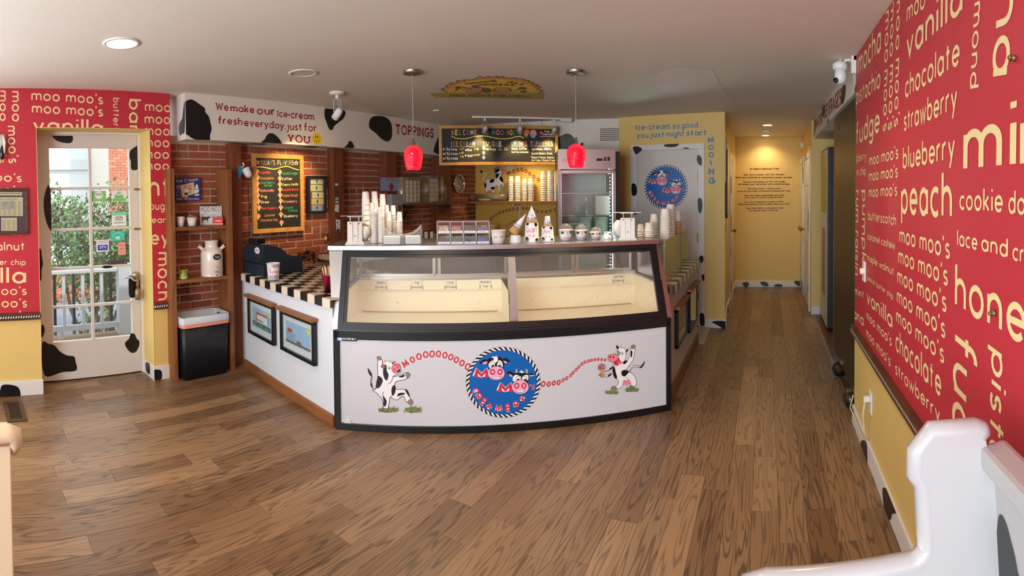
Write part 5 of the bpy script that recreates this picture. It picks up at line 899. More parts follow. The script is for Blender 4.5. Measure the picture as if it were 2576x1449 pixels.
# ------------------------------------------------------------------ chalkboards
def hexm(name, c): return mat('chalk_' + name, c, .7)
CK = [hexm('red', (226, 70, 60)), hexm('orange', (240, 140, 60)), hexm('green', (50, 160, 110)), hexm('pink', (240, 150, 150)), hexm('yellow', (240, 220, 90)), hexm('cream', (240, 232, 200)), hexm('grey', (110, 130, 130)), hexm('tan', (216, 140, 90)), hexm('blue', (120, 170, 200)), KRAFT]
cR, cO, cG, cP, cY, cC, cGr, cT, cB = range(9)
def chalkboard(name, label, S, a, b, z0, z1, w, depth=.03):
    t = thing(name, label, 'chalkboard', S.P((a + b) / 2, z0, 0)); 
    for (p, q, r, s_) in ((a, b, z0, z0 + w), (a, b, z1 - w, z1), (a, a + w, z0 + w, z1 - w), (b - w, b, z0 + w, z1 - w)): MB().sbox(S, p, q, r, s_, 0, depth, 0, .004).build('frame', FRW, t)
    MB().sbox(S, a + w * .9, b - w * .9, z0 + w * .9, z1 - w * .9, .002, depth * .6).build('slate', CHALK, t); return t, S.off(depth * .6)
TB_ = vert((-4.035, 0), (-4.035, 1)); ctf = crop(620, 370, 5.796)
p0, p1, p2, p3_ = [TB_.px(*ctf(q)[0]) for q in ((60, 100), (805, 118), (825, 1205), (90, 1275))]
t, S = chalkboard('flavour_board', 'tall maple-framed chalkboard listing flavours on the brick wall above the register', TB_, (p0[0] + p3_[0]) / 2, (p1[0] + p2[0]) / 2, (p2[1] + p3_[1]) / 2, (p0[1] + p1[1]) / 2, .042); mb = MB()
def ct_(s_, a, b, h, mi, sw=.19, c=ctf, SS=None, **k): text(mb, SS or S, s_, c(a)[0], c(b)[0], c((a[0], a[1] - h))[0], mi, sw=sw, gap=.2, d=.001, seg=12, **k)
x = 200
for ch, mi in zip("TODAY'S", (cO, cT, cGr, cC, cG, cC, cP)): ct_(ch, (x, 262), (x + (30 if ch != "'" else 8), 262), 50, mi, .16); x += 35 if ch != "'" else 14
x = 455
for ch, mi in zip('FLAVORS', (cC, cY, cGr, cC, cG, cT, cC)): ct_(ch, (x, 262), (x + 28, 262), 50, mi, .16); x += 34
def star(mb, S, c, x, y, r, mi, mo): 
    P = lambda k: [(x + k * r * (1 if i % 2 == 0 else .45) * sin(pi * i / 5), y - k * r * (1 if i % 2 == 0 else .45) * cos(pi * i / 5)) for i in range(10)]
    blob(mb, S, c(*P(1.25)), .001, mo, False); blob(mb, S, c(*P(.85)), .0014, mi, False)
star(mb, S, ctf, 157, 222, 32, cR, cC); star(mb, S, ctf, 725, 232, 32, cR, cC)
line(mb, S, ctf((120, 330), (160, 290), (260, 295), (400, 322), (520, 290), (600, 282), (700, 318), (765, 332)), .008, .001, cY)
def cone_icon(mb, S, c, x, y, h):
    blob(mb, S, c((x - h * .22, y - h * .05), (x + h * .22, y - h * .05), (x + h * .03, y + h * .5), (x - h * .03, y + h * .5)), .001, cY, False); blob(mb, S, c((x - h * .36, y + h * .02), (x - h * .25, y - h * .3), (x, y - h * .5), (x + h * .25, y - h * .3), (x + h * .36, y + h * .02), (x, y - h * .02)), .0014, cP)
for x, y in ((155, 365), (160, 450), (160, 540), (163, 628), (166, 712), (172, 798), (182, 890), (174, 1015), (486, 375), (487, 465), (487, 550), (489, 625), (489, 708), (497, 793), (500, 888), (503, 990), (510, 1108)): cone_icon(mb, S, ctf, x, y, 92)
for s_, a, b, mi in (('Vanilla', (190, 392), (348, 388), cR), ('Chocolate', (188, 475), (396, 472), cO), ('Acai Berry', (205, 540), (410, 535), cG), ('Sorbet', (258, 580), (380, 578), cG), ('Walnutella', (195, 655), (400, 650), cP), ('Fig', (215, 742), (298, 740), cY), ('Oreo', (205, 822), (328, 820), cC), ('Black Raspberry', (215, 912), (455, 905), cR), ('Caramel', (262, 1018), (412, 1008), cT), ('Chocolate Chip', (205, 1088), (452, 1078), cT), ('Vanilla Fudge', (518, 408), (745, 398), cG), ('Coffee', (520, 485), (662, 480), cC), ('Cherry Vanilla', (522, 570), (752, 560), cY), ('Chocolate Brownie', (518, 645), (758, 632), cR), ('Cookie Dough', (520, 728), (748, 718), cO), ('Strawberry', (528, 815), (735, 808), cP), ('Caramel', (540, 905), (676, 898), cG), ('Cashew', (608, 945), (742, 940), cG), ('Blueberry', (545, 1028), (745, 1020), cC)): ct_(s_, a, b, 30, mi, .24)
mb.build('chalk_writing', CK, t)
# menu board
cmn = crop(1080, 300, 7.156); MN = vert((-3.59, 4.81), (-2.46, 5.69)); p0, p1, p2, p3_ = [MN.px(*cmn(q)[0]) for q in ((165, 110), (2320, 140), (2303, 828), (178, 835))]
t, S = chalkboard('menu_board', 'wide maple-framed menu chalkboard hanging below the ceiling behind the display case', MN, (p0[0] + p3_[0]) / 2, (p1[0] + p2[0]) / 2, (p2[1] + p3_[1]) / 2, (p0[1] + p1[1]) / 2, .036); mb = MB()
a_, b_ = (p0[0] + p3_[0]) / 2, (p1[0] + p2[0]) / 2; zt = (p0[1] + p1[1]) / 2
for a in (a_ + .2, b_ - .2): MB().cyl(MN.P(a, zt - .01, .01), MN.P(a, CH - .001, .01), .003).build('hanging_wire', NICK, t)
cols = (cO, cY, cG, cP, cGr, cC, cT)
def rainbow(s_, x0, x1, y, h, sw=.24, off=0):
    n = len(s_); w = (x1 - x0) / n
    for i, ch in enumerate(s_):
        if ch == 'I': ct_('I', (x0 + i * w + w * .42, y), (x0 + i * w + w * .58, y), h, cols[(i + off) % 7], sw, cmn)
        elif ch != ' ': ct_(ch, (x0 + i * w + w * .1, y), (x0 + (i + 1) * w - w * .12, y), h, cols[(i + off) % 7], sw, cmn)
rainbow('WELCOME', 388, 872, 288, 75); rainbow('TO', 952, 1075, 288, 75, off=3); rainbow('MOO', 1118, 1352, 286, 72, off=2); rainbow("MOO'S", 1395, 1665, 288, 72, off=0)
rainbow('ICE', 372, 528, 478, 58, off=5); rainbow('CREAM', 545, 828, 478, 58, off=1); rainbow('SUNDAE', 955, 1310, 475, 58); rainbow('DRINKS', 1478, 1762, 475, 58, off=2); rainbow('TOPPINGS', 1815, 2230, 478, 60, off=1)
for x0_, x1_, y in ((378, 828, 492), (955, 1320, 485), (1482, 1775, 485), (1818, 2225, 485)): line(mb, S, cmn((x0_, y), (x1_, y)), .004, .001, cC, sm=False)
line(mb, S, cmn((395, 305), (500, 345), (650, 350), (800, 315), (960, 300), (1100, 320), (1250, 350), (1420, 350), (1560, 315), (1640, 312), (1705, 342)), .009, .001, cY)
line(mb, S, cmn((1985, 308), (2255, 312)), .007, .001, cP, sm=False); star(mb, S, cmn, 2012, 240, 28, cO, cR)
for s_, a, b, h, mi in (('Made', (2070, 236), (2165, 240), 28, cC), ('Fresh Daily', (2035, 285), (2250, 292), 26, cC), ('1 Big Scoop', (290, 562), (505, 565), 38, cC), ('2 Big Scoops', (280, 642), (515, 645), 38, cC), ('3 Big Scoops', (280, 725), (515, 728), 38, cC), ('5.07', (540, 555), (622, 550), 28, cY), ('6.25', (538, 628), (620, 622), 28, cY), ('7.15', (550, 698), (618, 694), 28, cY), ('Pint', (685, 580), (768, 578), 36, cC), ('7.15', (810, 560), (888, 556), 28, cY), ('Quart', (688, 680), (802, 676), 38, cC), ('11.99', (815, 668), (908, 660), 28, cY), ('Hot Fudge', (1015, 562), (1198, 565), 40, cC), ('7.95', (1235, 568), (1308, 562), 22, cY), ('8.90', (1345, 562), (1410, 558), 22, cY), ('Med', (1245, 518), (1290, 516), 14, cC), ('Lrg', (1345, 518), (1380, 516), 14, cC), ('Water, Coffee', (1480, 552), (1755, 550), 34, cC), ('Iced Tea, Lemonade', (1480, 608), (1785, 608), 26, cC), ("Sprinkles, M&M's,", (1842, 560), (2200, 558), 34, cC), ('Gummi Bears, Oreo,', (1840, 638), (2218, 636), 34, cC), ("Reese's Pieces, Walnuts", (1838, 705), (2250, 710), 32, cC), ('Hot Fudge, Whipped Cream', (1840, 755), (2270, 758), 28, cC)): ct_(s_, a, b, h, mi, .24, cmn)
def bowl(x, y, h): blob(mb, S, cmn((x - h * .4, y), (x + h * .4, y), (x + h * .25, y + h * .35), (x + h * .08, y + h * .5), (x - h * .08, y + h * .5), (x - h * .25, y + h * .35)), .001, cB); blob(mb, S, cmn((x - h * .35, y), (x - h * .3, y - h * .35), (x, y - h * .5), (x + h * .3, y - h * .35), (x + h * .35, y)), .0014, cP); line(mb, S, cmn((x - h * .33, y - h * .1), (x, y + h * .02), (x + h * .33, y - h * .1)), .006, .0018, cT)
bowl(1870, 262, 150)
for y in (520, 605, 690): bowl(980, y, 70)
blob(mb, S, cmn((1700, 265), (1785, 265), (1745, 335)), .001, 9, False); blob(mb, S, cmn((1690, 235), (1700, 195), (1745, 188), (1790, 195), (1798, 235), (1780, 270), (1745, 262), (1705, 270)), .0014, cO)
for x, y in ((258, 540), (258, 625), (258, 712), (660, 555), (655, 652)): blob(mb, S, cmn(*ell(x, y, 14, 16, 10)), .001, cC)
mb.build('chalk_writing', CK, t)
# framed banknotes
cbk = ctf; t = thing('banknote_frame', 'narrow black frame of banknotes hung on the brick beside the flavour board', 'picture frame', (-4.03, 3.3, 1.3))
a = TB_.px(*ctf((872, 700))[0])[0]; b = TB_.px(*ctf((1142, 700))[0])[0]; z0 = (TB_.px(*ctf((885, 975))[0])[1] + TB_.px(*ctf((1140, 968))[0])[1]) / 2; z1 = TB_.px(*ctf((1000, 423))[0])[1]; w = .028
for (p, q, r, s_) in ((a, b, z0, z0 + w), (a, b, z1 - w, z1), (a, a + w, z0 + w, z1 - w), (b - w, b, z0 + w, z1 - w)): MB().sbox(TB_, p, q, r, s_, 0, .03, 0, .003).build('frame', BLKP, t)
MB().sbox(TB_, a + w, b - w, z0 + w, z1 - w, .004, .008).build('backing', mat('brown_backing', (110, 74, 48), .7), t)
NB = [mat('banknote_green', (208, 208, 170), .6, var=.15, vs=60), mat('banknote_ink', (70, 80, 66), .6), mat('banknote_blue', (150, 170, 210), .6), mat('banknote_orange', (214, 186, 130), .6)]
for i, (x0_, y0_, x1_, y1_, bm_) in enumerate(((930, 455, 1112, 540, 0), (925, 550, 1103, 640, 0), (950, 655, 1122, 742, 0), (940, 750, 1115, 835, 3), (945, 842, 1095, 930, 2))):
    m = MB(); c = ctf; blob(m, TB_, c((x0_, y0_), (x1_, y0_ + 4), (x1_, y1_), (x0_, y1_)), .0085 + i * .0004, bm_, False); xm, ym = (x0_ + x1_) / 2, (y0_ + y1_) / 2; blob(m, TB_, c(*ell(xm, ym, 15, 30, 12)), .0088 + i * .0004, 1, False)
    for xx in (x0_ + 40, x1_ - 35): line(m, TB_, c(*ell(xx, ym, 12, 14, 10)), .003, .0089 + i * .0004, 1, True)
    line(m, TB_, c((x0_ + 8, y0_ + 8), (x1_ - 8, y0_ + 10), (x1_ - 8, y1_ - 8), (x0_ + 8, y1_ - 8)), .002, .0089 + i * .0004, 1, True, False); m.build('banknote', NB, t)
MB().sbox(TB_, a + .01, b - .01, z0 + .01, z1 - .01, .022, .023).build('glass', GLASS, t)
# ------------------------------------------------------------------ timber posts
def post(px0, px1, z0, z1, label, xf=-3.955):
    S_ = vert((xf, 0), (xf, 1)); a, b = S_.px(px0, 600)[0], S_.px(px1, 600)[0]; o = MB().box((-4.062, a, z0), (xf, b, z1), 0, None, .005).build('timber_post', BEAM); return tag(o, label, 'post', group='timber posts against the brick wall')
po1 = post(586, 611, 0, 1.995, 'dark timber post between the shelf unit and the checkered counter')
post(842.5, 867.5, CTZ + .002, 1.995, 'timber post with notes taped on, right of the banknote frame'); post(974, 1001, .903, 1.995, 'timber post behind the blue poster and the cup stacks'); post(1103, 1136, .903, 1.995, 'timber post left of the round wall clock')
PS = vert((-3.953, 0), (-3.953, 1)); ctn = ctf
for i, (pts, mt, lab) in enumerate((([(1290, 528), (1335, 530), (1335, 562), (1292, 562)], 'white', 'small white note highest on the post beside the banknote frame'), ([(1300, 735), (1343, 728), (1343, 752), (1300, 756)], 'teal', 'pale teal note on the post beside the banknote frame'), ([(1295, 757), (1342, 755), (1342, 775), (1295, 777)], 'green', 'pale green note just under the teal one on the post'), ([(1298, 790), (1346, 788), (1346, 815), (1298, 818)], 'yellow', 'pale yellow sticky note on the post'), ([(1300, 835), (1350, 838), (1345, 955), (1285, 930)], 'white', 'torn white receipt taped on the post'), ([(1305, 1055), (1366, 1062), (1362, 1225), (1312, 1222)], 'print', 'white card with black cow print lowest on the post'))):
    m = MB(); p = [PS.px(*q) for q in ctf(*pts)]; m.prism(PS, p[::-1], -.0005, .0015); 
    if mt == 'print':
        for x, y, r in ((1325, 1100, 12), (1345, 1130, 8), (1322, 1165, 10), (1350, 1180, 8), (1335, 1208, 22)): blob(m, PS, ctf(*ell(x, y, r, r * .8, 9)), .0018, 1)
    tag(m.build('paper_note', [mat('note_' + mt, {'white': (226, 214, 200), 'teal': (140, 190, 186), 'green': (170, 200, 150), 'yellow': (220, 206, 130), 'print': (228, 224, 220)}[mt], .6), BLK]), lab, 'note')
# ------------------------------------------------------------------ shelf unit with its things
sh = thing('shelf_unit', 'tall open pine shelf unit against the brick by the door', 'shelf', (-3.95, 1.95, 0)); XF = -3.855
sa0, sa1 = 1.665, 2.16; SU = vert((XF, 0), (XF, 1)); zt = SU.px(436, 424)[1]
for y0, y1 in ((SU.px(430, 600)[0], SU.px(442, 600)[0]), (SU.px(574, 600)[0], SU.px(588, 700)[0])): MB().box((-4.055, y0, 0), (XF, y1, zt), 0, None, .003).build('side_panel', OAKT, sh)
ya, yb = SU.px(442, 600)[0], SU.px(574, 600)[0]; zs = [SU.px(510, 569)[1], SU.px(510, 700)[1]]
for z in zs: MB().box((-4.05, ya, z - .03), (XF - .008, yb, z), 0, None, .003).build('shelf_board', OAKH, sh)
c6 = crop(420, 400, 4.528)
def onshelf(px, z, x=-3.94): return Vector((x, x / _m.tan(az(px)), z))
def face(P):  # frame looking at the camera from P
    d = Vector((-P.x, -P.y, 0)).normalized(); return Surf(P, Vector((-d.y, d.x, 0)), (0, 0, 1), d)
def Rz(P, extra=0): d = face(P).n; return Matrix.Translation(P) @ Matrix.Rotation(atan2(d.x, -d.y) + extra, 4, 'Z')   # local -Y faces the camera
# tin sign
S = vert((-4.03, 0), (-4.03, 1)); q = [S.px(*p) for p in c6((92, 212), (378, 214), (378, 474), (96, 476))]; ya_, yb_ = max(q[0][0], ya + .004), q[1][0]; z0, z1 = (q[2][1] + q[3][1]) / 2, (q[0][1] + q[1][1]) / 2
SG = [mat('sign_blue', (44, 54, 130), .5), mat('sign_cream', (222, 206, 150), .5), mat('sign_pink', (224, 170, 160), .5), BLK, WHC, REDM]
m = MB().sbox(S, ya_, yb_, z0, z1, -.004, .004)
blob(m, S, c6((150, 300), (302, 262), (320, 395), (170, 440)), .0045, 1, False); text(m, S, 'Ice Cream', c6((108, 270))[0], c6((352, 250))[0], c6((108, 242))[0], 1, sw=.22, d=.0047); text(m, S, 'COOL AND DELICIOUS', c6((108, 466))[0], c6((362, 464))[0], c6((108, 450))[0], 1, sw=.3, d=.0047, seg=8)
for pts, mi in (([(235, 330), (240, 300), (270, 292), (285, 305), (280, 335), (255, 340)], 2), ([(245, 340), (275, 340), (262, 395)], 1), ([(190, 310), (205, 290), (225, 290), (230, 320), (215, 335), (195, 330)], 2), ([(195, 335), (232, 335), (235, 385), (200, 385)], 4), ([(200, 385), (234, 385), (232, 408), (205, 408)], 0), ([(208, 408), (228, 408), (232, 440), (205, 440)], 2), ([(312, 350), (362, 345), (350, 385), (322, 388)], 4), ([(325, 300), (345, 290), (352, 345), (320, 348)], 4), ([(318, 285), (332, 280), (330, 300), (320, 302)], 5), ([(315, 405), (365, 400), (360, 415), (320, 420)], 4)): blob(m, S, c6(*pts), .005, mi)
line(m, S, c6((262, 392), (275, 340), (245, 340), (262, 392)), .002, .0052, 3, sm=False); line(m, S, c6(*ell(135, 325, 28, 25, 16)), .002, .0052, 1, True); line(m, S, c6(*ell(128, 395, 24, 22, 16)), .002, .0052, 1, True)
text(m, S, 'GIANT', c6((110, 318))[0], c6((160, 314))[0], c6((110, 306))[0], 1, sw=.3, d=.0054, seg=8); text(m, S, 'CONES', c6((112, 338))[0], c6((160, 334))[0], c6((112, 326))[0], 1, sw=.3, d=.0054, seg=8)
tag(m.build('tin_sign', SG), 'blue retro ice cream tin sign on the upper part of the shelf unit', 'sign')
# sign, card, cups, can, toy
P = onshelf(529, zs[0] + .001, -3.97); S = face(P); S.n = (S.n + Vector((0, 0, .12))).normalized(); S.v = S.n.cross(S.u).normalized(); q = [S.px(*p) for p in c6((372, 540), (624, 540), (622, 722), (376, 728))]; a0_, a1_ = q[0][0], q[1][0]; hh = q[0][1]
m = MB().sbox(S, a0_, a1_, 0, hh, -.012, 0, 0, .002)
S0 = S; 
text(m, S0, 'MOO MOO', c6((385, 604))[0], c6((612, 598))[0], c6((385, 562))[0], 1, sw=.16, flare=.8, d=.0006); line(m, S0, c6((388, 625), (400, 640), (420, 625), (440, 615), (480, 640), (520, 632), (570, 628), (600, 615), (608, 632)), .003, .0006, 2); text(m, S0, 'MOO MOO', c6((505, 668))[0], c6((618, 664))[0], c6((505, 652))[0], 1, sw=.2, d=.0006)
blob(m, S0, c6((395, 660), (470, 658), (482, 652), (496, 660), (490, 672), (470, 680), (466, 718), (458, 718), (455, 695), (415, 695), (412, 722), (404, 722), (400, 690), (396, 700)), .0006, 1, False)
tag(m.build('wooden_sign', [mat('sign_whitewash', (214, 208, 204), .6), BLK, mat('sign_grey', (120, 120, 124), .6)]), 'white square cow silhouette sign leaning on the shelf unit', 'sign')
P = onshelf(548, zs[0] + .001, -3.885); S = face(P); q0 = S.px(*c6((522, 732))[0])[0]; q1 = S.px(*c6((638, 732))[0])[0]; h_ = S.px(*c6((580, 662))[0])[1]; m = MB().sbox(S, q0, q1, 0, h_, -.002, 0); m.sbox(S, q0, q1, 0, .003, -.03, 0); text(m, S, 'MOO', (q0 + .022, h_ * .42), (q1 - .018, h_ * .42), (q0 + .022, h_ * .42 + .011), 1, sw=.32, d=.0006, local=True); blob(m, S, [(q0 + .002, h_ * .05), (q1 - .002, h_ * .05), (q1 - .002, h_ * .22), (q0 + .002, h_ * .22)], .0005, 2, False, local=True)
tag(m.build('business_card', [mat('card_red', (206, 52, 36), .45), WHC, mat('card_pink', (240, 160, 150), .5)]), 'small red card standing in front of the cow silhouette sign', 'card')
def cup_mb(r0, r1, h, n=24, lip=True, wall=.0015, solid=True):
    """upright open paper cup: r0 at the foot, r1 at the mouth"""
    m = MB(); pr = [(1e-5, .003), (r0 - .004, .003), (r0 - .003, 0), (r0, 0), (r0 + (r1 - r0) * .5, h * .5), (r1, h - .003)]
    if lip: pr += [(r1 + .0022, h - .002), (r1 + .0022, h + .0008), (r1, h + .001)]
    pr += [(r1 - wall, h - .002), (r0 - .002, .006), (1e-5, .006)]; return m.lathe(pr, n, 0, None, False)
for i, (x0_, x1_, yt, yb2, leafy) in enumerate(((98, 200, 628, 740, False), (222, 342, 640, 738, True))):
    px = 420 + (x0_ + x1_) / 2 / 4.528; P = onshelf(px, zs[0] + .001, -3.93); dd = hypot(P.x, P.y); r = (x1_ - x0_) / 4.528 / 2 * dd / FPX; h = (yb2 - yt) / 4.528 * dd / FPX
    t = thing('paper_cup', ('white paper cup at the left end of the upper shelf', 'white paper cup filled with green mint sprigs on the upper shelf')[i], 'cup', P); m = cup_mb(r * .72, r, h); m.v = [tuple(P + Vector(v)) for v in m.v]; m.build('cup', CUPM, t)
    if leafy:
        m = MB(); rr = random.Random(3)
        for k in range(40):
            a = rr.uniform(0, 6.28); q = rr.uniform(0, .8) * r; b = P + Vector((q * cos(a), q * sin(a), h * rr.uniform(.8, 1.15))); v1 = Vector((rr.uniform(-1, 1), rr.uniform(-1, 1), rr.uniform(0, 1))).normalized() * .02; v2 = v1.orthogonal().normalized() * .006; m.add([b - v1, b - v2, b + v1, b + v2], [(0, 1, 2, 3)])
        m.build('sprigs', mat('dried_green', (150, 150, 84), .7), t, kind='stuff')
P = onshelf(530, zs[1] + .001, -3.945); t = thing('milk_can_dispenser', 'cream ceramic milk can dispenser with tap on the lower shelf', 'dispenser', P); dd = hypot(P.x, P.y); k = dd / FPX / 4.528; TT = Matrix.Translation(P); R_c = 128 * k; H_c = 402 * k
CER = mat('glazed_cream_ceramic', (232, 218, 206), .18, coat=.4)
MB().lathe([(R_c * .98, 0), (R_c * 1.0, .004), (R_c * .98, .012), (R_c * .97, .02), (R_c, .03), (R_c, H_c * .62), (R_c * .96, H_c * .69), (R_c * .82, H_c * .76), (R_c * .62, H_c * .80), (R_c * .58, H_c * .84), (R_c * .58, H_c * .95), (R_c * .64, H_c * .97), (R_c * .65, H_c * .99), (R_c * .6, H_c), (R_c * .52, H_c * .985), (R_c * .5, H_c * .85), (1e-5, H_c * .84)], 40, 0, TT, False).build('body', CER, t)
Sf = face(P)
for s_ in (-1, 1):
    m = MB(); a = P + Sf.u * (s_ * R_c * .72) + Vector((0, 0, H_c * .72)); b = P + Sf.u * (s_ * R_c * 1.1) + Vector((0, 0, H_c * .83)); m.cyl(a, b, R_c * .16, 16); d_ = (b - a).normalized(); m.cyl(b - d_ * .004, b + d_ * .006, R_c * .19, 16); m.build('side_handle', CER, t)
q = P + Sf.n * (R_c * 1.0) + Sf.u * (R_c * .47); q = P + (Sf.n * .88 + Sf.u * .47) * R_c; nn = (q - P).normalized(); Sl = Surf(q + Vector((0, 0, H_c * .555)), Vector((-nn.y, nn.x, 0)), (0, 0, 1), nn); m = MB(); m.prism(Sl, ell(0, 0, R_c * .48, H_c * .1), .0, .005, 0); m.prism(Sl, ell(0, 0, R_c * .42, H_c * .085), .005, .006, 1); text(m, Sl, 'Moo!', (-R_c * .24, -.014), (R_c * .26, -.012), (-R_c * .24, .006), 0, sw=.14, d=.0065, local=True); m.build('name_plaque', [WHC, BLK], t)
m = MB(); w0 = [P + (Sf.n * cos(a) + Sf.u * sin(a)) * R_c * .84 + Vector((0, 0, H_c * (.75 - .11 * max(0, 1 - abs(a - .4) / .9)))) for a in [(-1.2 + 3.2 * i / 16) for i in range(17)]]; m.tube(w0, .0015, 5); m.build('cord', mat('grey_cord', (90, 84, 80), .6), t)
nn = (Sf.n * .93 + Sf.u * .3).normalized(); q = P + nn * R_c; m = MB(); m.cyl(q + Vector((0, 0, .045)), q + nn * .045 + Vector((0, 0, .045)), .008); m.cyl(q + nn * .04 + Vector((0, 0, .05)), q + nn * .04 + Vector((0, 0, .015)), .008, r2=.006); m.cyl(q + nn * .04 + Vector((0, 0, .048)), q + nn * .04 + Vector((0, 0, .085)), .005); m.ball(q + nn * .04 + Vector((0, 0, .09)), .009); m.build('tap', CHROME, t)
P = onshelf(457, zs[1] + .001, -3.93); t = thing('piggy_toy', 'small green animal-shaped ornament at the left end of the lower shelf', 'ornament', P); k = hypot(P.x, P.y) / FPX / 4.528; r = 50 * k; GR = mat('toy_green', (150, 176, 70), .35); m = MB(); m.lathe([(r, 0), (r * 1.02, r * .3), (r * .95, r * 1.1), (r * .7, r * 1.75), (r * .3, r * 2.0), (1e-5, r * 2.05)], 24, 0, Matrix.Translation(P)); m.build('body', GR, t)
Sf = face(P); m = MB(); m.lathe([(r * 1.06, .0), (r * 1.08, r * .3), (r * 1.05, r * .42), (1e-5, r * .43)], 24, 0, Matrix.Translation(P)); m.build('base', mat('toy_cream', (220, 214, 170), .4), t)
for s_ in (-1, 1):
    MB().ball(P + Sf.u * (s_ * r * .8) + Vector((0, 0, r * 1.9)), r * .28, 10, 0, (1.3, 1.3, .7)).build('ear', GR, t); m = MB(); m.ball(P + Sf.u * (s_ * r * .35) + Sf.n * r * .72 + Vector((0, 0, r * 1.45)), r * .26, 12); m.ball(P + Sf.u * (s_ * r * .35) + Sf.n * r * .95 + Vector((0, 0, r * 1.45)), r * .1, 8, 1); m.build('eye', [GR, BLK], t)
# bin
S = SU; P = onshelf(502, 0, -3.945); t = thing('waste_bin', 'tall black waste bin with a clear liner at the foot of the shelf unit', 'bin', P); y0, y1 = ya + .015, yb - .028; zt_ = SU.px(500, 793)[1]
def rrect(x0, x1, y0, y1, r, z, n=5): return [Vector((cx + r * cos(radians(a)), cy + r * sin(radians(a)), z)) for cx, cy, a0 in ((x1 - r, y1 - r, 0), (x0 + r, y1 - r, 90), (x0 + r, y0 + r, 180), (x1 - r, y0 + r, 270)) for a in [a0 + 90 * i / n for i in range(n + 1)]]
def loft(m, rings, mi=0, cap0=True, cap1=False):
    n = len(rings[0]); vs = [v for r in rings for v in r]; fs = [(j * n + i, j * n + (i + 1) % n, (j + 1) * n + (i + 1) % n, (j + 1) * n + i) for j in range(len(rings) - 1) for i in range(n)]
    if cap0: fs.append(tuple(range(n))[::-1])
    if cap1: fs.append(tuple((len(rings) - 1) * n + i for i in range(n)))
    m.add(vs, fs, mi, True); return m
bx = (-4.045, -3.80)
m = MB(); loft(m, [rrect(bx[0] + .02, bx[1] - .02, y0 + .02, y1 - .02, .03, .004), rrect(bx[0] + .002, bx[1], y0 + .004, y1 - .004, .035, zt_ - .03), rrect(bx[0] + .01, bx[1] - .008, y0 + .01, y1 - .01, .03, zt_ - .03), rrect(bx[0] + .03, bx[1] - .03, y0 + .03, y1 - .03, .03, .02)]); m.build('bin_body', mat('bin_black', (20, 24, 32), .45), t)
m = MB(); rr = random.Random(5); w = lambda r, k: [v + Vector((rr.uniform(-k, k), rr.uniform(-k, k), rr.uniform(-k, k))) for v in r]
loft(m, [rrect(bx[0] + .02, bx[1] - .02, y0 + .015, y1 - .015, .03, zt_ - .12), w(rrect(bx[0] + .01, bx[1] - .006, y0 + .008, y1 - .008, .035, zt_ + .005), .003), w(rrect(bx[0] - .0, bx[1] + .008, y0 - .002, y1 + .002, .04, zt_ - .002), .004), w(rrect(bx[0] - .0, bx[1] + .009, y0 - .002, y1 + .003, .04, zt_ - .055), .004)], cap0=False); m.build('bin_liner', mat('liner_film', (206, 214, 222), .35), t)
m = MB(); loft(m, [rrect(bx[0] + .0, bx[1] + .0115, y0 - .001, y1 + .001, .04, zt_ - .082), rrect(bx[0] + .0, bx[1] + .0118, y0 - .001, y1 + .001, .04, zt_ - .052)], cap0=False); m.build('drawstring', mat('liner_pink', (226, 150, 130), .5), t)
# bell on the door handle
q = D.P(kx, kz - .012, .058); t = thing('cow_bell', 'small brass cow bell hung on a cord from the door handle', 'bell', q); m = MB(); m.tube([q + Vector((0, 0, .01)), q + Vector((.004, .004, -.04)), q + Vector((0, 0, -.09))], .009, 6); m.ball(q + Vector((0, 0, -.03)), .016, 8); m.ball(q + Vector((0, 0, -.06)), .014, 8); m.build('cord', mat('jute_cord', (150, 112, 76), .8), t)
MB().lathe([(.02, 0), (.026, .02), (.026, .06), (.02, .09), (.008, .10), (1e-5, .101)], 18, 0, Matrix.Translation(q + Vector((0, 0, -.19))), True).build('bell_body', mat('worn_bronze', (150, 128, 92), .4, .7, var=.4, vs=50), t)
# newspaper frame on the left wall, ornament at the edge, floor register, left bench arm
S = WL; t = thing('clipping_frame', 'framed newspaper clippings on dark mat hung on the red wall left of the door', 'picture frame', (-3.95, .4, 1.1)); a = S.px(*c1((205, 960))[0])[0]; z1 = S.px(*c1((100, 792))[0])[1]; z0 = S.px(*c1((100, 1130))[0])[1]; b = a - .62; w = .02
for (p, q, r, s_) in ((b, a, z0, z0 + w), (b, a, z1 - w, z1), (b, b + w, z0 + w, z1 - w), (a - w, a, z0 + w, z1 - w)): MB().sbox(S, p, q, r, s_, 0, .025, 0, .003).build('frame', OAKD, t)
MB().sbox(S, b + w, a - w, z0 + w, z1 - w, 0, .012).build('mat_board', mat('navy_mat', (26, 28, 52), .6), t); NP = [mat('newsprint', (206, 196, 160), .7), mat('newsprint_ink', (96, 92, 80), .7), mat('news_photo', (150, 156, 146), .7, var=.5, vs=40)]
for bx_, by_, ex, ey, nm, ttl in ((-40, 822, 158, 845, 'masthead', None), (-60, 858, 165, 995, 'clipping', 'Run to Moo Moo'), (8, 1008, 122, 1102, 'clipping', None)):
    m = MB(); blob(m, S, c1((bx_, by_), (ex, by_), (ex, ey), (bx_, ey)), .013, 0, False)
    if ey - by_ > 50:
        x = bx_ + 6
        while x < ex - 25:
            y = by_ + (30 if ttl else 14)
            while y < ey - 5: blob(m, S, c1((x, y), (x + 28, y), (x + 28, y + 1.6), (x, y + 1.6)), .0133, 1, False); y += 4.2
            x += 36
        if ttl: text(m, S, ttl, c1((2, 880))[0], c1((125, 876))[0], c1((2, 870))[0], 1, sw=.3, d=.0136); blob(m, S, c1((12, 888), (105, 882), (107, 942), (14, 946)), .0136, 2, False)
    else: line(m, S, c1((bx_ + 4, by_ + 10), (ex - 4, by_ + 10)), .006, .0133, 1, sm=False)
    m.build(nm, NP, t)
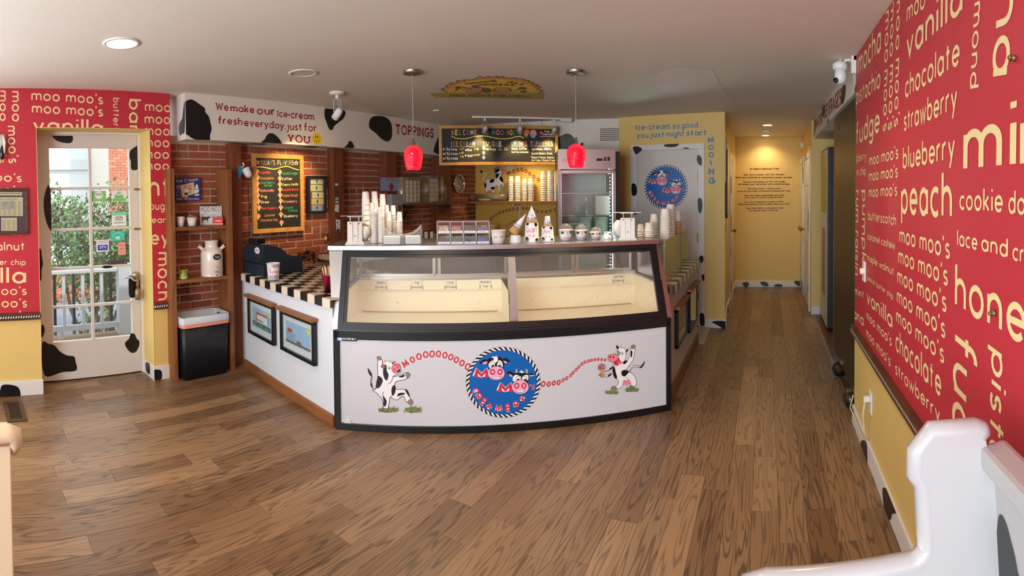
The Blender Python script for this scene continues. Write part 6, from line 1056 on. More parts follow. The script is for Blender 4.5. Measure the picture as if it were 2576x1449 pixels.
MB().sbox(S, b + w * .5, a - w * .5, z0 + w * .5, z1 - w * .5, .018, .019).build('glass', GLASS, t)
P = S.W(-4, 375, .03); t = thing('cow_ornament', 'glossy black and white cow figure hung high at the left edge of the red wall', 'ornament', P); m = MB(); m.ball(P + Vector((0, 0, .04)), .05, 16, 0, (.6, .8, 1.6)); m.build('body', mat('ornament_white', (226, 222, 212), .15), t); m = MB(); m.ball(P + Vector((.014, .024, -.03)), .03, 14, 0, (.6, .7, 2)); m.build('tail', mat('ornament_black', (14, 14, 18), .12), t); m = MB(); m.tube([P + Vector((.02, .03, .1)), P + Vector((.02, .045, .05)), P + Vector((.02, .04, -.02)), P + Vector((.02, .03, -.07))], [.006, .012, .01, .004], 8); m.build('horn', mat('ornament_white', (226, 222, 212)), t)
q = [FL.px(*p) for p in c2((40, 1195), (180, 1190), (178, 1335), (34, 1345))]; x0_, x1_ = (q[0][0] + q[1][0]) / 2, (q[2][0] + q[3][0]) / 2; y0_, y1_ = (q[0][1] + q[3][1]) / 2, (q[1][1] + q[2][1]) / 2; t = thing('floor_register', 'brown metal heating register set in the floor near the left wall', 'vent', ((x0_ + x1_) / 2, (y0_ + y1_) / 2, .001)); BRN = mat('register_brown', (84, 66, 50), .4, .4)
m = MB()
for (p, r) in (((x0_, y0_), (x0_ + .035, y1_)), ((x1_ - .035, y0_), (x1_, y1_)), ((x0_ + .035, y0_), (x1_ - .035, y0_ + .03)), ((x0_ + .035, y1_ - .03), (x1_ - .035, y1_))): m.box((p[0], p[1], .001), (r[0], r[1], .008))
m.build('frame', BRN, t); MB().box((x0_ + .03, y0_ + .025, .001), (x1_ - .03, y1_ - .025, .0025)).build('opening', BLK, t)
nsl = 16
for i in range(nsl): xx = x0_ + .035 + (x1_ - x0_ - .07) * (i + .5) / nsl; MB().box((xx - .003, y0_ + .03, .002), (xx + .003, y1_ - .03, .006)).build('slat', BRN, t)
# ------------------------------------------------------------------ register, tip cup, keyrings, bucket
rx = onshelf(682, CTZ + .001, -3.42); 
P = Vector((-3.50, 2.66, CTZ)); t = thing('cash_register', 'dark blue-grey cash register on the checkered counter', 'cash register', P); cg = crop(400, 560, 3.622)
Sg = Surf(P, (.80, .60, 0), (0, 0, 1), (.60, -.80, 0)); Sg = vert((-3.70, 2.52), (-3.28, 2.86)); L_ = Sg.px(*cg((775, 450))[0])[0]; R_2 = Sg.px(*cg((1292, 440))[0])[0]
FS2 = vert((-3.585, 0), (-3.585, 1)); a0_, a1_ = 2.372, 2.80
MB().sbox(FS2, a0_, a1_, CTZ + .001, CTZ + .10, -.30, 0, 0, .008).build('cash_drawer', CHAR, t)
W_r = a1_ - a0_; prof = [(a0_ + .0, CTZ + .102), (a0_ - .004, CTZ + .15), (a0_ + .015, CTZ + .24), (a0_ + .05, CTZ + .262), (a0_ + W_r * .45, CTZ + .225), (a0_ + W_r * .62, CTZ + .165), (a1_ - .03, CTZ + .135), (a1_, CTZ + .112), (a1_ - .01, CTZ + .102)]
m = MB(); m.prism(FS2, smooth(prof[::-1], 2), -.305, -.005); m.build('register_body', CHAR, t)
m = MB().sbox(FS2, a0_ + .02, a0_ + .11, CTZ + .262, CTZ + .31, -.26, -.12, 0, .006); m.sbox(FS2, a0_ + .028, a0_ + .102, CTZ + .27, CTZ + .303, -.12, -.118, 1); m.build('customer_display', [BLKP, mat('display_dark', (10, 16, 20), .1)], t)
So = vert((-3.885, 2.365), (-3.585, 2.365)); xx, zz = .225, CTZ + .215; m = MB(); blob(m, So, ell(xx, zz, .042, .028), 0, 0, False, local=True); line(m, So, ell(xx, zz, .036, .023), .002, .0004, 1, True, False, True); text(m, So, 'MOO', (xx - .024, zz - .01), (xx + .024, zz - .008), (xx - .024, zz + .005), 1, sw=.3, d=.0006, local=True); m.build('oval_sticker', [WHC, BLK], t)
class Cone:
    """wraps flat artwork on a standing cup of radius r0 (z=0) to r1 (z=h) whose front faces direction ang"""
    def __init__(s, c, r0, r1, h, ang): s.c, s.r0, s.r1, s.h, s.a = Vector(c), r0, r1, h, ang
    def P(s, a, b, d=0):
        r = s.r0 + (s.r1 - s.r0) * b / s.h; t = s.a + a / max(s.r0, s.r1); return s.c + Vector(((r + d) * cos(t), (r + d) * sin(t), b))
def toward(P): return atan2(-P.y, -P.x)
P = Surf((0, 0, CTZ + .001), (1, 0, 0), (0, 1, 0), (0, 0, 1)).W(688, 703); t = thing('tip_cup', 'white paper tip cup with red handwriting on the checkered counter', 'cup', P); k = hypot(P.x, P.y) / FPX / 3.622; r1_, r0_, h_ = 61 * k, 49 * k, 150 * k; m = cup_mb(r0_, r1_, h_, 32); m.v = [tuple(P + Vector(v)) for v in m.v]; m.build('cup', CUPW, t); cn = Cone(P, r0_, r1_, h_, toward(P)); m = MB()
for s_, a, b, z, hh in (('Tipping', -.018, .050, .78, .16), ('is', -.045, -.022, .58, .12), ('cool like', -.045, .045, .42, .13), ('ice cream', -.04, .045, .16, .13)): text(m, cn, s_, (a, h_ * z), (b, h_ * z), (a, h_ * (z + hh)), 0, sw=.22, d=.0008, local=True)
m.build('red_writing', REDM, t)
P = Surf((0, 0, CTZ + .001), (1, 0, 0), (0, 1, 0), (0, 0, 1)).W(826, 732); P = Vector((-2.725, 2.375, CTZ + .001)); t = thing('red_bucket', 'crimson metal bucket beside the display case, full of wooden spoons', 'bucket', P); zc = SU
Sf = face(P); q = Sf.px(808, 690); rt = .068; htb = Sf.px(815, 691)[1]; m = MB(); m.lathe([(1e-5, .004), (rt * .7, .004), (rt * .72, 0), (rt, htb), (rt + .004, htb), (rt + .004, htb + .004), (rt - .003, htb + .003), (rt * .7, .01), (1e-5, .01)], 28, 0, Matrix.Translation(P), False); m.build('bucket_body', mat('bucket_crimson', (178, 18, 58), .3, coat=.3), t)
rr = random.Random(9); wsp = mat('wooden_spoon', (222, 178, 134), .6)
proto = None
for i in range(26):
    m = MB(); L_ = .10; m.box((-.004, -.001, 0), (.004, .001, L_)); m.lathe([(1e-5, L_ - .012), (.006, L_ - .008), (.007, L_), (.005, L_ + .012), (1e-5, L_ + .016)], 6, 0, Matrix.Diagonal((1, .25, 1, 1)))
    if proto is None: proto = tag(m.build('wooden_spoon', wsp), 'flat wooden tasting spoon standing in the crimson bucket', 'spoon', group='wooden tasting spoons in the crimson bucket'); o = proto
    else: o = proto.copy(); COL.objects.link(o)
    a = rr.uniform(0, 6.28); ra = rr.uniform(.0, .042); o.matrix_basis = Matrix.Translation(P + Vector((ra * cos(a), ra * sin(a), htb * .45 + rr.uniform(-.005, .015)))) @ Matrix.Rotation(rr.uniform(-.25, .25), 4, 'X') @ Matrix.Rotation(rr.uniform(-.25, .25), 4, 'Y') @ Matrix.Rotation(rr.uniform(0, 3), 4, 'Z')
# cow-print gift bag with lettering and the keyrings hung on the brick
ck = crop(730, 560, 9.058); S = vert((-3.99, 0), (-3.99, 1)); q = [S.px(*p) for p in ck((195, 680), (600, 680), (600, 1090), (195, 1090))]; y0, y1 = q[0][0], q[1][0]; z1 = q[0][1]; t = thing('gift_bag', 'brown and black cow-print bag with pink lettering behind the register', 'bag', S.P((y0 + y1) / 2, CTZ, 0)); m = MB(); m.sbox(S, y0 + .02, y1 - .01, CTZ + .001, z1, -.05, 0, 0, .01); m.build('bag_body', mat('bag_brown', (92, 46, 30), .6, var=.3, vs=20), t)
m = MB()
for pts in ([(290, 720), (350, 650), (430, 640), (450, 690), (380, 730), (300, 735)], [(220, 820), (270, 765), (370, 770), (380, 800), (300, 830)], [(470, 740), (540, 690), (570, 740), (550, 830), (510, 850), (500, 790)], [(510, 900), (560, 910), (575, 980), (540, 1010), (480, 990)], [(400, 860), (420, 800), (450, 850), (430, 900)]): blob(m, S, ck(*pts), .0006, 0)
text(m, S, 'MOO', ck((225, 975))[0], ck((515, 940))[0], ck((225, 915))[0], 1, sw=.3, flare=.6, d=.001); text(m, S, "MOO'S", ck((240, 1085))[0], ck((590, 1075))[0], ck((240, 1055))[0], 1, sw=.3, flare=.6, d=.001); m.build('bag_print', [BLK, mat('bag_pink', (226, 120, 110), .5)], t)
for i, (x, y) in enumerate(((500, 650), (660, 600), (700, 590), (745, 660), (790, 590), (860, 580), (925, 570))):
    q = vert((-4.05, 0), (-4.05, 1)).W(*ck((x, y))[0]); m = MB(); 
    t = thing('key_ring', ('silver keyring on the brick just right of the cow-print bag', 'silver charm keyring on the brick, second from the bag', 'silver charm keyring on the brick, third from the bag', 'long silver keyring on the brick, fourth from the bag', 'steel keyring at the left of the hanging row of hooks', 'keyring with a green disc under the middle hook', 'steel keyring at the right end of the row of hooks')[i], 'keyring', q); m.cyl(q + Vector((-.006, 0, 0)), q + Vector((.02, 0, 0)), .0018, 6); m.build('hook', CHROME, t)
    ring = [q + Vector((.018, .008 * cos(a), -.008 + .008 * sin(a))) for a in [2 * pi * k / 12 for k in range(12)]]; MB().tube(ring, .001, 5, 0, True).build('ring', CHROME, t); m = MB(); m.ball(q + Vector((.018, 0, -.03)), .009, 10, 0, (.4, 1, 1.5)); m.build('charm', mat('charm_green', (40, 170, 90), .3) if i == 5 else CHROME, t)
q = vert((-4.05, 0), (-4.05, 1)).W(*ck((800, 360))[0]); t = thing('bird_ornament', 'tiny yellow and grey bird ornament perched on the brick near the notes', 'ornament', q); m = MB(); m.ball(q + Vector((.02, -.01, 0)), .016, 10, 0, (.8, 1, 1.6)); m.build('body', mat('bird_yellow', (226, 170, 50), .4), t); m = MB(); m.ball(q + Vector((.022, .008, .035)), .01, 10); m.ball(q + Vector((.02, .016, -.01)), .012, 10, 0, (.8, 1, 1.8)); m.build('wing', mat('bird_dark', (50, 46, 42), .5), t)
# ------------------------------------------------------------------ things standing on the display case
def ontop(px, d, z=TZ + .001): s = CF.off(-d).px(px, 620)[0]; return cpt(s, d, z)
def kpx(P): return hypot(P.x, P.y) / FPX
def moved(m, P): m.v = [tuple(P + Vector(v)) for v in m.v]; return m
# scales
SCW = mat('scale_enamel', (222, 218, 208), .35)
def scale(P, label, side):
    t = thing('portion_scale', label, 'scale', P); M = Rz(P, radians(0)); h = .20
    m = MB(); q = lambda p: M @ Vector(p)
    def fr_(w0, w1, d0, d1, z0, z1): 
        vs = [q((-w0, -d0, z0)), q((w0, -d0, z0)), q((w0, d0, z0)), q((-w0, d0, z0)), q((-w1, -d1, z1)), q((w1, -d1, z1)), q((w1, d1, z1)), q((-w1, d1, z1))]; m.add(vs, [(0, 3, 2, 1), (4, 5, 6, 7), (0, 1, 5, 4), (1, 2, 6, 5), (2, 3, 7, 6), (3, 0, 4, 7)])
    fr_(.052, .05, .05, .045, .016, .158); m.build('body', SCW, t)
    m = MB(); fr_(.068, .056, .062, .055, 0, .018); m.build('base', SCW, t)
    m = MB()
    for x in (-.018, .018): m.box((x - .001, -.054, .02), (x + .001, -.048, .155), 0, M)
    m.build('rib', SCW, t)
    for x, z in ((-.03, .145), (.028, .145), (0, .06)): MB().cyl(q((x, -.047, z)), q((x, -.056, z)), .0035, 8).build('screw', BLK, t)
    m = MB(); m.cyl(q((side * .05 - side * .012, .02, .078)), q((side * .075, .035, .078)), .062, 32); m.build('dial_housing', SCW, t); m = MB(); m.cyl(q((side * .0751, .035, .078)), q((side * .078, .0367, .078)), .056, 32); m.build('dial_glass', mat('dial_face', (206, 204, 196), .1), t)
    m = MB(); m.tube([q((-.03, 0, .155)), q((-.03, 0, .185)), q((-.036, 0, .192))], .004, 6); m.tube([q((.03, 0, .155)), q((.03, 0, .185)), q((.036, 0, .192))], .004, 6); m.box((-.05, -.045, .190), (.05, .045, .196), 0, M); m.build('bracket', SCW, t)
    MB().box((-.098, -.07, .197), (.098, .07, .1995), 0, M).build('weighing_plate', STEEL, t); return t
scale(ontop(893, .30), 'white mechanical scale at the left end of the case top, plate on top', 1); scale(ontop(1579, .27), 'white mechanical scale at the right end of the case top', -1)
# inverted cup stacks: every cup is its own object
_cm = {}
def stack(P, r, h, n, label, mt, group, drop=None, skew=0):
    """n nested cups, rims down, filling the height h"""
    ch = min(max(r * 1.9, .07), h * .6) if drop is None else drop; pitch = (h - ch) / max(1, n - 1); key = (round(r, 3), round(ch, 3), mt.name)
    rr = random.Random(n + int(r * 1e4))
    for i in range(n):
        me = _cm.get(key)
        if me is None:
            m = MB(); m.lathe([(r, .0005), (r + .0022, .001), (r + .0022, .005), (r * .985, .006), (r * .9, ch * .5), (r * .8, ch - .003), (r * .78, ch), (r * .72, ch), (r * .7, ch - .004), (1e-5, ch - .004)], 22, 0, None, False); o = m.build('paper_cup', mt); _cm[key] = o.data
        else: o = bpy.data.objects.new('paper_cup', me); COL.objects.link(o)
        o.location = P + Vector((rr.uniform(-.0006, .0006), rr.uniform(-.0006, .0006), i * pitch)); tag(o, label, 'cup', group)
def st(px, d, wpx, top, n, label, mt=CUPM, drop=None):
    P = ontop(px, d); k = kpx(P); zt = CF.off(-d).px(px, top)[1]; stack(P, wpx / 2 * k * .98, zt - P.z, n, label, mt, label.replace('white paper cup in', 'cups of'), drop)
st(921.5, .60, 20.8, 482, 8, 'white paper cup in the tall leftmost stack behind the left scale', drop=.10); st(944, .66, 19, 481.5, 8, 'white paper cup in the second tall stack behind the left scale', drop=.10); st(964, .70, 17.5, 488, 8, 'white paper cup in the third tall stack, below the blue poster', drop=.09)
st(940.5, .36, 19.2, 509.5, 20, 'white paper cup in the front stack left of the clear lid tray'); st(959, .38, 17.8, 520.5, 20, 'white paper cup in the close-ribbed stack just behind the lid tray'); st(977, .44, 17.5, 532, 18, 'white paper cup in the ribbed stack behind the middle of the lid tray'); st(990, .50, 14, 517, 16, 'white paper cup in the narrow stack right of centre behind the lid tray'); st(1005.5, .46, 15, 533, 17, 'white paper cup in the rightmost stack behind the lid tray'); st(974, .58, 13, 516, 12, 'white paper cup in the short-topped stack half hidden behind the ribbed ones')
st(1633.7, .42, 25, 560.5, 4, 'wide paper cup in the low stack right of the right scale'); st(1646, .62, 22, 538, 6, 'paper cup in the middle-height stack right of the right scale'); st(1612, .48, 18, 564, 3, 'small paper cup in the short stack just beside the right scale')
def stz(x, y, r, ztop, n, label, z0): stack(Vector((x, y, z0)), r, ztop - z0, n, label, CUPM, label.replace('paper cup in', 'cups of'))
for px, yy, w, top, n, lab in ((1673.6, 3.92, 26, 525, 24, 'paper cup in the tallest front stack behind the glass screen'), (1687, 4.12, 24, 514, 22, 'paper cup in the tall rear stack behind the glass screen')):
    S_ = Surf((0, yy, 0), (1, 0, 0), (0, 0, 1), (0, -1, 0)); a, zt = S_.px(px, top); stz(a, yy, w / 2 * hypot(a, yy) / FPX, zt, n, lab, .842)
# stack of wrapped cones
S_ = Surf((0, 4.3, 0), (1, 0, 0), (0, 0, 1), (0, -1, 0)); a, zt = S_.px(1703.5, 541); t = thing('cone_stack', 'stack of paper-sleeved wafer cones rising behind the glass screen', 'cone stack', (a, 4.3, .842))
for i in range(9):
    z = .842 + (zt - .842) * i / 9; MB().lathe([(.035, z), (.036, z + .012), (.026, z + .085), (.02, z + .09)], 16, 0, Matrix.Translation((a, 4.3, 0)), True).build('wafer_cone' if i < 8 else 'paper_sleeve', KRAFT if i < 8 else WHC, t)
# reddish pot seen through the glass screen
t = thing('terracotta_pot', 'reddish pot with tall papers behind the glass screen on the side counter', 'pot', (-.83, 3.87, .842)); MB().lathe([(.035, 0), (.05, .12), (.053, .12), (.053, .13), (.046, .13), (.03, .01), (1e-5, .01)], 20, 0, Matrix.Translation((-.83, 3.87, .842)), False).build('pot_body', mat('pot_red_brown', (150, 84, 60), .6), t)
m = MB(); rr = random.Random(2)
for i in range(9): a = rr.uniform(0, 6); p = Vector((-.83 + .02 * cos(a), 3.87 + .02 * sin(a), .86)); m.box((-.012, -.001, 0), (.012, .001, .17 + rr.uniform(-.03, .03)), 0, Matrix.Translation(p) @ Matrix.Rotation(a, 4, 'Z') @ Matrix.Rotation(.15, 4, 'X'))
m.build('paper_slips', mat('brown_paper', (170, 130, 90), .7), t, kind='stuff')
# lid tray
P = ontop(1012, .24); Sf = face(P); k = kpx(P); w = 51 * k; hT = .125; t = thing('lid_tray', 'clear acrylic tray with dipped front holding two piles of white napkins', 'tray', P); c77 = crop(840, 360, 4.829)
prof = [(-w, 0), (w * .96, 0), (w, hT * .95), (w * .97, hT), (w * .8, hT * .8), (w * .55, hT * .6), (w * .2, hT * .5), (-w * .3, hT * .5), (-w * .65, hT * .62), (-w * .85, hT * .82), (-w * .97, hT)]
m = MB(); m.prism(Sf, prof, 0, .003); m.prism(Sf, prof, -.12, -.117); m.sbox(Sf, -w, -w + .003, 0, hT * .9, -.12, 0); m.sbox(Sf, w - .003, w, 0, hT * .9, -.12, 0); m.sbox(Sf, -w, w, 0, .003, -.12, 0); m.build('acrylic_box', ACRY, t)
m = MB(); m.tube([Sf.P(x, y, .0015) for x, y in prof[2:]], .0022, 6); m.tube([Sf.P(x, y, -.119) for x, y in prof[2:]], .0022, 6); m.build('polished_edge', mat('acrylic_edge', (196, 200, 200), .15), t)
MB().sbox(Sf, -.009, .012, 0, hT * .42, -.11, -.004).build('divider', mat('divider_grey', (110, 116, 122), .3), t)
for j, (a, b) in enumerate(((-w * .93, -.015), (.02, w * .92))):
    o = thing('napkin_pile', ('pile of white napkins in the left half of the clear tray', 'pile of white napkins in the right half of the clear tray')[j], 'napkins', Sf.P((a + b) / 2, .004, -.06), group='napkin piles in the clear tray'); rr = random.Random(j)
    for i in range(14): z = .004 + i * .0036; e = rr.uniform(-.002, .002); MB().sbox(Sf, a + .002 + e, b - .002 + e, z, z + .0033, -.11, -.008 + rr.uniform(-.001, .001), 0).build('napkin', CUPW, o)
# topping rack
P = ontop(1165.5, .25); Sf = face(P); k = kpx(P); w = 65.5 * k; H = .155; t = thing('topping_rack', 'clear acrylic rack of eight candy topping bins, two rows of four', 'topping rack', P); dpt = .15
m = MB()
for x in (-w, -w / 2, 0, w / 2, w): m.sbox(Sf, x - .0018, x + .0018, 0, H, -dpt, 0)
for z in (0, H * .47, H - .003): m.sbox(Sf, -w, w, z, z + .003, -dpt, 0)
m.sbox(Sf, -w, w, 0, H, -dpt, -dpt + .003); m.build('rack_shell', ACRY, t)
m = MB()
for x in (-w, -w / 2, 0, w / 2, w): m.sbox(Sf, x - .0022, x + .0022, 0, H, 0, .0025)
for z in (0, H * .47, H - .004): m.sbox(Sf, -w, w, z, z + .004, 0, .0025)
m.build('rack_edges', mat('acrylic_edge', (0, 0, 0)), t)
cands = [[(206, 184, 160), (160, 110, 90), (230, 220, 200)], [(200, 90, 60), (226, 150, 80), (150, 40, 30)], [(70, 44, 40)], [(150, 130, 140), (210, 200, 210), (90, 60, 70)], [(190, 186, 180)], [(90, 100, 50), (150, 70, 40), (70, 60, 40)], [(48, 42, 44), (70, 64, 66)], [(40, 90, 180), (230, 190, 40), (190, 40, 40), (40, 130, 70), (200, 90, 40)]]
names = ['WALNUTS', 'REESES PIECES', 'CHOCOLATE', 'SPRINKLES', 'RAINBOW', 'GUMMY BEARS', 'OREO', "M&M's"]; rr = random.Random(4)
for i in range(8):
    cx = -w + w / 2 * (i % 4) + w / 4; z0 = (H * .47 if i < 4 else 0) + .005; fillh = (.042, .036, .042, .042, .0, .05, .056, .045)[i]; bw = w / 4 - .008
    b = MB(); b.sbox(Sf, cx - bw, cx + bw, z0, z0 + .004, -dpt + .01, -.004); b.sbox(Sf, cx - bw, cx + bw, z0, z0 + .05, -.006, -.004); o = b.build('bin', ACRY, t)
    if fillh:
        m = MB(); ms = [mat('candy_%d_%d_%d' % c, c, .4) for c in cands[i]]
        if len(ms) == 1: m.sbox(Sf, cx - bw + .002, cx + bw - .002, z0 + .004, z0 + fillh, -.12, -.008, 0)
        else:
            m.sbox(Sf, cx - bw + .004, cx + bw - .004, z0 + .004, z0 + fillh * .8, -.11, -.014, 0)
            for _ in range(110 if i not in (6,) else 16):
                r = .0045 if i != 6 else .011; m.ball(Sf.P(cx + rr.uniform(-bw + r, bw - r), z0 + .004 + r + rr.uniform(0, fillh - r), rr.uniform(-.03, -.008)), r * rr.uniform(.7, 1.1), 6, rr.randrange(len(ms)), (1, 1, rr.uniform(.5, 1)))
        m.build('candy', ms, o, kind='stuff')
    m = MB().sbox(Sf, cx - bw + .0, cx + bw + .004, z0 + .0, z0 + .012, .0026, .0042, 0); text(m, Sf, names[i], (cx - bw * .7, z0 + .004), (cx + bw * .7, z0 + .004), (cx - bw * .7, z0 + .0075), 1, sw=.28, d=.0046, local=True, seg=6); m.build('bin_label', [WHC, BLK], o)
# sample cups
def art_cup(px, d, wpx, hpx, name, label, inv, texts, spots, dome=False, top=None, cat='cup', ratio=.78):
    P = ontop(px, d); k = kpx(P); r = wpx / 2 * k; h = hpx * k; t = thing(name, label, cat, P); r0, r1 = (r, r * ratio) if inv else (r * ratio, r)
    m = MB()
    if inv: m.lathe([(r0 + .002, 0), (r0 + .0025, .004), (r0, .005), (r1, h - .002), (r1 * .97, h), (1e-5, h)], 32, 0, None, False)
    else: m = cup_mb(r0, r1, h, 32)
    moved(m, P).build('cup', CUPW if name != 'taster_cup' else CUPM, t); cn = Cone(P, r0, r1, h, toward(P))
    if spots:
        m = MB()
        for (u, v, ru, rv) in spots: blob_c(m, cn, u * r, v * h, ru * r, rv * h)
        m.each('cow_spot', BLK, t)
    if texts:
        m = MB()
        for s_, a, b, v, hh, mi in texts: text(m, cn, s_, (a * r, v * h), (b * r, v * h), (a * r, (v + hh) * h), mi, sw=.15, d=.001, local=True)
        m.build('hand_lettering', [REDM, BLK], t)
    if dome:
        m = MB(); m.lathe([(r1 + .004, h - .006), (r1 + .005, h + .002), (r1 + .001, h + .004)], 32, 0, None, False); moved(m, P).build('lid_rim', mat('lid_pinkish', (232, 200, 184), .3), t)
        m = MB(); R_ = r1 * .92; m.lathe([(R_ * cos(a), h + .003 + R_ * .95 * sin(a)) for a in [radians(90 * i / 8) for i in range(8)]] + [(.008, h + .003 + R_ * .95)], 32, 0, None, False); moved(m, P).build('dome_lid', DOME, t)
    return t, P, r0, r1, h, k
def blob_c(m, cn, cx, cy, rx, ry):
    pts = [(x, min(max(y, .0005), cn.h - .0005)) for x, y in ell(cx, cy, rx, ry, 14)]; c = (sum(p[0] for p in pts) / len(pts), sum(p[1] for p in pts) / len(pts))
    m.add([cn.P(c[0], c[1], .0007)] + [cn.P(x, y, .0007) for x, y in pts], [(0, i + 1, (i + 1) % len(pts) + 1) for i in range(len(pts))])
art_cup(1254, .25, 37.5, 34, 'taster_cup', 'open white paper cup hand-lettered for used tasters', False, [('USED', -.72, -.12, .42, .13, 1), ('TASTERS', .12, .9, .44, .13, 1)], [])
sp = [(-.7, .98, .3, .12), (.7, .96, .3, .16), (-.72, .1, .35, .2), (.75, .08, .34, .14)]
def cone_on(P, z, r, L, nm, flat=False):
    t = thing('wafer_cone', nm, 'cone', P + Vector((0, 0, z))); T = Matrix.Translation(P + Vector((0, 0, z))); m = MB()
    m.lathe([(r, 0), (r, .006), (r * .86, L * .22)], 24, 0, T, True); m.build('wafer', KRAFT, t); m = MB(); m.lathe([(r * .9, L * .2), (r * .68, L * .42), (r * (.6 if flat else .02), L if not flat else L * .75)], 24, 0, T, True); m.build('paper_sleeve', WHC, t)
    m = MB(); cn = Cone(P + Vector((0, 0, z)), r * .9 / .2 * .2 + r * .12, r * .5, L * .55, toward(P))
    for i in range(10): a = toward(P) + 2 * pi * i / 10; q = Vector((cos(a), sin(a), 0)); m.ball(P + q * r * .84 + Vector((0, 0, z + L * .27)), r * .13, 6, 0)
    m.build('blue_scallop', mat('sleeve_blue', (50, 80, 180), .5), t, kind='stuff'); m = MB(); text(m, Cone(P + Vector((0, 0, z)), r * .95, r * .55, L * .6, toward(P)), 'JOY', (-r * .5, L * .36), (r * .5, L * .38), (-r * .5, L * .44), 0, sw=.2, flare=.5, d=.001, local=True); m.build('sleeve_lettering', mat('sleeve_red', (206, 90, 100), .5), t); return t
t, P, r0, r1, h, k = art_cup(1338, .31, 38, 49, 'quart_cup', 'tall upturned cow-print cup lettered Quart to go, a cone standing on it', True, [('Quart', -.82, .82, .52, .2, 0), ('to go', -.5, .5, .30, .1, 0)], sp, ratio=.86); cone_on(P, h + .001, r1 * .92, 42 * k, 'sleeved wafer cone standing upside down on the quart cup')
t, P, r0, r1, h, k = art_cup(1377.5, .34, 34, 37.5, 'pint_cup', 'upturned cow-print cup lettered Pint to go, a cone standing on it', True, [('Pint', -.6, .6, .52, .2, 0), ('to go', -.35, .55, .28, .11, 0)], sp, ratio=.82); cone_on(P, h + .001, r1 * .75, 34 * k, 'flat-topped sleeved cone standing on the pint cup', True)
for px, wp, hp, lab, n_, d in ((1424, 34, 27, 'largest domed cow-print sample cup, numbered 3', '3', .36), (1462, 31, 24, 'middle-sized domed cow-print sample cup, numbered 2', '2', .38), (1498.5, 27, 18, 'smallest domed cow-print sample cup, numbered 1', '1', .40)):
    art_cup(px, d, wp, hp, 'scoop_cup', lab, False, [(n_, .05, .28, .55, .2, 0), ('Scoop', -.45, .7, .16, .2, 0)], [(-.6, .9, .35, .28), (.85, .85, .2, .2)], dome=True)
art_cup(1531, .41, 23, 17, 'small_cup', 'tiny upturned cow-spotted cup beside the right scale', True, [], [(-.6, .9, .18, .1), (.1, .15, .2, .08), (.8, .4, .12, .1), (.3, .7, .2, .12)], ratio=.9)
t, P, r0, r1, h, k = art_cup(1297, .29, 28, 19, 'cone_holder_cup', 'low upturned white cup with a cone lying tilted across it', True, [], [], ratio=.93)
tt = thing('wafer_cone', 'sleeved wafer cone tilted to the right, leaning on the low white cup', 'cone', P + Vector((0, 0, h + .002))); Sf = face(P); ax_ = (Sf.u * .55 + Vector((0, 0, 1)) * .8).normalized(); B0 = P + Vector((0, 0, h + .022)) - Sf.u * .012; M = ax_.to_track_quat('Z', 'Y').to_matrix().to_4x4(); M.translation = B0
MB().lathe([(.032, -.012), (.035, 0), (.026, .05)], 20, 0, M).build('wafer', KRAFT, tt); MB().lathe([(.0275, .045), (.001, .15)], 20, 0, M).build('paper_sleeve', WHC, tt); m = MB()
for i in range(10): a = 2 * pi * i / 10; m.ball(M @ Vector((.0255 * cos(a), .0255 * sin(a), .056)), .0045, 6)
m.build('blue_scallop', mat('sleeve_blue', (0, 0, 0)), tt, kind='stuff')
# ------------------------------------------------------------------ back of the shop: brick side
c10 = crop(980, 420, 7.246); c77 = crop(840, 360, 4.829)
S = vert((-3.935, 0), (-3.935, 1)); q = [S.px(*p) for p in c77((553, 402), (792, 402), (790, 590), (555, 585))]; m = MB(); y0, y1, z0, z1 = q[0][0], q[1][0], q[2][1], q[0][1]
m.sbox(S, y0, y1, z0, z1, -.006, 0, 0); m.sbox(S, y0 + .012, y1 - .012, z0 + .012, z1 - .012, 0, .001, 1); 
blob(m, S, ell((y0 + y1) / 2 + .03, (z0 + z1) / 2 - .03, .035, .045), .0014, 0, False, local=True)
for i, (u0, u1, v) in enumerate(((.35, .78, .86), (.28, .85, .78), (.3, .84, .74))): blob(m, S, [(y0 + (y1 - y0) * u0, z0 + (z1 - z0) * v), (y0 + (y1 - y0) * u1, z0 + (z1 - z0) * v), (y0 + (y1 - y0) * u1, z0 + (z1 - z0) * (v + .025)), (y0 + (y1 - y0) * u0, z0 + (z1 - z0) * (v + .025))], .0014, 0, False, local=True)
tag(m.build('blue_poster', [mat('poster_red', (170, 40, 50), .5), mat('poster_blue', (130, 160, 190), .5)]), 'pale blue red-bordered poster on the post behind the cup stacks', 'poster')
a = S.px(*c77((650, 700))[0])[0]; b = S.px(*c77((783, 700))[0])[0]; t = thing('towel_dispenser', 'grey-white towel dispenser box below the blue poster', 'dispenser', S.P((a + b) / 2, 1.1, 0)); zt = S.px(*c77((720, 620))[0])[1]; MB().sbox(S, a, b, zt - .42, zt, -.02, .07, 0, .01).build('housing', mat('dispenser_grey', (150, 146, 148), .4), t); MB().sbox(S, a + .1, a + .16, zt - .2, zt - .13, .07, .073).build('badge', BRASS, t)
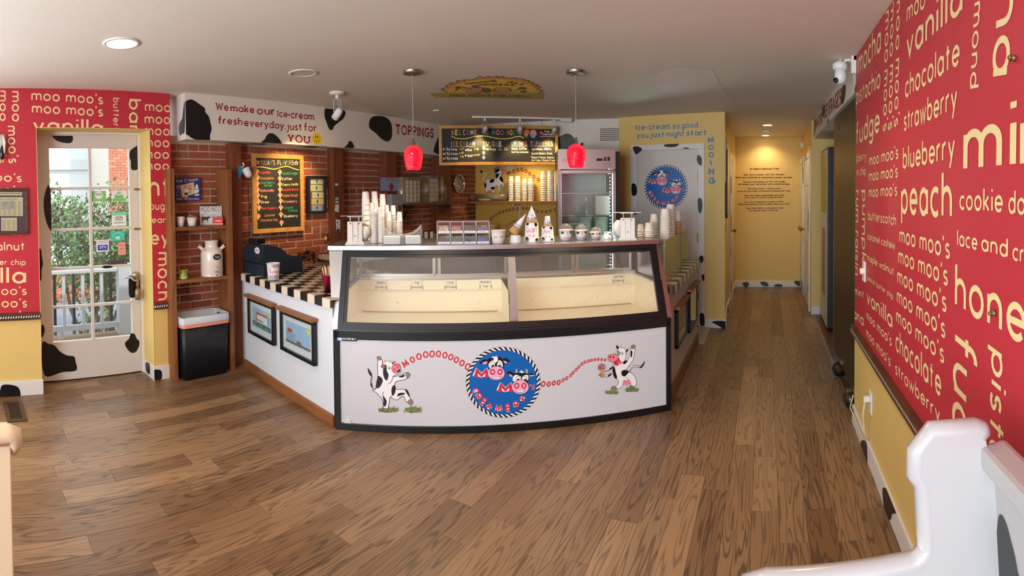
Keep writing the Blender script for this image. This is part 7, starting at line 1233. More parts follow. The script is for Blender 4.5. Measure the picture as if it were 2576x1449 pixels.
# wall shelf with boxes of trays
zsh = BK.px(1080, 510)[1]; y0 = BK.px(1010, 510)[0] - .15; y1 = BK.px(1139, 510)[0] - .05; sx = -3.80
t = thing('wall_shelf', 'dark wooden wall shelf on black brackets on the brick wall', 'shelf', (-3.95, (y0 + y1) / 2, zsh)); MB().box((-4.055, y0, zsh - .025), (sx, y1, zsh)).build('shelf_board', OAKD, t)
for yy in (y0 + .12, y1 - .35): m = MB(); m.box((-4.055, yy - .012, zsh - .28), (-4.04, yy + .012, zsh - .025)); m.box((-4.055, yy - .012, zsh - .04), (-3.84, yy + .012, zsh - .025)); m.tube([(-4.045, yy, zsh - .2), (-3.88, yy, zsh - .04)], .008, 6); m.build('bracket', BLKM, t)
SX = vert((-3.86, 0), (-3.86, 1))
def cbox(x0, x1, y0_, label, rows, colsn, tips):
    a = SX.px(980 + x0 / 7.246, 480)[0]; b = SX.px(980 + x1 / 7.246, 480)[0]; zt = SX.px(980 + (x0 + x1) / 2 / 7.246, 420 + y0_ / 7.246)[1]; t = thing('tray_carton', label, 'carton', SX.P((a + b) / 2, zsh, -.05)); h = zt - zsh; z0 = zsh + .001
    m = MB(); m.sbox(SX, a, b, z0, z0 + .006, -.17, .0); m.sbox(SX, a, b, z0, zt, -.175, -.17); m.sbox(SX, a, a + .008, z0, zt, -.17, 0); m.sbox(SX, b - .008, b, z0, zt, -.17, 0); m.build('cardboard', mat('carton_brown', (150, 118, 84), .8), t)
    w = (b - a); 
    for i in range(colsn):
        for j in range(rows):
            u = a + w * (.18 + .5 * i / colsn); v = z0 + .02 + (h - .05) * j / rows; uu = w * .5 / colsn; hh = (h - .05) / rows; m = MB(); g_ = .004
            m.sbox(SX, u, u + uu - .004, v, v + g_, -.1, .0); m.sbox(SX, u, u + g_, v, v + hh - .004, -.1, .0); m.sbox(SX, u + uu - .004 - g_, u + uu - .004, v, v + hh - .004, -.1, .0); m.sbox(SX, u, u + uu - .004, v, v + hh - .004, -.1, -.05); m.build('cone_tray', CUPM, t)
    rr = random.Random(int(x0)); m = MB(); loft(m, [[SX.P(*p) for p in ((a - .008, z0 + .0, .008), (b + .006, z0, .008), (b + .006, z0, -.178), (a - .008, z0, -.178))], [SX.P(*p) for p in ((a - .014, z0 + h * .5, .012), (b + .01, z0 + h * .5, .014), (b + .008, z0 + h * .5, -.18), (a - .01, z0 + h * .5, -.18))], [SX.P(*p) for p in ((a - .006, zt + .005, .006), (b + .004, zt + .008, .004), (b, zt + .02, -.178), (a - .004, zt + .012, -.178))]], cap0=False, cap1=True); m.build('plastic_bag', BAGP, t)
cbox(255, 690, 195, 'bagged carton of white cone trays at the left of the wall shelf', 5, 3, True); cbox(714, 975, 165, 'bagged carton of white cone trays at the right of the wall shelf', 5, 3, False)
for i, px in enumerate((1117, 1126)): P = SX.W(px, 505, -.05); P.z = zsh + .001; t = thing('lid_sleeve', ('clear sleeve of stacked lids beside the right carton', 'clear sleeve of stacked lids next to the wall clock')[i], 'lids', P); MB().lathe([(.03, 0), (.032, .22), (.02, .24)], 16, 0, Matrix.Translation(P)).build('sleeve', BAGP, t); m = MB(); [m.lathe([(.027, .01 + .014 * j), (.028, .018 + .014 * j), (1e-5, .02 + .014 * j)], 14, 0, Matrix.Translation(P)) for j in range(14)]; m.build('lids', mat('lid_amber', (214, 196, 150), .3), t, kind='stuff')
q = [BK.px(*p) for p in c10((1135, 300), (1335, 300), (1235, 135), (1235, 478))]; yc = (q[0][0] + q[1][0]) / 2; zc = (q[2][1] + q[3][1]) / 2; R_ = (q[2][1] - q[3][1]) / 2; t = thing('wall_clock', 'round steel-rimmed wall clock on the brick beside the lid sleeves', 'clock', BK.P(yc, zc)); Mx = BK.n.to_track_quat('Z', 'Y').to_matrix().to_4x4(); Mx.translation = BK.P(yc, zc, .004)
MB().lathe([(R_, 0), (R_, .03), (R_ * .95, .04), (R_ * .86, .03), (R_ * .85, .012)], 40, 0, Mx, False).build('rim', CHROME, t); MB().lathe([(R_ * .86, .0), (R_ * .86, .012), (1e-5, .0121)], 40, 0, Mx, False).build('face', mat('clock_face', (206, 196, 170), .5), t)
m = MB(); Sk = BK.off(.018)
for i in range(12): a = 2 * pi * i / 12; line(m, Sk, [(yc + R_ * .68 * sin(a), zc + R_ * .68 * cos(a)), (yc + R_ * .78 * sin(a), zc + R_ * .78 * cos(a))], .008, 0, 0, sm=False, local=True)
m.each('hour_mark', BLK, t); m = MB()
for a, L in ((1.9, .35), (-.15, .55)): line(m, Sk, [(yc, zc), (yc + R_ * L * sin(a), zc + R_ * L * cos(a))], .01, .001, 0, sm=False, local=True)
m.each('hand', BLK, t)
# back counter with white cups and bowl seen between tray and rack
t = thing('back_counter', 'low wooden back counter along the brick and yellow walls behind the case', 'counter', (-3.7, 5, 0)); m = MB(); m.box((-4.04, 3.37, .0), (-3.55, 6.3, .86)); m.box((-3.55, 5.8, 0), (-2.75, 6.34, .86)); m.build('cabinet', mat('back_cabinet', (120, 84, 54), .6), t); m = MB(); m.box((-4.045, 3.36, .86), (-3.52, 6.34, .90)); m.box((-3.53, 5.78, .86), (-2.72, 6.345, .90)); m.build('worktop', mat('worktop_beige', (206, 190, 160), .4), t)
for px, nm, lab, w, h in ((1072, 'white_cup', 'white cup standing left on the back counter by the brick', 9, 18), (1086, 'white_cup', 'white cup standing second on the back counter by the brick', 9, 19), (1096, 'glass_jar', 'small clear jar to the right of the white cups on the back counter', 9, 14)):
    S_ = vert((-3.7, 0), (-3.7, 1)); P = S_.W(px, 600); P.z = 1.0; k = kpx(P); P.z = S_.px(px, 604)[1]; P.z = .901; zt = S_.px(px, 602 - h)[1]; o = moved(cup_mb(w / 2 * k * .8, w / 2 * k, max(.08, zt - .901), 20), P).build(nm, CUPM if nm == 'white_cup' else DOME); tag(o, lab, 'cup' if nm == 'white_cup' else 'jar')
# back wall shelf, brackets, cups, bag rolls
c11 = crop(1160, 400, 5.152); zb = (BW.px(1300, 505)[1]); zb = BW.off(.12).px(1300, 506)[1]; a0_ = .0; a1_ = BW.px(1404, 500)[0] + .3
t = thing('back_shelf', 'honey-coloured wooden shelf across the yellow back wall', 'shelf', BW.P(.7, zb)); MB().sbox(BW, a0_ + .01, a1_, zb - .035, zb, .0, .26, 0, .004).build('shelf_board', SHELFW, t)
ab = BW.px(*c11((765, 600))[0])[0]; m = MB().sbox(BW, ab - .012, ab + .012, zb - .45, zb - .036, .002, .012); m.sbox(BW, ab - .01, ab + .01, zb - .06, zb - .036, .002, .22); m.build('bracket', WHT, t)
for px, w, top, lab in ((1285.8, 14.2, 443.5, 'white cup in the leftmost stack on the back shelf'), (1302.2, 16, 443, 'white cup in the second stack from the left on the back shelf'), (1320, 13.6, 449.5, 'white cup in the third stack, shortest, on the back shelf'), (1336, 15, 449, 'white cup in the fourth stack on the back shelf'), (1368, 16, 431, 'white cup in the fifth stack on the back shelf, right of the gap'), (1385.6, 17, 429.5, 'white cup in the tall sixth stack on the back shelf'), (1402, 16, 430, 'white cup in the last stack on the back shelf, half behind the fridge')):
    Sx = BW.off(.12); P = Sx.W(px, 500); P.z = zb + .0005; stack(P, w / 2 * kpx(P), Sx.px(px, top)[1] - zb, 12, lab, CUPM, lab.replace('white cup in', 'cups of'))
Sx = BW.off(.16)
def roll(x0, x1, y, r, lab, tip):
    A_ = Sx.W(*c11((x0, y))[0]); B_ = Sx.W(*c11((x1, y))[0]); r *= kpx(A_) / 5.152; A_.z = B_.z = zb + r + .001; t = thing('bag_roll', lab, 'packaging', (A_ + B_) / 2 + Vector((0, 0, -r))); MB().cyl(A_, B_, r, 20).build('roll', BAGP, t); MB().cyl(A_ + (B_ - A_) * .1, B_ - (B_ - A_) * .1, r * .8, 16).build('contents', mat('roll_grey', (150, 140, 120), .6), t); m = MB(); m.ball(A_, r * .85, 12, 0, (.8, .8, .95)); m.build('end_cap', mat('roll_pale', (196, 188, 164), .4), t)
roll(150, 585, 490, 48, 'long clear roll of packaged lids at the left end of the back shelf', 0); 
P = Sx.W(*c11((330, 530))[0], .07); P.z = zb + .02; t = thing('plastic_pack', 'crumpled clear plastic pack lying in front of the long roll', 'packaging', P); m = MB(); rr = random.Random(8); m.ball(P, .02, 10, 0, (6, 1.5, .9)); m.v = [tuple(Vector(v) + Vector((rr.uniform(-.006, .006), rr.uniform(-.006, .006), rr.uniform(-.004, .006)))) for v in m.v]; m.build('film', mat('film_pale', (196, 182, 140), .25), t)
# cow painted on the back wall, MOOO letters
mb = MB(); Q = lambda *p: c11(*p); bl = [(430, 150), (470, 110), (500, 115), (520, 150), (545, 160), (520, 200), (545, 270), (540, 300), (565, 330), (560, 390), (545, 390), (540, 345), (515, 330), (505, 370), (515, 430), (490, 425), (470, 350), (440, 365), (430, 400), (440, 435), (400, 435), (330, 430), (310, 380), (305, 320), (330, 260), (390, 260), (430, 265), (440, 200)]
blob(mb, BW, Q(*bl), .002, 0); line(mb, BW, Q(*bl), .006, .0025, 1, True)
for p in ([(440, 150), (475, 120), (500, 130), (490, 160), (460, 180), (450, 200)], [(450, 200), (480, 188), (495, 200), (470, 245), (450, 245)], [(500, 235), (520, 225), (540, 260), (542, 300), (520, 290), (500, 260)], [(372, 285), (395, 262), (430, 265), (425, 295), (390, 310), (375, 305)], [(308, 310), (325, 315), (328, 360), (315, 375), (306, 340)], [(385, 370), (415, 360), (440, 370), (425, 395), (390, 392)], [(248, 160), (265, 145), (285, 165), (270, 180), (252, 175)], [(425, 165), (430, 150), (445, 160)]): blob(mb, BW, Q(*p), .003, 1)
blob(mb, BW, Q(*ell(508, 145, 9, 11, 10)), .0034, 0, False); blob(mb, BW, Q(*ell(510, 147, 4, 5, 8)), .0037, 1, False)
for hp in ([(452, 128), (440, 118), (430, 130), (445, 140)], [(462, 110), (455, 102), (478, 100)], [(500, 112), (498, 100), (508, 108)]): line(mb, BW, Q(*hp), .008, .0036, 1)
blob(mb, BW, Q((525, 130), (550, 118), (570, 140), (565, 175), (540, 195), (525, 170)), .0035, 2); blob(mb, BW, Q((340, 415), (370, 400), (405, 408), (395, 430), (350, 432)), .0035, 2); line(mb, BW, Q((285, 175), (320, 195), (315, 220), (300, 240), (290, 260), (310, 290)), .012, .002, 0)
blob(mb, BW, Q(*ell(632, 112, 42, 36)), .003, 0); text(mb, BW, "I'm", Q((610, 102))[0], Q((655, 102))[0], Q((610, 90))[0], 1, sw=.25, d=.0035); text(mb, BW, 'next!', Q((605, 128))[0], Q((658, 128))[0], Q((605, 116))[0], 1, sw=.25, d=.0035)
text(mb, BW, 'M', Q((605, 215))[0], Q((650, 190))[0], Q((598, 178))[0], 3, sw=.34, flare=.8, d=.003)
for x, y in ((685, 158), (735, 142), (790, 140), (842, 155), (890, 190), (943, 228), (1003, 268)): line(mb, BW, Q(*ell(x, y, 14, 21, 16, -15)), .012, .003, 3, True, False)
for x, y in ((363, 810), (390, 775), (420, 745), (458, 720), (500, 695), (545, 682), (590, 667), (632, 660), (680, 652), (732, 646), (802, 640), (848, 642), (892, 650), (942, 660), (992, 676), (1050, 682), (1103, 682), (1158, 670), (1213, 658), (1262, 645)): line(mb, BW, Q(*ell(x, y, 12, 15, 16)), .010, .003, 3, True, False)
mb.build('painted_cow', [WHC, BLK, PNK2, DKRED], wbk)
# note, faucet, carton on the back counter
P = BW.W(*c11((690, 850))[0]); q0, q1 = BW.px(*c11((650, 875))[0]), BW.px(*c11((750, 832))[0]); m = MB().sbox(BW, q0[0], q1[0], q0[1], q1[1], .001, .002); [line(m, BW, [(q0[0] + .01, q0[1] + .02 + .03 * i), (q1[0] - .02, q0[1] + .02 + .03 * i)], .006, .0025, 1, sm=False, local=True) for i in range(3)]; tag(m.build('wall_note', [mat('note_cream', (226, 206, 140), .6), BLK]), 'small handwritten note on the yellow wall above the faucet', 'note')
P = Vector((-3.0, 6.1, .901)); P = BW.off(.25).W(*c11((610, 1000))[0]); P.z = .901; t = thing('gooseneck_faucet', 'thin steel gooseneck faucet on the back counter', 'faucet', P); zt = BW.off(.25).px(*c11((625, 830))[0])[1]; m = MB(); m.tube([P, Vector((P.x, P.y, zt - .05)), Vector((P.x + .02, P.y, zt - .01)), Vector((P.x + .06, P.y, zt)), Vector((P.x + .1, P.y, zt - .02)), Vector((P.x + .11, P.y, zt - .08))], .008, 8); m.lathe([(.025, 0), (.02, .02), (.012, .03)], 16, 0, Matrix.Translation(P)); m.build('spout', CHROME, t)
q = Vector((P.x + .1, P.y - .01, zt - .13)); t = thing('yellow_cloth', 'lime yellow scrubbing cloth hung over the faucet', 'cloth', q); m = MB(); rr = random.Random(1)
for i in range(40): a = Vector((rr.uniform(-1, 1), rr.uniform(-1, 1), rr.uniform(-1, 1))).normalized(); m.tube([q, q + a * .03, q + a * .055 + Vector((0, 0, -.012))], .005, 5)
m.build('cloth_loops', mat('lime_yellow', (214, 210, 50), .7), t, kind='stuff')
Sb = BW.off(.2); q0 = Sb.px(*c11((362, 1000))[0]); q1 = Sb.px(*c11((430, 850))[0]); t = thing('tall_carton', 'cream lidded tub on the back counter right of the topping rack', 'tub', Sb.P(q0[0], .9)); MB().sbox(Sb, q0[0], q1[0], .901, q1[1] - .03, -.1, .03, 0, .008).build('tub_body', mat('cream_plastic', (222, 200, 150), .4), t); MB().sbox(Sb, q0[0] - .01, q1[0] + .01, q1[1] - .03, q1[1], -.11, .04, 0, .006).build('lid', mat('cream_plastic', (0, 0, 0)), t)
# fridge
FRS = vert((-2.12, 4.80), (-1.52, 5.10)); c12 = crop(1160, 400, 5.152); c13 = crop(1380, 260, 3.8125)
a0_ = FRS.px(1404.5, 500)[0]; a1_ = FRS.px(1549, 500)[0]; zt = 1.955; zd = FRS.px(1470, 428)[1]; t = thing('glass_door_fridge', 'tall steel fridge with glass door and lit interior behind the case', 'fridge', FRS.P((a0_ + a1_) / 2, 0)); dp = .55
m = MB(); m.sbox(FRS, a0_, a1_, .12, zt, -dp, -dp + .02); m.sbox(FRS, a0_, a0_ + .025, .12, zt, -dp, -.02); m.sbox(FRS, a1_ - .025, a1_ + .004, .12, zt, -dp, -.02, 1); m.sbox(FRS, a0_, a1_, .12, .4, -dp, -.02); m.sbox(FRS, a0_, a1_, zd + .01, zt, -dp, -.005); m.build('cabinet', [STEEL, mat('fridge_dark_side', (34, 26, 24), .4)], t)
m = MB().sbox(FRS, a1_ - .0, a1_ + .05, .12, zt - .02, -dp, -.02); m.build('side_panel', mat('fridge_dark_side', (0, 0, 0)), t)
for s_, d_ in ((a0_ + .06, -.08), (a1_ - .06, -.08), (a0_ + .06, -dp + .06), (a1_ - .06, -dp + .06)): MB().cyl(FRS.P(s_, 0, d_), FRS.P(s_, .125, d_), .02, 12).build('foot', BLKP, t)
m = MB().sbox(FRS, a0_ + .03, a1_ - .03, .42, zd, -dp + .02, -dp + .03); m.build('interior_back', mat('fridge_lining', (206, 216, 210), .3), t)
w = .036; m = MB(); m.sbox(FRS, a0_, a1_, zd - w, zd, -.02, .02, 0, .003); m.sbox(FRS, a0_, a1_, .40, .40 + w, -.02, .02, 0, .003); m.sbox(FRS, a0_, a0_ + w, .40, zd, -.02, .02, 0, .003); m.sbox(FRS, a1_ - w, a1_, .40, zd, -.02, .02, 0, .003); o = m.build('door_frame', STEEL, t); MB().sbox(FRS, a0_ + w, a1_ - w, .40 + w, zd - w, -.002, .001).build('door_glass', GLASS, o)
MB().sbox(FRS, a0_ - .004, a0_ + .02, 1.1, zd - .04, .02, .04, 0, .004).build('door_handle', mat('handle_grey', (190, 190, 196), .3), o)
q = FRS.px(*c13((125, 560))[0]); m = MB().sbox(FRS, q[0], q[0] + .085, q[1] - .006, q[1] + .03, 0, .004, 0); m.build('name_badge', [CHROME, BLK], t)
for x0_, x1_, y0_, y1_, mt in ((460, 518, 528, 552, BLKP), (532, 552, 516, 552, BLKP), (565, 588, 514, 552, BLKP), (518, 600, 572, 605, mat('badge_plate', (186, 176, 170), .3))): p, r = FRS.px(*c13((x0_, y1_))[0]), FRS.px(*c13((x1_, y0_))[0]); MB().sbox(FRS, p[0], r[0], p[1], r[1], 0, .004).build('control_panel', mt, t)
for z in (.75, 1.0, 1.27, 1.5):
    m = MB()
    for i in range(9): s_ = a0_ + .04 + i * (a1_ - a0_ - .08) / 8; m.sbox(FRS, s_ - .0015, s_ + .0015, z, z + .003, -dp + .03, -.05)
    m.sbox(FRS, a0_ + .035, a1_ - .035, z, z + .004, -.055, -.05); m.build('wire_shelf', CHROME, t)
TUB = mat('fridge_tub', (196, 218, 206), .35); 
for s0, s1, z, h, lab in ((.36, .62, 1.005, .235, 'lidded pale tub on the left of the lit fridge shelf'), (.66, .93, 1.005, .235, 'lidded pale tub on the right of the lit fridge shelf'), (.66, .92, 1.275, .20, 'white carton on the upper right fridge shelf')):
    sa, sb = a0_ + (a1_ - a0_) * s0, a0_ + (a1_ - a0_) * s1; tt = thing('ice_cream_tub', lab, 'tub', FRS.P((sa + sb) / 2, z, -.2)); c_ = FRS.P((sa + sb) / 2, z, -.2); r = (sb - sa) / 2
    if h > .21: MB().lathe([(r * .82, 0), (r * .95, h)], 24, 0, Matrix.Translation(c_)).build('tub_body', TUB, tt); MB().lathe([(r * 1.02, h - .012), (r * 1.04, h + .004), (r * .98, h + .01)], 24, 0, Matrix.Translation(c_)).build('lid', TUB, tt)
    else: MB().sbox(FRS, sa, sb, z, z + h, -.35, -.08, 0, .006).build('box_body', mat('carton_white', (226, 222, 214), .5), tt)
sa = a0_ + (a1_ - a0_) * .52; tt = thing('clear_bottle', 'clear squeeze bottle with white cap standing on the left fridge tub', 'bottle', FRS.P(sa, 1.255, -.2)); cc = FRS.P(sa, 1.255, -.2); MB().lathe([(.028, 0), (.03, .01), (.03, .12), (.014, .15), (.014, .17)], 16, 0, Matrix.Translation(cc)).build('bottle_body', DOME, tt); MB().lathe([(.016, .165), (.016, .19), (.006, .20)], 12, 0, Matrix.Translation(cc)).build('cap', WHC, tt)
m = MB()
for i in range(34): m.ball(FRS.P(a1_ - w - .018, .46 + i * (zd - w - .5) / 33, -.03), .0035, 6)
m.build('led_strip', mat('led_white', (240, 255, 255), .3, emit=(220, 250, 255), es=18), t, kind='stuff'); o = area('fridge_light', FRS.P(a1_ - w - .03, 1.15, -.04), (radians(90), 0, atan2(FRS.u.y, FRS.u.x) - radians(115)), .03, 1.2, 9, (.75, 1, .95))
# small camera on top of the fridge, soffit grille
P = FRS.W(1466, 378, -.1); P.z = zt + .001; t = thing('indoor_camera', 'small round white camera standing on top of the fridge', 'camera', P); MB().lathe([(.03, 0), (.028, .012), (.018, .02), (.02, .03)], 20, 0, Matrix.Translation(P)).build('base', PLW, t); d_ = face(P).n; MB().ball(P + Vector((0, 0, .055)), .032, 20).build('head', PLW, t); MB().cyl(P + Vector((0, 0, .055)) + d_ * .026, P + Vector((0, 0, .055)) + d_ * .034, .016, 18).build('lens', BLK, t)
q0, q1 = SBK.px(*c13((497, 360))[0]), SBK.px(*c13((720, 230))[0]); o = MB().sbox(SBK, q0[0] - .03, min(q1[0] + .03, SBK.px(1571, 300)[0]), q0[1] - .03, q1[1] + .02, 0, .006).build('air_grille', SOFW); tag(o, 'rectangular air grille in the white soffit left of the yellow wall', 'vent'); gi, gj = 16, 7; GD = mat('grille_dark', (50, 44, 40), .6); wq, hq = (q1[0] - q0[0]) / gi, (q1[1] - q0[1]) / gj
for i in range(gi):
    m = MB(); [m.sbox(SBK, q0[0] + i * wq, q0[0] + i * wq + wq * .62, q0[1] + j * hq, q0[1] + j * hq + hq * .62, .006, .0075) for j in range(gj)]; m.build('slot_column', GD, o, kind='stuff')
# ------------------------------------------------------------------ ceiling lights
EM = mat('lamp_on', (255, 240, 215), .4, emit=(255, 226, 180), es=14)
def downlight(px, py, r, lab, on, e=0, z=CH):
    p = CE.W(px, py); t = thing('recessed_light', lab, 'ceiling light', (p.x, p.y, z)); T = Matrix.Translation((p.x, p.y, z)); MB().lathe([(r * .80, -.001), (r * .82, -.008), (r * 1.0, -.006), (r * 1.02, -.0005)], 40, 0, T, False).build('trim_ring', WHT, t)
    MB().lathe([(r * .8, -.004), (1e-5, -.003 if not on else -.006)], 40, 0, T, False).build('diffuser', EM if on else mat('lamp_off', (206, 202, 190), .4), t)
    if on: lamp('recessed_lamp', 'SPOT', (p.x, p.y, z - .03), e, (1, .80, .55), (p.x, p.y, 0), r * .6, 140, .8)
downlight(305, 108, .105, 'lit recessed ceiling light at the upper left near the glazed door', True, 20); downlight(763, 183, .105, 'unlit recessed ceiling light above the checkered counter', False)
downlight(1931, 314, .075, 'nearer lit recessed light in the hallway ceiling', True, 16); downlight(1926, 340, .075, 'farther lit recessed light in the hallway ceiling', True, 14)
def over(x, y, lab):  # extra recessed lights added out of view to brighten case, yellow wall and floor
    t = thing('recessed_light', lab, 'ceiling light', (x, y, CH)); T = Matrix.Translation((x, y, CH)); MB().lathe([(.085, -.001), (.086, -.008), (.105, -.006), (.107, -.0005)], 40, 0, T, False).build('trim_ring', WHT, t); MB().lathe([(.084, -.005), (1e-5, -.006)], 40, 0, T, False).build('diffuser', EM, t); lamp('recessed_lamp', 'SPOT', (x, y, CH - .03), 22, (1, .84, .62), (x, y, 0), .06, 150, .8)
over(-1.1, 1.3, 'added lit recessed light over the open floor in front of the case, above the view'); over(-.2, 2.14, 'added lit recessed light near the red wall, above the view')
p = CE.W(1927, 329); t = thing('smoke_detector', 'round smoke detector between the two hallway lights', 'smoke detector', (p.x, p.y, CH)); MB().lathe([(.06, -.001), (.062, -.025), (.045, -.035), (1e-5, -.036)], 28, 0, Matrix.Translation((p.x, p.y, CH)), False).build('housing', PLW, t)
def spothead(parent, base, tgt, L, m_, r=.03, h=.075, e=20, sp_=55, nm='lamp_head'):
    """yoke arm with a small can pointing at tgt"""
    piv = base + Vector((0, 0, -L)); d = (Vector(tgt) - piv).normalized(); sx_ = Vector((d.y, -d.x, 0)).normalized() * r * 1.15; m = MB(); m.tube([base + sx_ * .5, base + sx_ + Vector((0, 0, -.015)), piv + sx_], .0025, 6); m.tube([base - sx_ * .5, base - sx_ + Vector((0, 0, -.015)), piv - sx_], .0025, 6); m.tube([base, base + sx_ * .4 + Vector((0, 0, -L * .5)), piv - d * h * .4], .002, 6); m.build('yoke', m_, parent)
    M = d.to_track_quat('Z', 'Y').to_matrix().to_4x4(); M.translation = piv; o = MB().lathe([(1e-5, -h * .75), (r * .6, -h * .7), (r * .95, -h * .45), (r, 0), (r * 1.0, h * .6), (r * .85, h * .6), (r * .8, h * .35)], 20, 0, M, False).build(nm, m_, parent); MB().lathe([(r * .8, h * .5), (1e-5, h * .5)], 18, 0, M, False).build('bulb', EM, o); lamp('spot_lamp', 'SPOT', piv + d * (h * .65), e, (1, .68, .34), tgt, .02, sp_, .7)
p = CE.W(848, 232); base = Vector((p.x, p.y, CH)); c14 = crop(400, 220, 5.152); t = thing('ceiling_spotlight', 'white ceiling-mounted spotlight aimed at the smiling face lettering', 'ceiling light', base); MB().lathe([(.068, -.001), (.066, -.014), (.05, -.024), (1e-5, -.025)], 32, 0, Matrix.Translation(base), False).build('canopy', WHT, t); MB().cyl(base + Vector((0, 0, -.024)), base + Vector((0, 0, -.055)), .018, 6).build('swivel', WHT, t)
spothead(t, base + Vector((0, 0, -.055)), SF.W(770, 352) + Vector((-.25, -.1, -.6)), .13, WHT, .034, .08, 60, 60); lamp('spot_glow', 'SPOT', base + Vector((0, 0, -.17)), 26, (1, .74, .40), SF.W(780, 345), .03, 70, 1)
A_ = CE.W(1187, 292); B_ = CE.W(1438, 298); A_.z = B_.z = CH; t = thing('track_light', 'white ceiling track with three small spotlight heads over the menu board', 'track light', (A_ + B_) / 2); ST = vert(A_.to_2d(), B_.to_2d()); Lg = (B_ - A_).length; SILV = mat('track_silver', (186, 184, 186), .4, .3); MB().sbox(ST, 0, Lg, CH - .022, CH - .001, -.016, .016, 0, .003).build('track', WHT, t); MB().sbox(ST, Lg - .14, Lg, CH - .045, CH - .001, -.02, .02, 0, .004).build('feed_box', WHT, t)
for px, tg in ((1220, MN.W(1200, 400)), (1308, MN.W(1300, 400) + Vector((0, 0, -.05))), (1394, MN.W(1372, 405))):
    s_ = ST.px(px, 290)[0]; b_ = ST.P(s_, CH - .03); hd = MB().cyl(ST.P(s_, CH - .02), ST.P(s_, CH - .055), .012, 10).build('adaptor', WHT, t); spothead(t, b_ + Vector((0, 0, -.02)), tg, .10, SILV, .03, .07, 13, 84)
t = thing('recessed_light', 'recessed light added under the back soffit to brighten the back wall, hidden behind the menu board', 'ceiling light', (-3.1, 5.98, 2.0)); MB().lathe([(1e-5, -.004), (.05, -.004), (.06, -.001)], 28, 0, Matrix.Translation((-3.1, 5.98, 2.0)), False).build('diffuser', EM, t); lamp('added_soffit_lamp', 'SPOT', (-3.1, 5.98, 1.985), 16, (1, .70, .34), (-3.1, 6.15, 0), .05, 150, .6); lamp('back_brick_wash', 'SPOT', ST.P(Lg * .1, CH - .12), 10, (1, .70, .36), BK.W(1160, 560), .02, 30, .4)  # soffit light is an unseen addition that brightens the yellow back wall
REDG = bpy.data.materials.new('red_glass_shade'); REDG.use_nodes = True; _n = REDG.node_tree.nodes; _b = _n['Principled BSDF']; _b.inputs['Base Color'].default_value = lin((226, 16, 44)); _b.inputs['Roughness'].default_value = .18; _b.inputs['Transmission Weight'].default_value = .25; _b.inputs['Emission Color'].default_value = lin((255, 10, 50)); _b.inputs['Emission Strength'].default_value = .55
_w = _n.new('ShaderNodeTexWave'); _w.inputs['Scale'].default_value = 26; _tc = _n.new('ShaderNodeTexCoord'); _mp = _n.new('ShaderNodeMapping'); _mp.inputs['Rotation'].default_value = (0, .7, .7); REDG.node_tree.links.new(_tc.outputs['Object'], _mp.inputs[0]); REDG.node_tree.links.new(_mp.outputs[0], _w.inputs[0]); _bp = _n.new('ShaderNodeBump'); _bp.inputs['Strength'].default_value = .5; _bp.inputs['Distance'].default_value = .004; REDG.node_tree.links.new(_w.outputs[0], _bp.inputs['Height']); REDG.node_tree.links.new(_bp.outputs[0], _b.inputs['Normal'])
def pendant(px, top, by, lab):
    p = CE.W(px, 178); p = Vector((p.x, p.y, CH)); Sp = Surf(p, face(p).u, (0, 0, 1), face(p).n); k = kpx(p); zb_ = Sp.px(px, by)[1] + CH; zt_ = Sp.px(px, top)[1] + CH; t = thing('pendant_lamp', lab, 'pendant lamp', p); T = Matrix.Translation(p)
    MB().lathe([(23 * k, -.001), (23 * k, -.022), (19 * k, -.026), (1e-5, -.026)], 36, 0, T, False).build('canopy', NICK, t); MB().lathe([(.006, -.026), (.006, -.045), (.002, -.05)], 12, 0, T).build('stem', NICK, t); MB().cyl(p + Vector((0, 0, -.045)), Vector((p.x, p.y, zt_ + .04)), .0018, 6).build('cord', mat('cord_clear', (200, 190, 180), .3), t); T2 = Matrix.Translation((p.x, p.y, 0)); H_ = zt_ - zb_
    MB().lathe([(.004, zt_ + .05), (.010, zt_ + .03), (.016, zt_ + .0), (.03, zt_ - .006)], 20, 0, T2).build('socket_cap', NICK, t); R_ = 24 * k; MB().lathe([(R_ * .3, zt_), (R_ * .72, zt_ - H_ * .1), (R_ * .95, zt_ - H_ * .25), (R_, zt_ - H_ * .42), (R_ * .96, zt_ - H_ * .62), (R_ * .8, zt_ - H_ * .9), (R_ * .72, zb_), (R_ * .69, zb_), (R_ * .78, zt_ - H_ * .9), (R_ * .93, zt_ - H_ * .6), (R_ * .97, zt_ - H_ * .42)], 40, 0, T2, False).build('glass_shade', REDG, t)
    MB().lathe([(R_ * .66, zb_ + .01), (1e-5, zb_ + .011)], 30, 0, T2, False).build('bulb', EM, t); lamp('pendant_bulb', 'SPOT', (p.x, p.y, zb_ - .005), 14, (1, .78, .5), (p.x, p.y, 0), .03, 140, .8); lamp('pendant_glow', 'POINT', (p.x, p.y, (zt_ + zb_) / 2), .3, (1, .35, .25), None, .02)
pendant(1037, 365, 427, 'left red glass pendant lamp hanging in front of the brick wall'); pendant(1448, 362, 422, 'right red glass pendant lamp hanging in front of the steel fridge')
p = CE.W(1100, 276); m = MB().box((p.x - .05, p.y - .01, CH - .012), (p.x + .02, p.y + .01, CH - .001)); tag(m.build('ceiling_hook', WHT), 'tiny white hook plate on the ceiling left of the track light', 'hook')
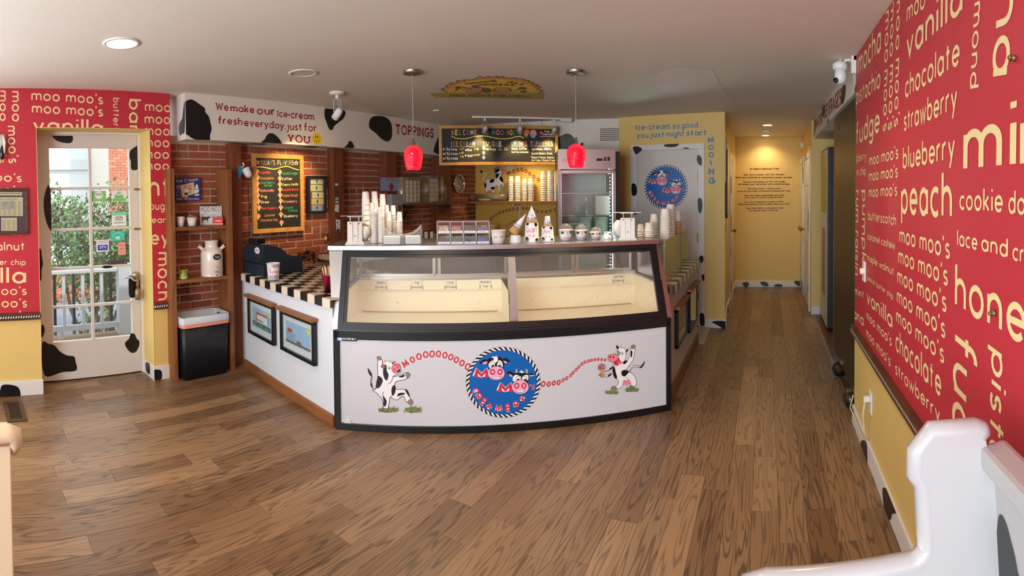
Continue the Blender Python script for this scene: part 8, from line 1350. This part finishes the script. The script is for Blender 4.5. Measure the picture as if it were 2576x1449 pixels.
# ------------------------------------------------------------------ right side
# steel cabinet on casters
BSM = mat('brown_reflective_steel', (58, 46, 38), .38, .35, bump=.03, bs=12); CXF = .592
cS = vert((CXF, 0), (CXF, -1)); ya_, yb_ = 3.30, cS.px(2098, 600)[0] * -1; t = thing('rolling_steel_cabinet', 'tall brown-reflecting steel cabinet on black casters past the red wall', 'cabinet', (.95, 3.8, 0)); MB().box((CXF, ya_, .13), (1.3, yb_, 2.15), 0, None, .006).build('cabinet_body', BSM, t)
MB().box((CXF - .004, yb_ - .004, .13), (CXF + .01, yb_ + .003, 2.15)).build('edge_strip', mat('edge_brown', (120, 60, 30), .4, .4), t); MB().box((CXF - .003, yb_ - .32, 2.02), (CXF, yb_ - .26, 2.06)).build('lock', BLKP, t)
for px, py in ((2098, 947), (2137, 1028)):
    y = FL.W(px, py).y; y = min(max(y, 3.38), yb_ - .06); x = .60; c_ = Vector((x, y, .062)); o = MB().cyl(c_ + Vector((0, -.016, 0)), c_ + Vector((0, .016, 0)), .062, 28).build('caster_wheel', BLKP, t); MB().cyl(c_ + Vector((0, -.018, 0)), c_ + Vector((0, .018, 0)), .03, 20).build('hub', CHROME, o)
    m = MB(); m.box((x - .04, y - .03, .105), (x + .04, y + .03, .13)); m.box((x - .02, y - .026, .055), (x + .03, y - .02, .12)); m.box((x - .02, y + .02, .055), (x + .03, y + .026, .12)); m.build('caster_fork', CHROME, o)
# drinks cooler
cm0 = .66; t = thing('drinks_cooler', 'black glass-door drinks cooler with a lit sign, half hidden by the steel cabinet', 'cooler', (1.0, 5.85, 0)); MB().box((cm0, 5.5, .02), (1.35, 6.2, 2.0), 0, None, .01).build('cabinet', BLKP, t); SCm = vert((0, 5.5), (1, 5.5)); MB().sbox(SCm, .74, 1.3, 1.74, 1.93, .001, .008).build('lit_sign', mat('sign_glow', (210, 236, 246), .4, emit=(190, 226, 240), es=.8), t)
m = MB(); text(m, SCm, 'ICE', (.775, 1.78), (.93, 1.78), (.775, 1.85), 0, sw=.22, d=.010, local=True); m.build('sign_lettering', BLK, t); MB().sbox(SCm, .73, 1.3, .16, 1.64, .001, .004).build('door_glass', mat('cooler_glass_dark', (20, 26, 36), .08), t)
for i in range(5): MB().sbox(SCm, .735, 1.28, .3 + i * .27, .33 + i * .27, .004, .007).build('shelf_light', mat('cooler_led', (220, 240, 255), .3, emit=(200, 230, 255), es=2.5), t)
rr = random.Random(3)
for i in range(5):
    for j in range(5): MB().sbox(SCm, .745 + j * .1, .81 + j * .1, .34 + i * .27, .5 + i * .27, .004, .006).build('bottle_row', mat('bottle_tint_%d' % (j % 3), ((70, 90, 110), (90, 70, 60), (60, 80, 60))[j % 3], .3), t)
SL = vert((cm0, 0), (cm0, -1)); MB().sbox(SL, -6.19, -5.53, .03, 1.98, .001, .004).build('side_graphic', mat('graphic_white', (206, 200, 186), .4), t); m = MB(); m.sbox(SL, -6.15, -5.6, 1.28, 1.95, .004, .005, 0); m.sbox(SL, -6.0, -5.7, .35, 1.1, .004, .005, 1); m.build('graphic_print', [mat('graphic_olive', (170, 160, 60), .4), mat('graphic_brown', (150, 112, 70), .4)], t)
# security camera above the wall end
r5 = crop(1980, 100, 3.6225); P = WR.off(.09).W(2113, 175); Sw = face(P); k = kpx(P) / 3.6225; t = thing('security_camera', 'white dome security camera bracketed beside the top of the red wall', 'camera', P); 
def U(x, y, d=0): return P + Sw.u * ((x - 482) * k) + Vector((0, 0, -(y - 300) * k)) + Sw.n * d
TZm = lambda x, y: Matrix.Translation(U(x, y))
MB().lathe([(58 * k, 0), (66 * k, 8 * k), (68 * k, 45 * k), (60 * k, 62 * k), (38 * k, 70 * k), (30 * k, 82 * k)], 28, 0, TZm(482, 305)).build('housing', PLW, t); MB().cyl(U(487, 230), U(487, 192), 9 * k, 12).build('aerial', PLW, t); MB().lathe([(1e-5, -66 * k), (30 * k, -58 * k), (46 * k, -38 * k), (54 * k, 0), (52 * k, 62 * k)], 28, 0, TZm(486, 365)).build('camera_head', PLW, t)
MB().cyl(U(452, 402, 30 * k), U(440, 406, 46 * k), 22 * k, 20).build('lens', BLK, t); m = MB(); m.tube([U(520, 225), U(560, 208), U(600, 206)], 14 * k, 8); m.ball(U(570, 212), 18 * k, 12); m.build('arm', PLW, t); aW = WR.px(*r5((650, 250))[0]); m = MB(); e0, e1 = U(585, 190), U(640, 245); m.box((min(e0.x, .57), 3.287, U(0, 245).z), (.577, 3.32, U(0, 188).z)); m.box((.545, 3.287, U(0, 360).z), (.577, 3.32, U(0, 188).z)); m.build('wall_bracket', PLW, t); m = MB(); m.tube([U(598, 300), U(610, 380), U(630, 440), U(648, 470)], 3 * k, 6); m.build('cable', PLW, t)
# dimmer, outlet with cord, wall bolts
def plate(name, label, cat, x0, x1, y0, y1, c):
    p, r, s_, u_ = [WR.px(*q) for q in c((x0, y0), (x1, y0), (x0, y1), (x1, y1))]; a, b = min(p[0], s_[0]), max(r[0], u_[0]); z1, z0 = (p[1] + r[1]) / 2, (s_[1] + u_[1]) / 2; t = thing(name, label, cat, WR.P((a + b) / 2, z0, 0)); MB().sbox(WR, a, b, z0, z1, 0, .007, 0, .003).build('cover_plate', PLW, t); return t, (a + b) / 2, (z0 + z1) / 2, b - a, z1 - z0
p0 = WR.px(2175, 682); t = thing('dimmer_switch', 'white dimmer switch with round knob on the lettered red wall', 'switch', WR.P(*p0)); MB().sbox(WR, p0[0] - .037, p0[0] + .037, p0[1] - .06, p0[1] + .06, 0, .007, 0, .003).build('cover_plate', PLW, t); M = WR.n.to_track_quat('Z', 'Y').to_matrix().to_4x4(); M.translation = WR.P(p0[0], p0[1], .007); MB().lathe([(.02, 0), (.019, .02), (.017, .022), (1e-5, .022)], 24, 0, M, False).build('knob', mat('knob_ivory', (226, 214, 190), .35), t)
r3_ = crop(2140, 900, 2.64); p0 = WR.px(*r3_((135, 295))[0]); t = thing('wall_outlet', 'white electrical outlet low on the yellow part of the right wall', 'outlet', WR.P(*p0)); MB().sbox(WR, p0[0] - .037, p0[0] + .037, p0[1] - .06, p0[1] + .06, 0, .007, 0, .003).build('cover_plate', PLW, t); MB().sbox(WR, p0[0] - .017, p0[0] + .017, p0[1] - .045, p0[1] - .008, .007, .010, 0, .002).build('socket', mat('socket_grey', (200, 200, 200), .4), t)
q = WR.P(p0[0], p0[1] + .02, .012); t = thing('power_cord', 'white power cord running from the outlet along the baseboard to the cabinet', 'cord', q); MB().box((q.x - .03, q.y - .015, q.z - .014), (q.x + .005, q.y + .015, q.z + .014), 0, None, .004).build('plug', PLW, t); pz = [q + Vector((-.02, .01, -.01)), q + Vector((-.03, .015, -.1)), q + Vector((-.02, .01, -.2)), WR.W(*r3_((128, 540))[0], .02), WR.W(*r3_((95, 500))[0], .024), WR.W(*r3_((60, 410))[0], .024), WR.W(*r3_((20, 330))[0], .024), Vector((.57, 3.30, .17))]; MB().tube(pz, .0045, 8).build('cable', mat('cable_ivory', (222, 208, 180), .5), t)
for x, y, lab in ((2555, 147, 'brass wall bolt high at the right edge of the red wall'), (2505, 787, 'small dark wall bolt in the lettering at mid height')):
    p = WR.W(x, y); MB_ = MB().cyl(p, p + Vector((-.012, 0, 0)), .008, 10); MB_.cyl(p + Vector((-.012, 0, 0)), p + Vector((-.02, 0, 0)), .005, 10); tag(MB_.build('wall_bolt', mat('old_brass', (130, 100, 60), .4, .6)), lab, 'bolt')
p = HR.W(2020, 365); t = thing('wall_sounder', 'round white sounder above the first hall door', 'alarm', p); M = Matrix.Translation(p) @ Matrix.Rotation(radians(-90), 4, 'Y'); MB().lathe([(.05, 0), (.05, .02), (.035, .04), (1e-5, .045)], 24, 0, M, False).build('housing', PLW, t)
# camera and blue tag hung by the left post
P = vert((-3.93, 0), (-3.93, 1)).W(622, 432); k = kpx(P) / 5.152; Sw = face(P); t = thing('security_camera', 'white dome security camera on the dark post left of the flavour board', 'camera', P); P0 = P
def U2(x, y, d=0): return P0 + Sw.u * ((x - 1150) * k) + Vector((0, 0, -(y - 1060) * k)) + Sw.n * d
m = MB(); ax2 = (U2(1110, 1000) - U2(1165, 1110)).normalized(); M = ax2.to_track_quat('Z', 'Y').to_matrix().to_4x4(); M.translation = U2(1150, 1065); m.lathe([(1e-5, -80 * k), (30 * k, -70 * k), (50 * k, -35 * k), (52 * k, 0), (50 * k, 20 * k)], 24, 0, M, False); m.build('camera_head', PLW, t); MB().lathe([(52 * k, 15 * k), (56 * k, 20 * k), (54 * k, 50 * k), (35 * k, 62 * k), (1e-5, 64 * k)], 24, 0, M, False).build('housing', PLW, t); MB().cyl(U2(1110, 985), U2(1098, 940), 10 * k, 10).build('aerial', PLW, t); m = MB(); m.tube([U2(1100, 1000), U2(1050, 985), U2(1030, 970)], 10 * k, 8); m.build('arm', PLW, t)
Sb = vert((-3.952, 0), (-3.952, 1)); m = MB(); m.prism(Sb, [Sb.px(*p) for p in c14((1022, 1015), (1085, 1050), (1060, 1120), (1040, 1190), (1022, 1170))][::-1], 0, .012); tag(m.build('blue_tag', mat('tag_blue', (60, 130, 160), .5)), 'small blue card hanging under the camera on the dark post', 'card')
# ------------------------------------------------------------------ benches in the foreground
BW_ = mat('bench_white_paint', (174, 171, 172), .3, coat=.2, var=.02, vs=3); BC_ = mat('bench_cream_paint', (226, 212, 178), .35, var=.03)
def tagb(o, *a): return tag(o, *a)
c15 = crop(2140, 900, 2.64)
t = thing('white_bench', 'white painted church-style bench in the right foreground with cow spots', 'bench', (.2, .9, 0)); 
BE = vert((0, .95), (1, .95)); tr = [BE.px(*p) for p in c15((405, 1425), (460, 1405), (505, 1365), (530, 1320), (540, 1290), (530, 1150), (512, 870), (490, 830), (463, 800), (467, 655), (555, 530), (850, 503), (880, 512), (897, 545))]
zarm = tr[0][1]; out = [(-.02, 0), (.05, 0), (.08, .30), (.36, .30), (.40, 0), (.50, 0), (.50, .5), (.487, tr[-1][1] - .05), (tr[-1][0] + .004, tr[-1][1] - .02)] + [(x, z) for x, z in tr[::-1]] + [(.0, zarm - .004), (-.04, zarm - .02), (-.05, zarm - .05), (-.02, zarm - .08)]
MB().prism(BE, out[::1], -.045, 0).build('end_panel', BW_, t)
m = MB(); m.tube([BE.P(x, z, -.0225) for x, z in [(-.04, zarm - .02), (.0, zarm - .006)] + tr], .0235, 12); m.build('rounded_edge', BW_, t)
zt = tr[-1][1] - .012; SB = Surf((.455, 0, 0), (0, -1, 0), (0, 0, 1), (-1, 0, 0)); m = MB(); M = Matrix.Translation((.455, 0, zt)) @ Matrix.Rotation(radians(-4), 4, 'Y')
m.box((-.0, -1.2, -.62), (.028, .962, -.02), 0, M); m.build('backrest', BW_, t); MB().box((-.028, -1.2, -.05), (.034, .962, -.0), 0, M, .012).build('top_rail', BW_, t)
MB().box((.0, -1.2, .40), (.45, .92, .43), 0, None, .008).build('seat', BW_, t); MB().box((.0, -1.2, .30), (.025, .92, .40)).build('apron', BW_, t)
SBk = vert((.440, 0), (.440, -1)); m = MB(); pts = [SBk.px(*p) for p in c15((918, 1065), (940, 1075), (965, 1140), (985, 1240), (1005, 1340), (1020, 1460), (1025, 1560), (840, 1560), (855, 1400), (885, 1230), (905, 1110))]; pts = smooth(pts, 3)
v_ = [M @ Vector((-.0015, -a, z - zt)) for a, z in pts]; m.add(v_, [tuple(range(len(v_)))]); m.each('cow_spot', BLK, t)
MB().box((.0, -1.24, 0), (.5, -1.195, .8)).build('end_panel', BW_, t)
t = thing('cream_bench', 'cream painted bench end with rounded cap at the lower left corner', 'bench', (-1.5, -.1, 0)); SL_ = vert((-1.5, 0), (-1.5, 1)); ae = SL_.px(27, 1110)[0]; ze = SL_.px(20, 1100)[1]
MB().box((-1.54, -1.0, 0), (-1.5, ae, ze - .01), 0, None, .004).build('backrest', BC_, t); m = MB(); m.tube([(-1.52, -1.0, ze), (-1.52, ae - .01, ze), (-1.52, ae + .008, ze - .006), (-1.52, ae + .014, ze - .03), (-1.52, ae + .008, ze - .06)], [.034, .034, .032, .024, .008], 14); m.build('rounded_cap', BC_, t); MB().box((-2.0, -1.0, .40), (-1.54, ae - .04, .43), 0, None, .005).build('seat', BC_, t)
MB().box((-2.0, ae - .06, 0), (-1.54, ae - .02, .62), 0, None, .005).build('end_panel', BC_, t)
# ------------------------------------------------------------------ outside the glazed door
DECK = woodmat('weathered_deck', (150, 120, 92), (110, 86, 64), 10, (1, .1, 1), 3, .7, .3); RW = mat('railing_white', (176, 182, 192), .4)
deck = struct(MB().box((-6.1, -1.5, -.20), (-4.27, 5, -.14)).build('floor_porch', mat('deck_under', (60, 50, 40), .8)))
for i in range(13): x = -6.08 + i * .14; MB().box((x, -1.5, -.14), (x + .134, 5, -.115)).build('plank', DECK, deck)
struct(MB().box((-40, -14, -.6), (-6.1, 24, -.5)).build('ground_street', mat('street_grey', (116, 120, 130), .85, var=.1, vs=2)))
OS = vert((-5.9, 0), (-5.9, 1)); c16 = crop(120, 600, 5.173); zt = (OS.px(*c16((70, 410))[0])[1] + OS.px(*c16((905, 390))[0])[1]) / 2; zb = (OS.px(*c16((90, 1140))[0])[1] + OS.px(*c16((905, 1080))[0])[1]) / 2; yp0, yp1 = OS.px(*c16((905, 600))[0])[0], OS.px(*c16((1045, 600))[0])[0]
t = thing('porch_railing', 'white porch railing outside the glazed door', 'railing', (-5.9, 2, -.115)); MB().box((-5.94, -.5, zt - .04), (-5.86, yp0, zt), 0, None, .006).build('top_rail', RW, t); MB().box((-5.93, -.5, zb - .06), (-5.87, yp0, zb)).build('bottom_rail', RW, t)
sp_ = OS.px(*c16((455, 600))[0])[0] - OS.px(*c16((207, 600))[0])[0]; yb0 = OS.px(*c16((207, 600))[0])[0]
for i in range(-4, 4):
    y = yb0 + i * sp_
    if y < yp0 - .05: MB().box((-5.917, y - .018, zb), (-5.883, y + .018, zt - .04)).build('baluster', RW, t)
yf = OS.px(*c16((180, 1230))[0])[0]; MB().box((-5.93, yf - .025, -.115), (-5.87, yf + .025, zb - .06)).build('foot', RW, t); tag(MB().box((-5.96, yp0, -.115), (-5.84, yp1 + .02, zt + .05), 0, None, .006).build('porch_post', RW), 'square white porch post at the right end of the railing outside', 'post')
t = thing('street_railing', 'black metal railing beyond the white porch railing', 'railing', (-6.35, 2, -.5))
for px in (87, 335, 590, 820): y = vert((-6.35, 0), (-6.35, 1)).px(*c16((px, 700))[0])[0]; MB().box((-6.37, y - .018, -.5), (-6.33, y + .018, zt - .03)).build('bar', BLKM, t)
MB().box((-6.38, .2, zt - .06), (-6.32, 2.6, zt - .03)).build('rail', BLKM, t)
# shrub
t = thing('leafy_shrub', 'large leafy green shrub with bare twisting stems beyond the railing', 'shrub', (-6.95, 1.8, -.5)); rr = random.Random(12); BARK = mat('shrub_bark', (104, 90, 78), .85, var=.2, vs=20); m = MB(); tips = []
for i in range(17):
    y0 = 1.85 + rr.uniform(-.75, .85); p = Vector((-6.95 + rr.uniform(-.2, .2), y0 * .6 + .74, -.5)); d = Vector((rr.uniform(-.15, .15), (y0 - 1.85) * .4 + rr.uniform(-.25, .25), 1)).normalized(); pts = [p.copy()]; r = rr.uniform(.014, .034)
    for k in range(9): d = (d + Vector((rr.uniform(-.3, .3), rr.uniform(-.35, .35), rr.uniform(-.1, .25)))).normalized(); p = p + d * .25; pts.append(p.copy())
    m.tube(pts, [r * (1 - .085 * k) for k in range(10)], 6); tips += pts[2:]
    for k in (3, 4, 5, 6, 7):
        q = pts[k].copy(); dd = (d + Vector((rr.uniform(-.8, .8), rr.uniform(-1, 1), rr.uniform(-.3, .5)))).normalized(); bp = [q.copy()]
        for _ in range(4): q = q + dd * .13; dd = (dd + Vector((0, rr.uniform(-.3, .3), .15))).normalized(); bp.append(q.copy())
        m.tube(bp, [r * .45 * (1 - .2 * z) for z in range(5)], 5); tips += bp[1:]
m.build('stems', BARK, t)
LEAF = bpy.data.materials.new('leaf_green'); LEAF.use_nodes = True; _b = LEAF.node_tree.nodes['Principled BSDF']; _oi = LEAF.node_tree.nodes.new('ShaderNodeNewGeometry'); _ns = LEAF.node_tree.nodes.new('ShaderNodeTexNoise'); _ns.inputs['Scale'].default_value = 5; _rp = LEAF.node_tree.nodes.new('ShaderNodeValToRGB'); _rp.color_ramp.elements[0].color = lin((40, 76, 40)); _rp.color_ramp.elements[1].color = lin((112, 156, 90)); _rp.color_ramp.elements[0].position = .35; _rp.color_ramp.elements[1].position = .65
LEAF.node_tree.links.new(_oi.outputs['Position'], _ns.inputs['Vector']); LEAF.node_tree.links.new(_ns.outputs[0], _rp.inputs[0]); LEAF.node_tree.links.new(_rp.outputs[0], _b.inputs['Base Color']); _b.inputs['Roughness'].default_value = .45
def leafv(p, n, s_):
    a = n.orthogonal().normalized(); b = n.cross(a); return [p, p + a * s_ * .5 + b * s_ * .28 + n * s_ * .06, p + a * s_, p + a * s_ * .5 - b * s_ * .28 + n * s_ * .06]
def rn(): return Vector((rr.uniform(-1, 1), rr.uniform(-1, 1), rr.uniform(-.6, 1))).normalized()
m = MB(); LM = MB(); LM.add(leafv(Vector((0, 0, 0)), Vector((0, 0, 1)), .075), [(0, 1, 2), (0, 2, 3)]); proto = LM.build('leaf', LEAF, t); nl = 0
up = [p for p in tips if p.z > .45] ; lo = [p for p in tips if p.z <= .45]
for i in range(8500):
    p = rr.choice(up if i % 7 else lo or up); p = p + Vector((rr.gauss(0, .09), rr.gauss(0, .12), rr.gauss(0, .12)))
    if p.z > 1.7 + .2 * sin(p.y * 7) or p.x > -6.45: continue
    n = rn()
    if nl < 290 and p.x > -6.9:
        o = proto if nl == 0 else bpy.data.objects.new('leaf', proto.data)
        if nl: COL.objects.link(o); o.parent = t; o.matrix_parent_inverse = proto.matrix_parent_inverse
        o.matrix_basis = Matrix.Translation(p) @ n.to_track_quat('Z', 'Y').to_matrix().to_4x4() @ Matrix.Rotation(rr.uniform(0, 6), 4, 'Z') @ Matrix.Scale(rr.uniform(.8, 1.3), 4); nl += 1
    else: m.add(leafv(p, n, rr.uniform(.045, .085)), [(0, 1, 2), (0, 2, 3)])
m.build('foliage', LEAF, t, kind='stuff')
# buildings across the street
OB = brickmat('pale_red_brick', (190, 96, 70), (206, 112, 84), (222, 136, 104)); OM = mat('pale_mortar', (214, 200, 184), .9); bcount = 0
def brickface(parent, x, y0, y1, z0, z1, vis_):
    global bcount
    st_ = MB(); row = 0; z = z0; me = None
    while z < z1 - .05:
        y = y0 - (.11 if row % 2 else 0)
        while y < y1:
            a, b = max(y, y0), min(y + .205, y1)
            if b - a > .19 and vis_(a, z) and bcount < 298:
                if me is None: o = MB().box((-.02, -.1025, 0), (.02, .1025, .06)).build('brick', OB, parent); me = o.data
                else: o = bpy.data.objects.new('brick', me); COL.objects.link(o); attach(o, parent)
                o.location = (x - .012, (a + b) / 2, z); o.matrix_basis = Matrix.Translation((x - .012, (a + b) / 2, z)); bcount += 1
            elif b - a > .03: st_.box((x - .03, a, z), (x + .006, b, z + .06))
            y += .217
        z += .073; row += 1
    if st_.v: o = st_.build('brick', OB, parent); o.name = 'outlying_bricks'; o['kind'] = 'stuff'
t = thing('brick_building', 'tall red brick building across the street, seen through the upper right pane', 'building', (-13.5, 5, -.5)); MB().box((-16, 3.85, -.5), (-13.02, 9, 6)).build('wall', OM, t); brickface(t, -13.0, 3.85, 5.2, -.4, 4.2, lambda y, z: y < 4.75 and 1.2 < z < 3.0)
t = thing('low_brick_wall', 'low red brick wall across the street behind the shrub', 'wall', (-10.2, 2.2, -.5)); MB().box((-10.3, .9, -.5), (-10.02, 3.5, .26)).build('wall_core', OM, t); brickface(t, -10.0, .95, 3.45, -.48, .25, lambda y, z: True); MB().box((-10.35, .85, .26), (-9.95, 3.55, .31)).build('coping', mat('coping_grey', (190, 190, 190), .7), t)
t = thing('white_building', 'bright white building across the street behind the shrub', 'building', (-16, 0, -.5)); MB().box((-22, -12, -.5), (-15, 3.84, 6.5)).build('wall', mat('render_white', (214, 216, 216), .8), t); MB().box((-15.03, -3, .2), (-14.98, 3.5, 1.3)).build('shopfront', mat('shop_grey', (120, 130, 136), .4), t); MB().box((-15.3, -3, 2.45), (-14.9, 3.8, 2.75)).build('cornice', mat('cornice_grey', (200, 204, 204), .7), t)
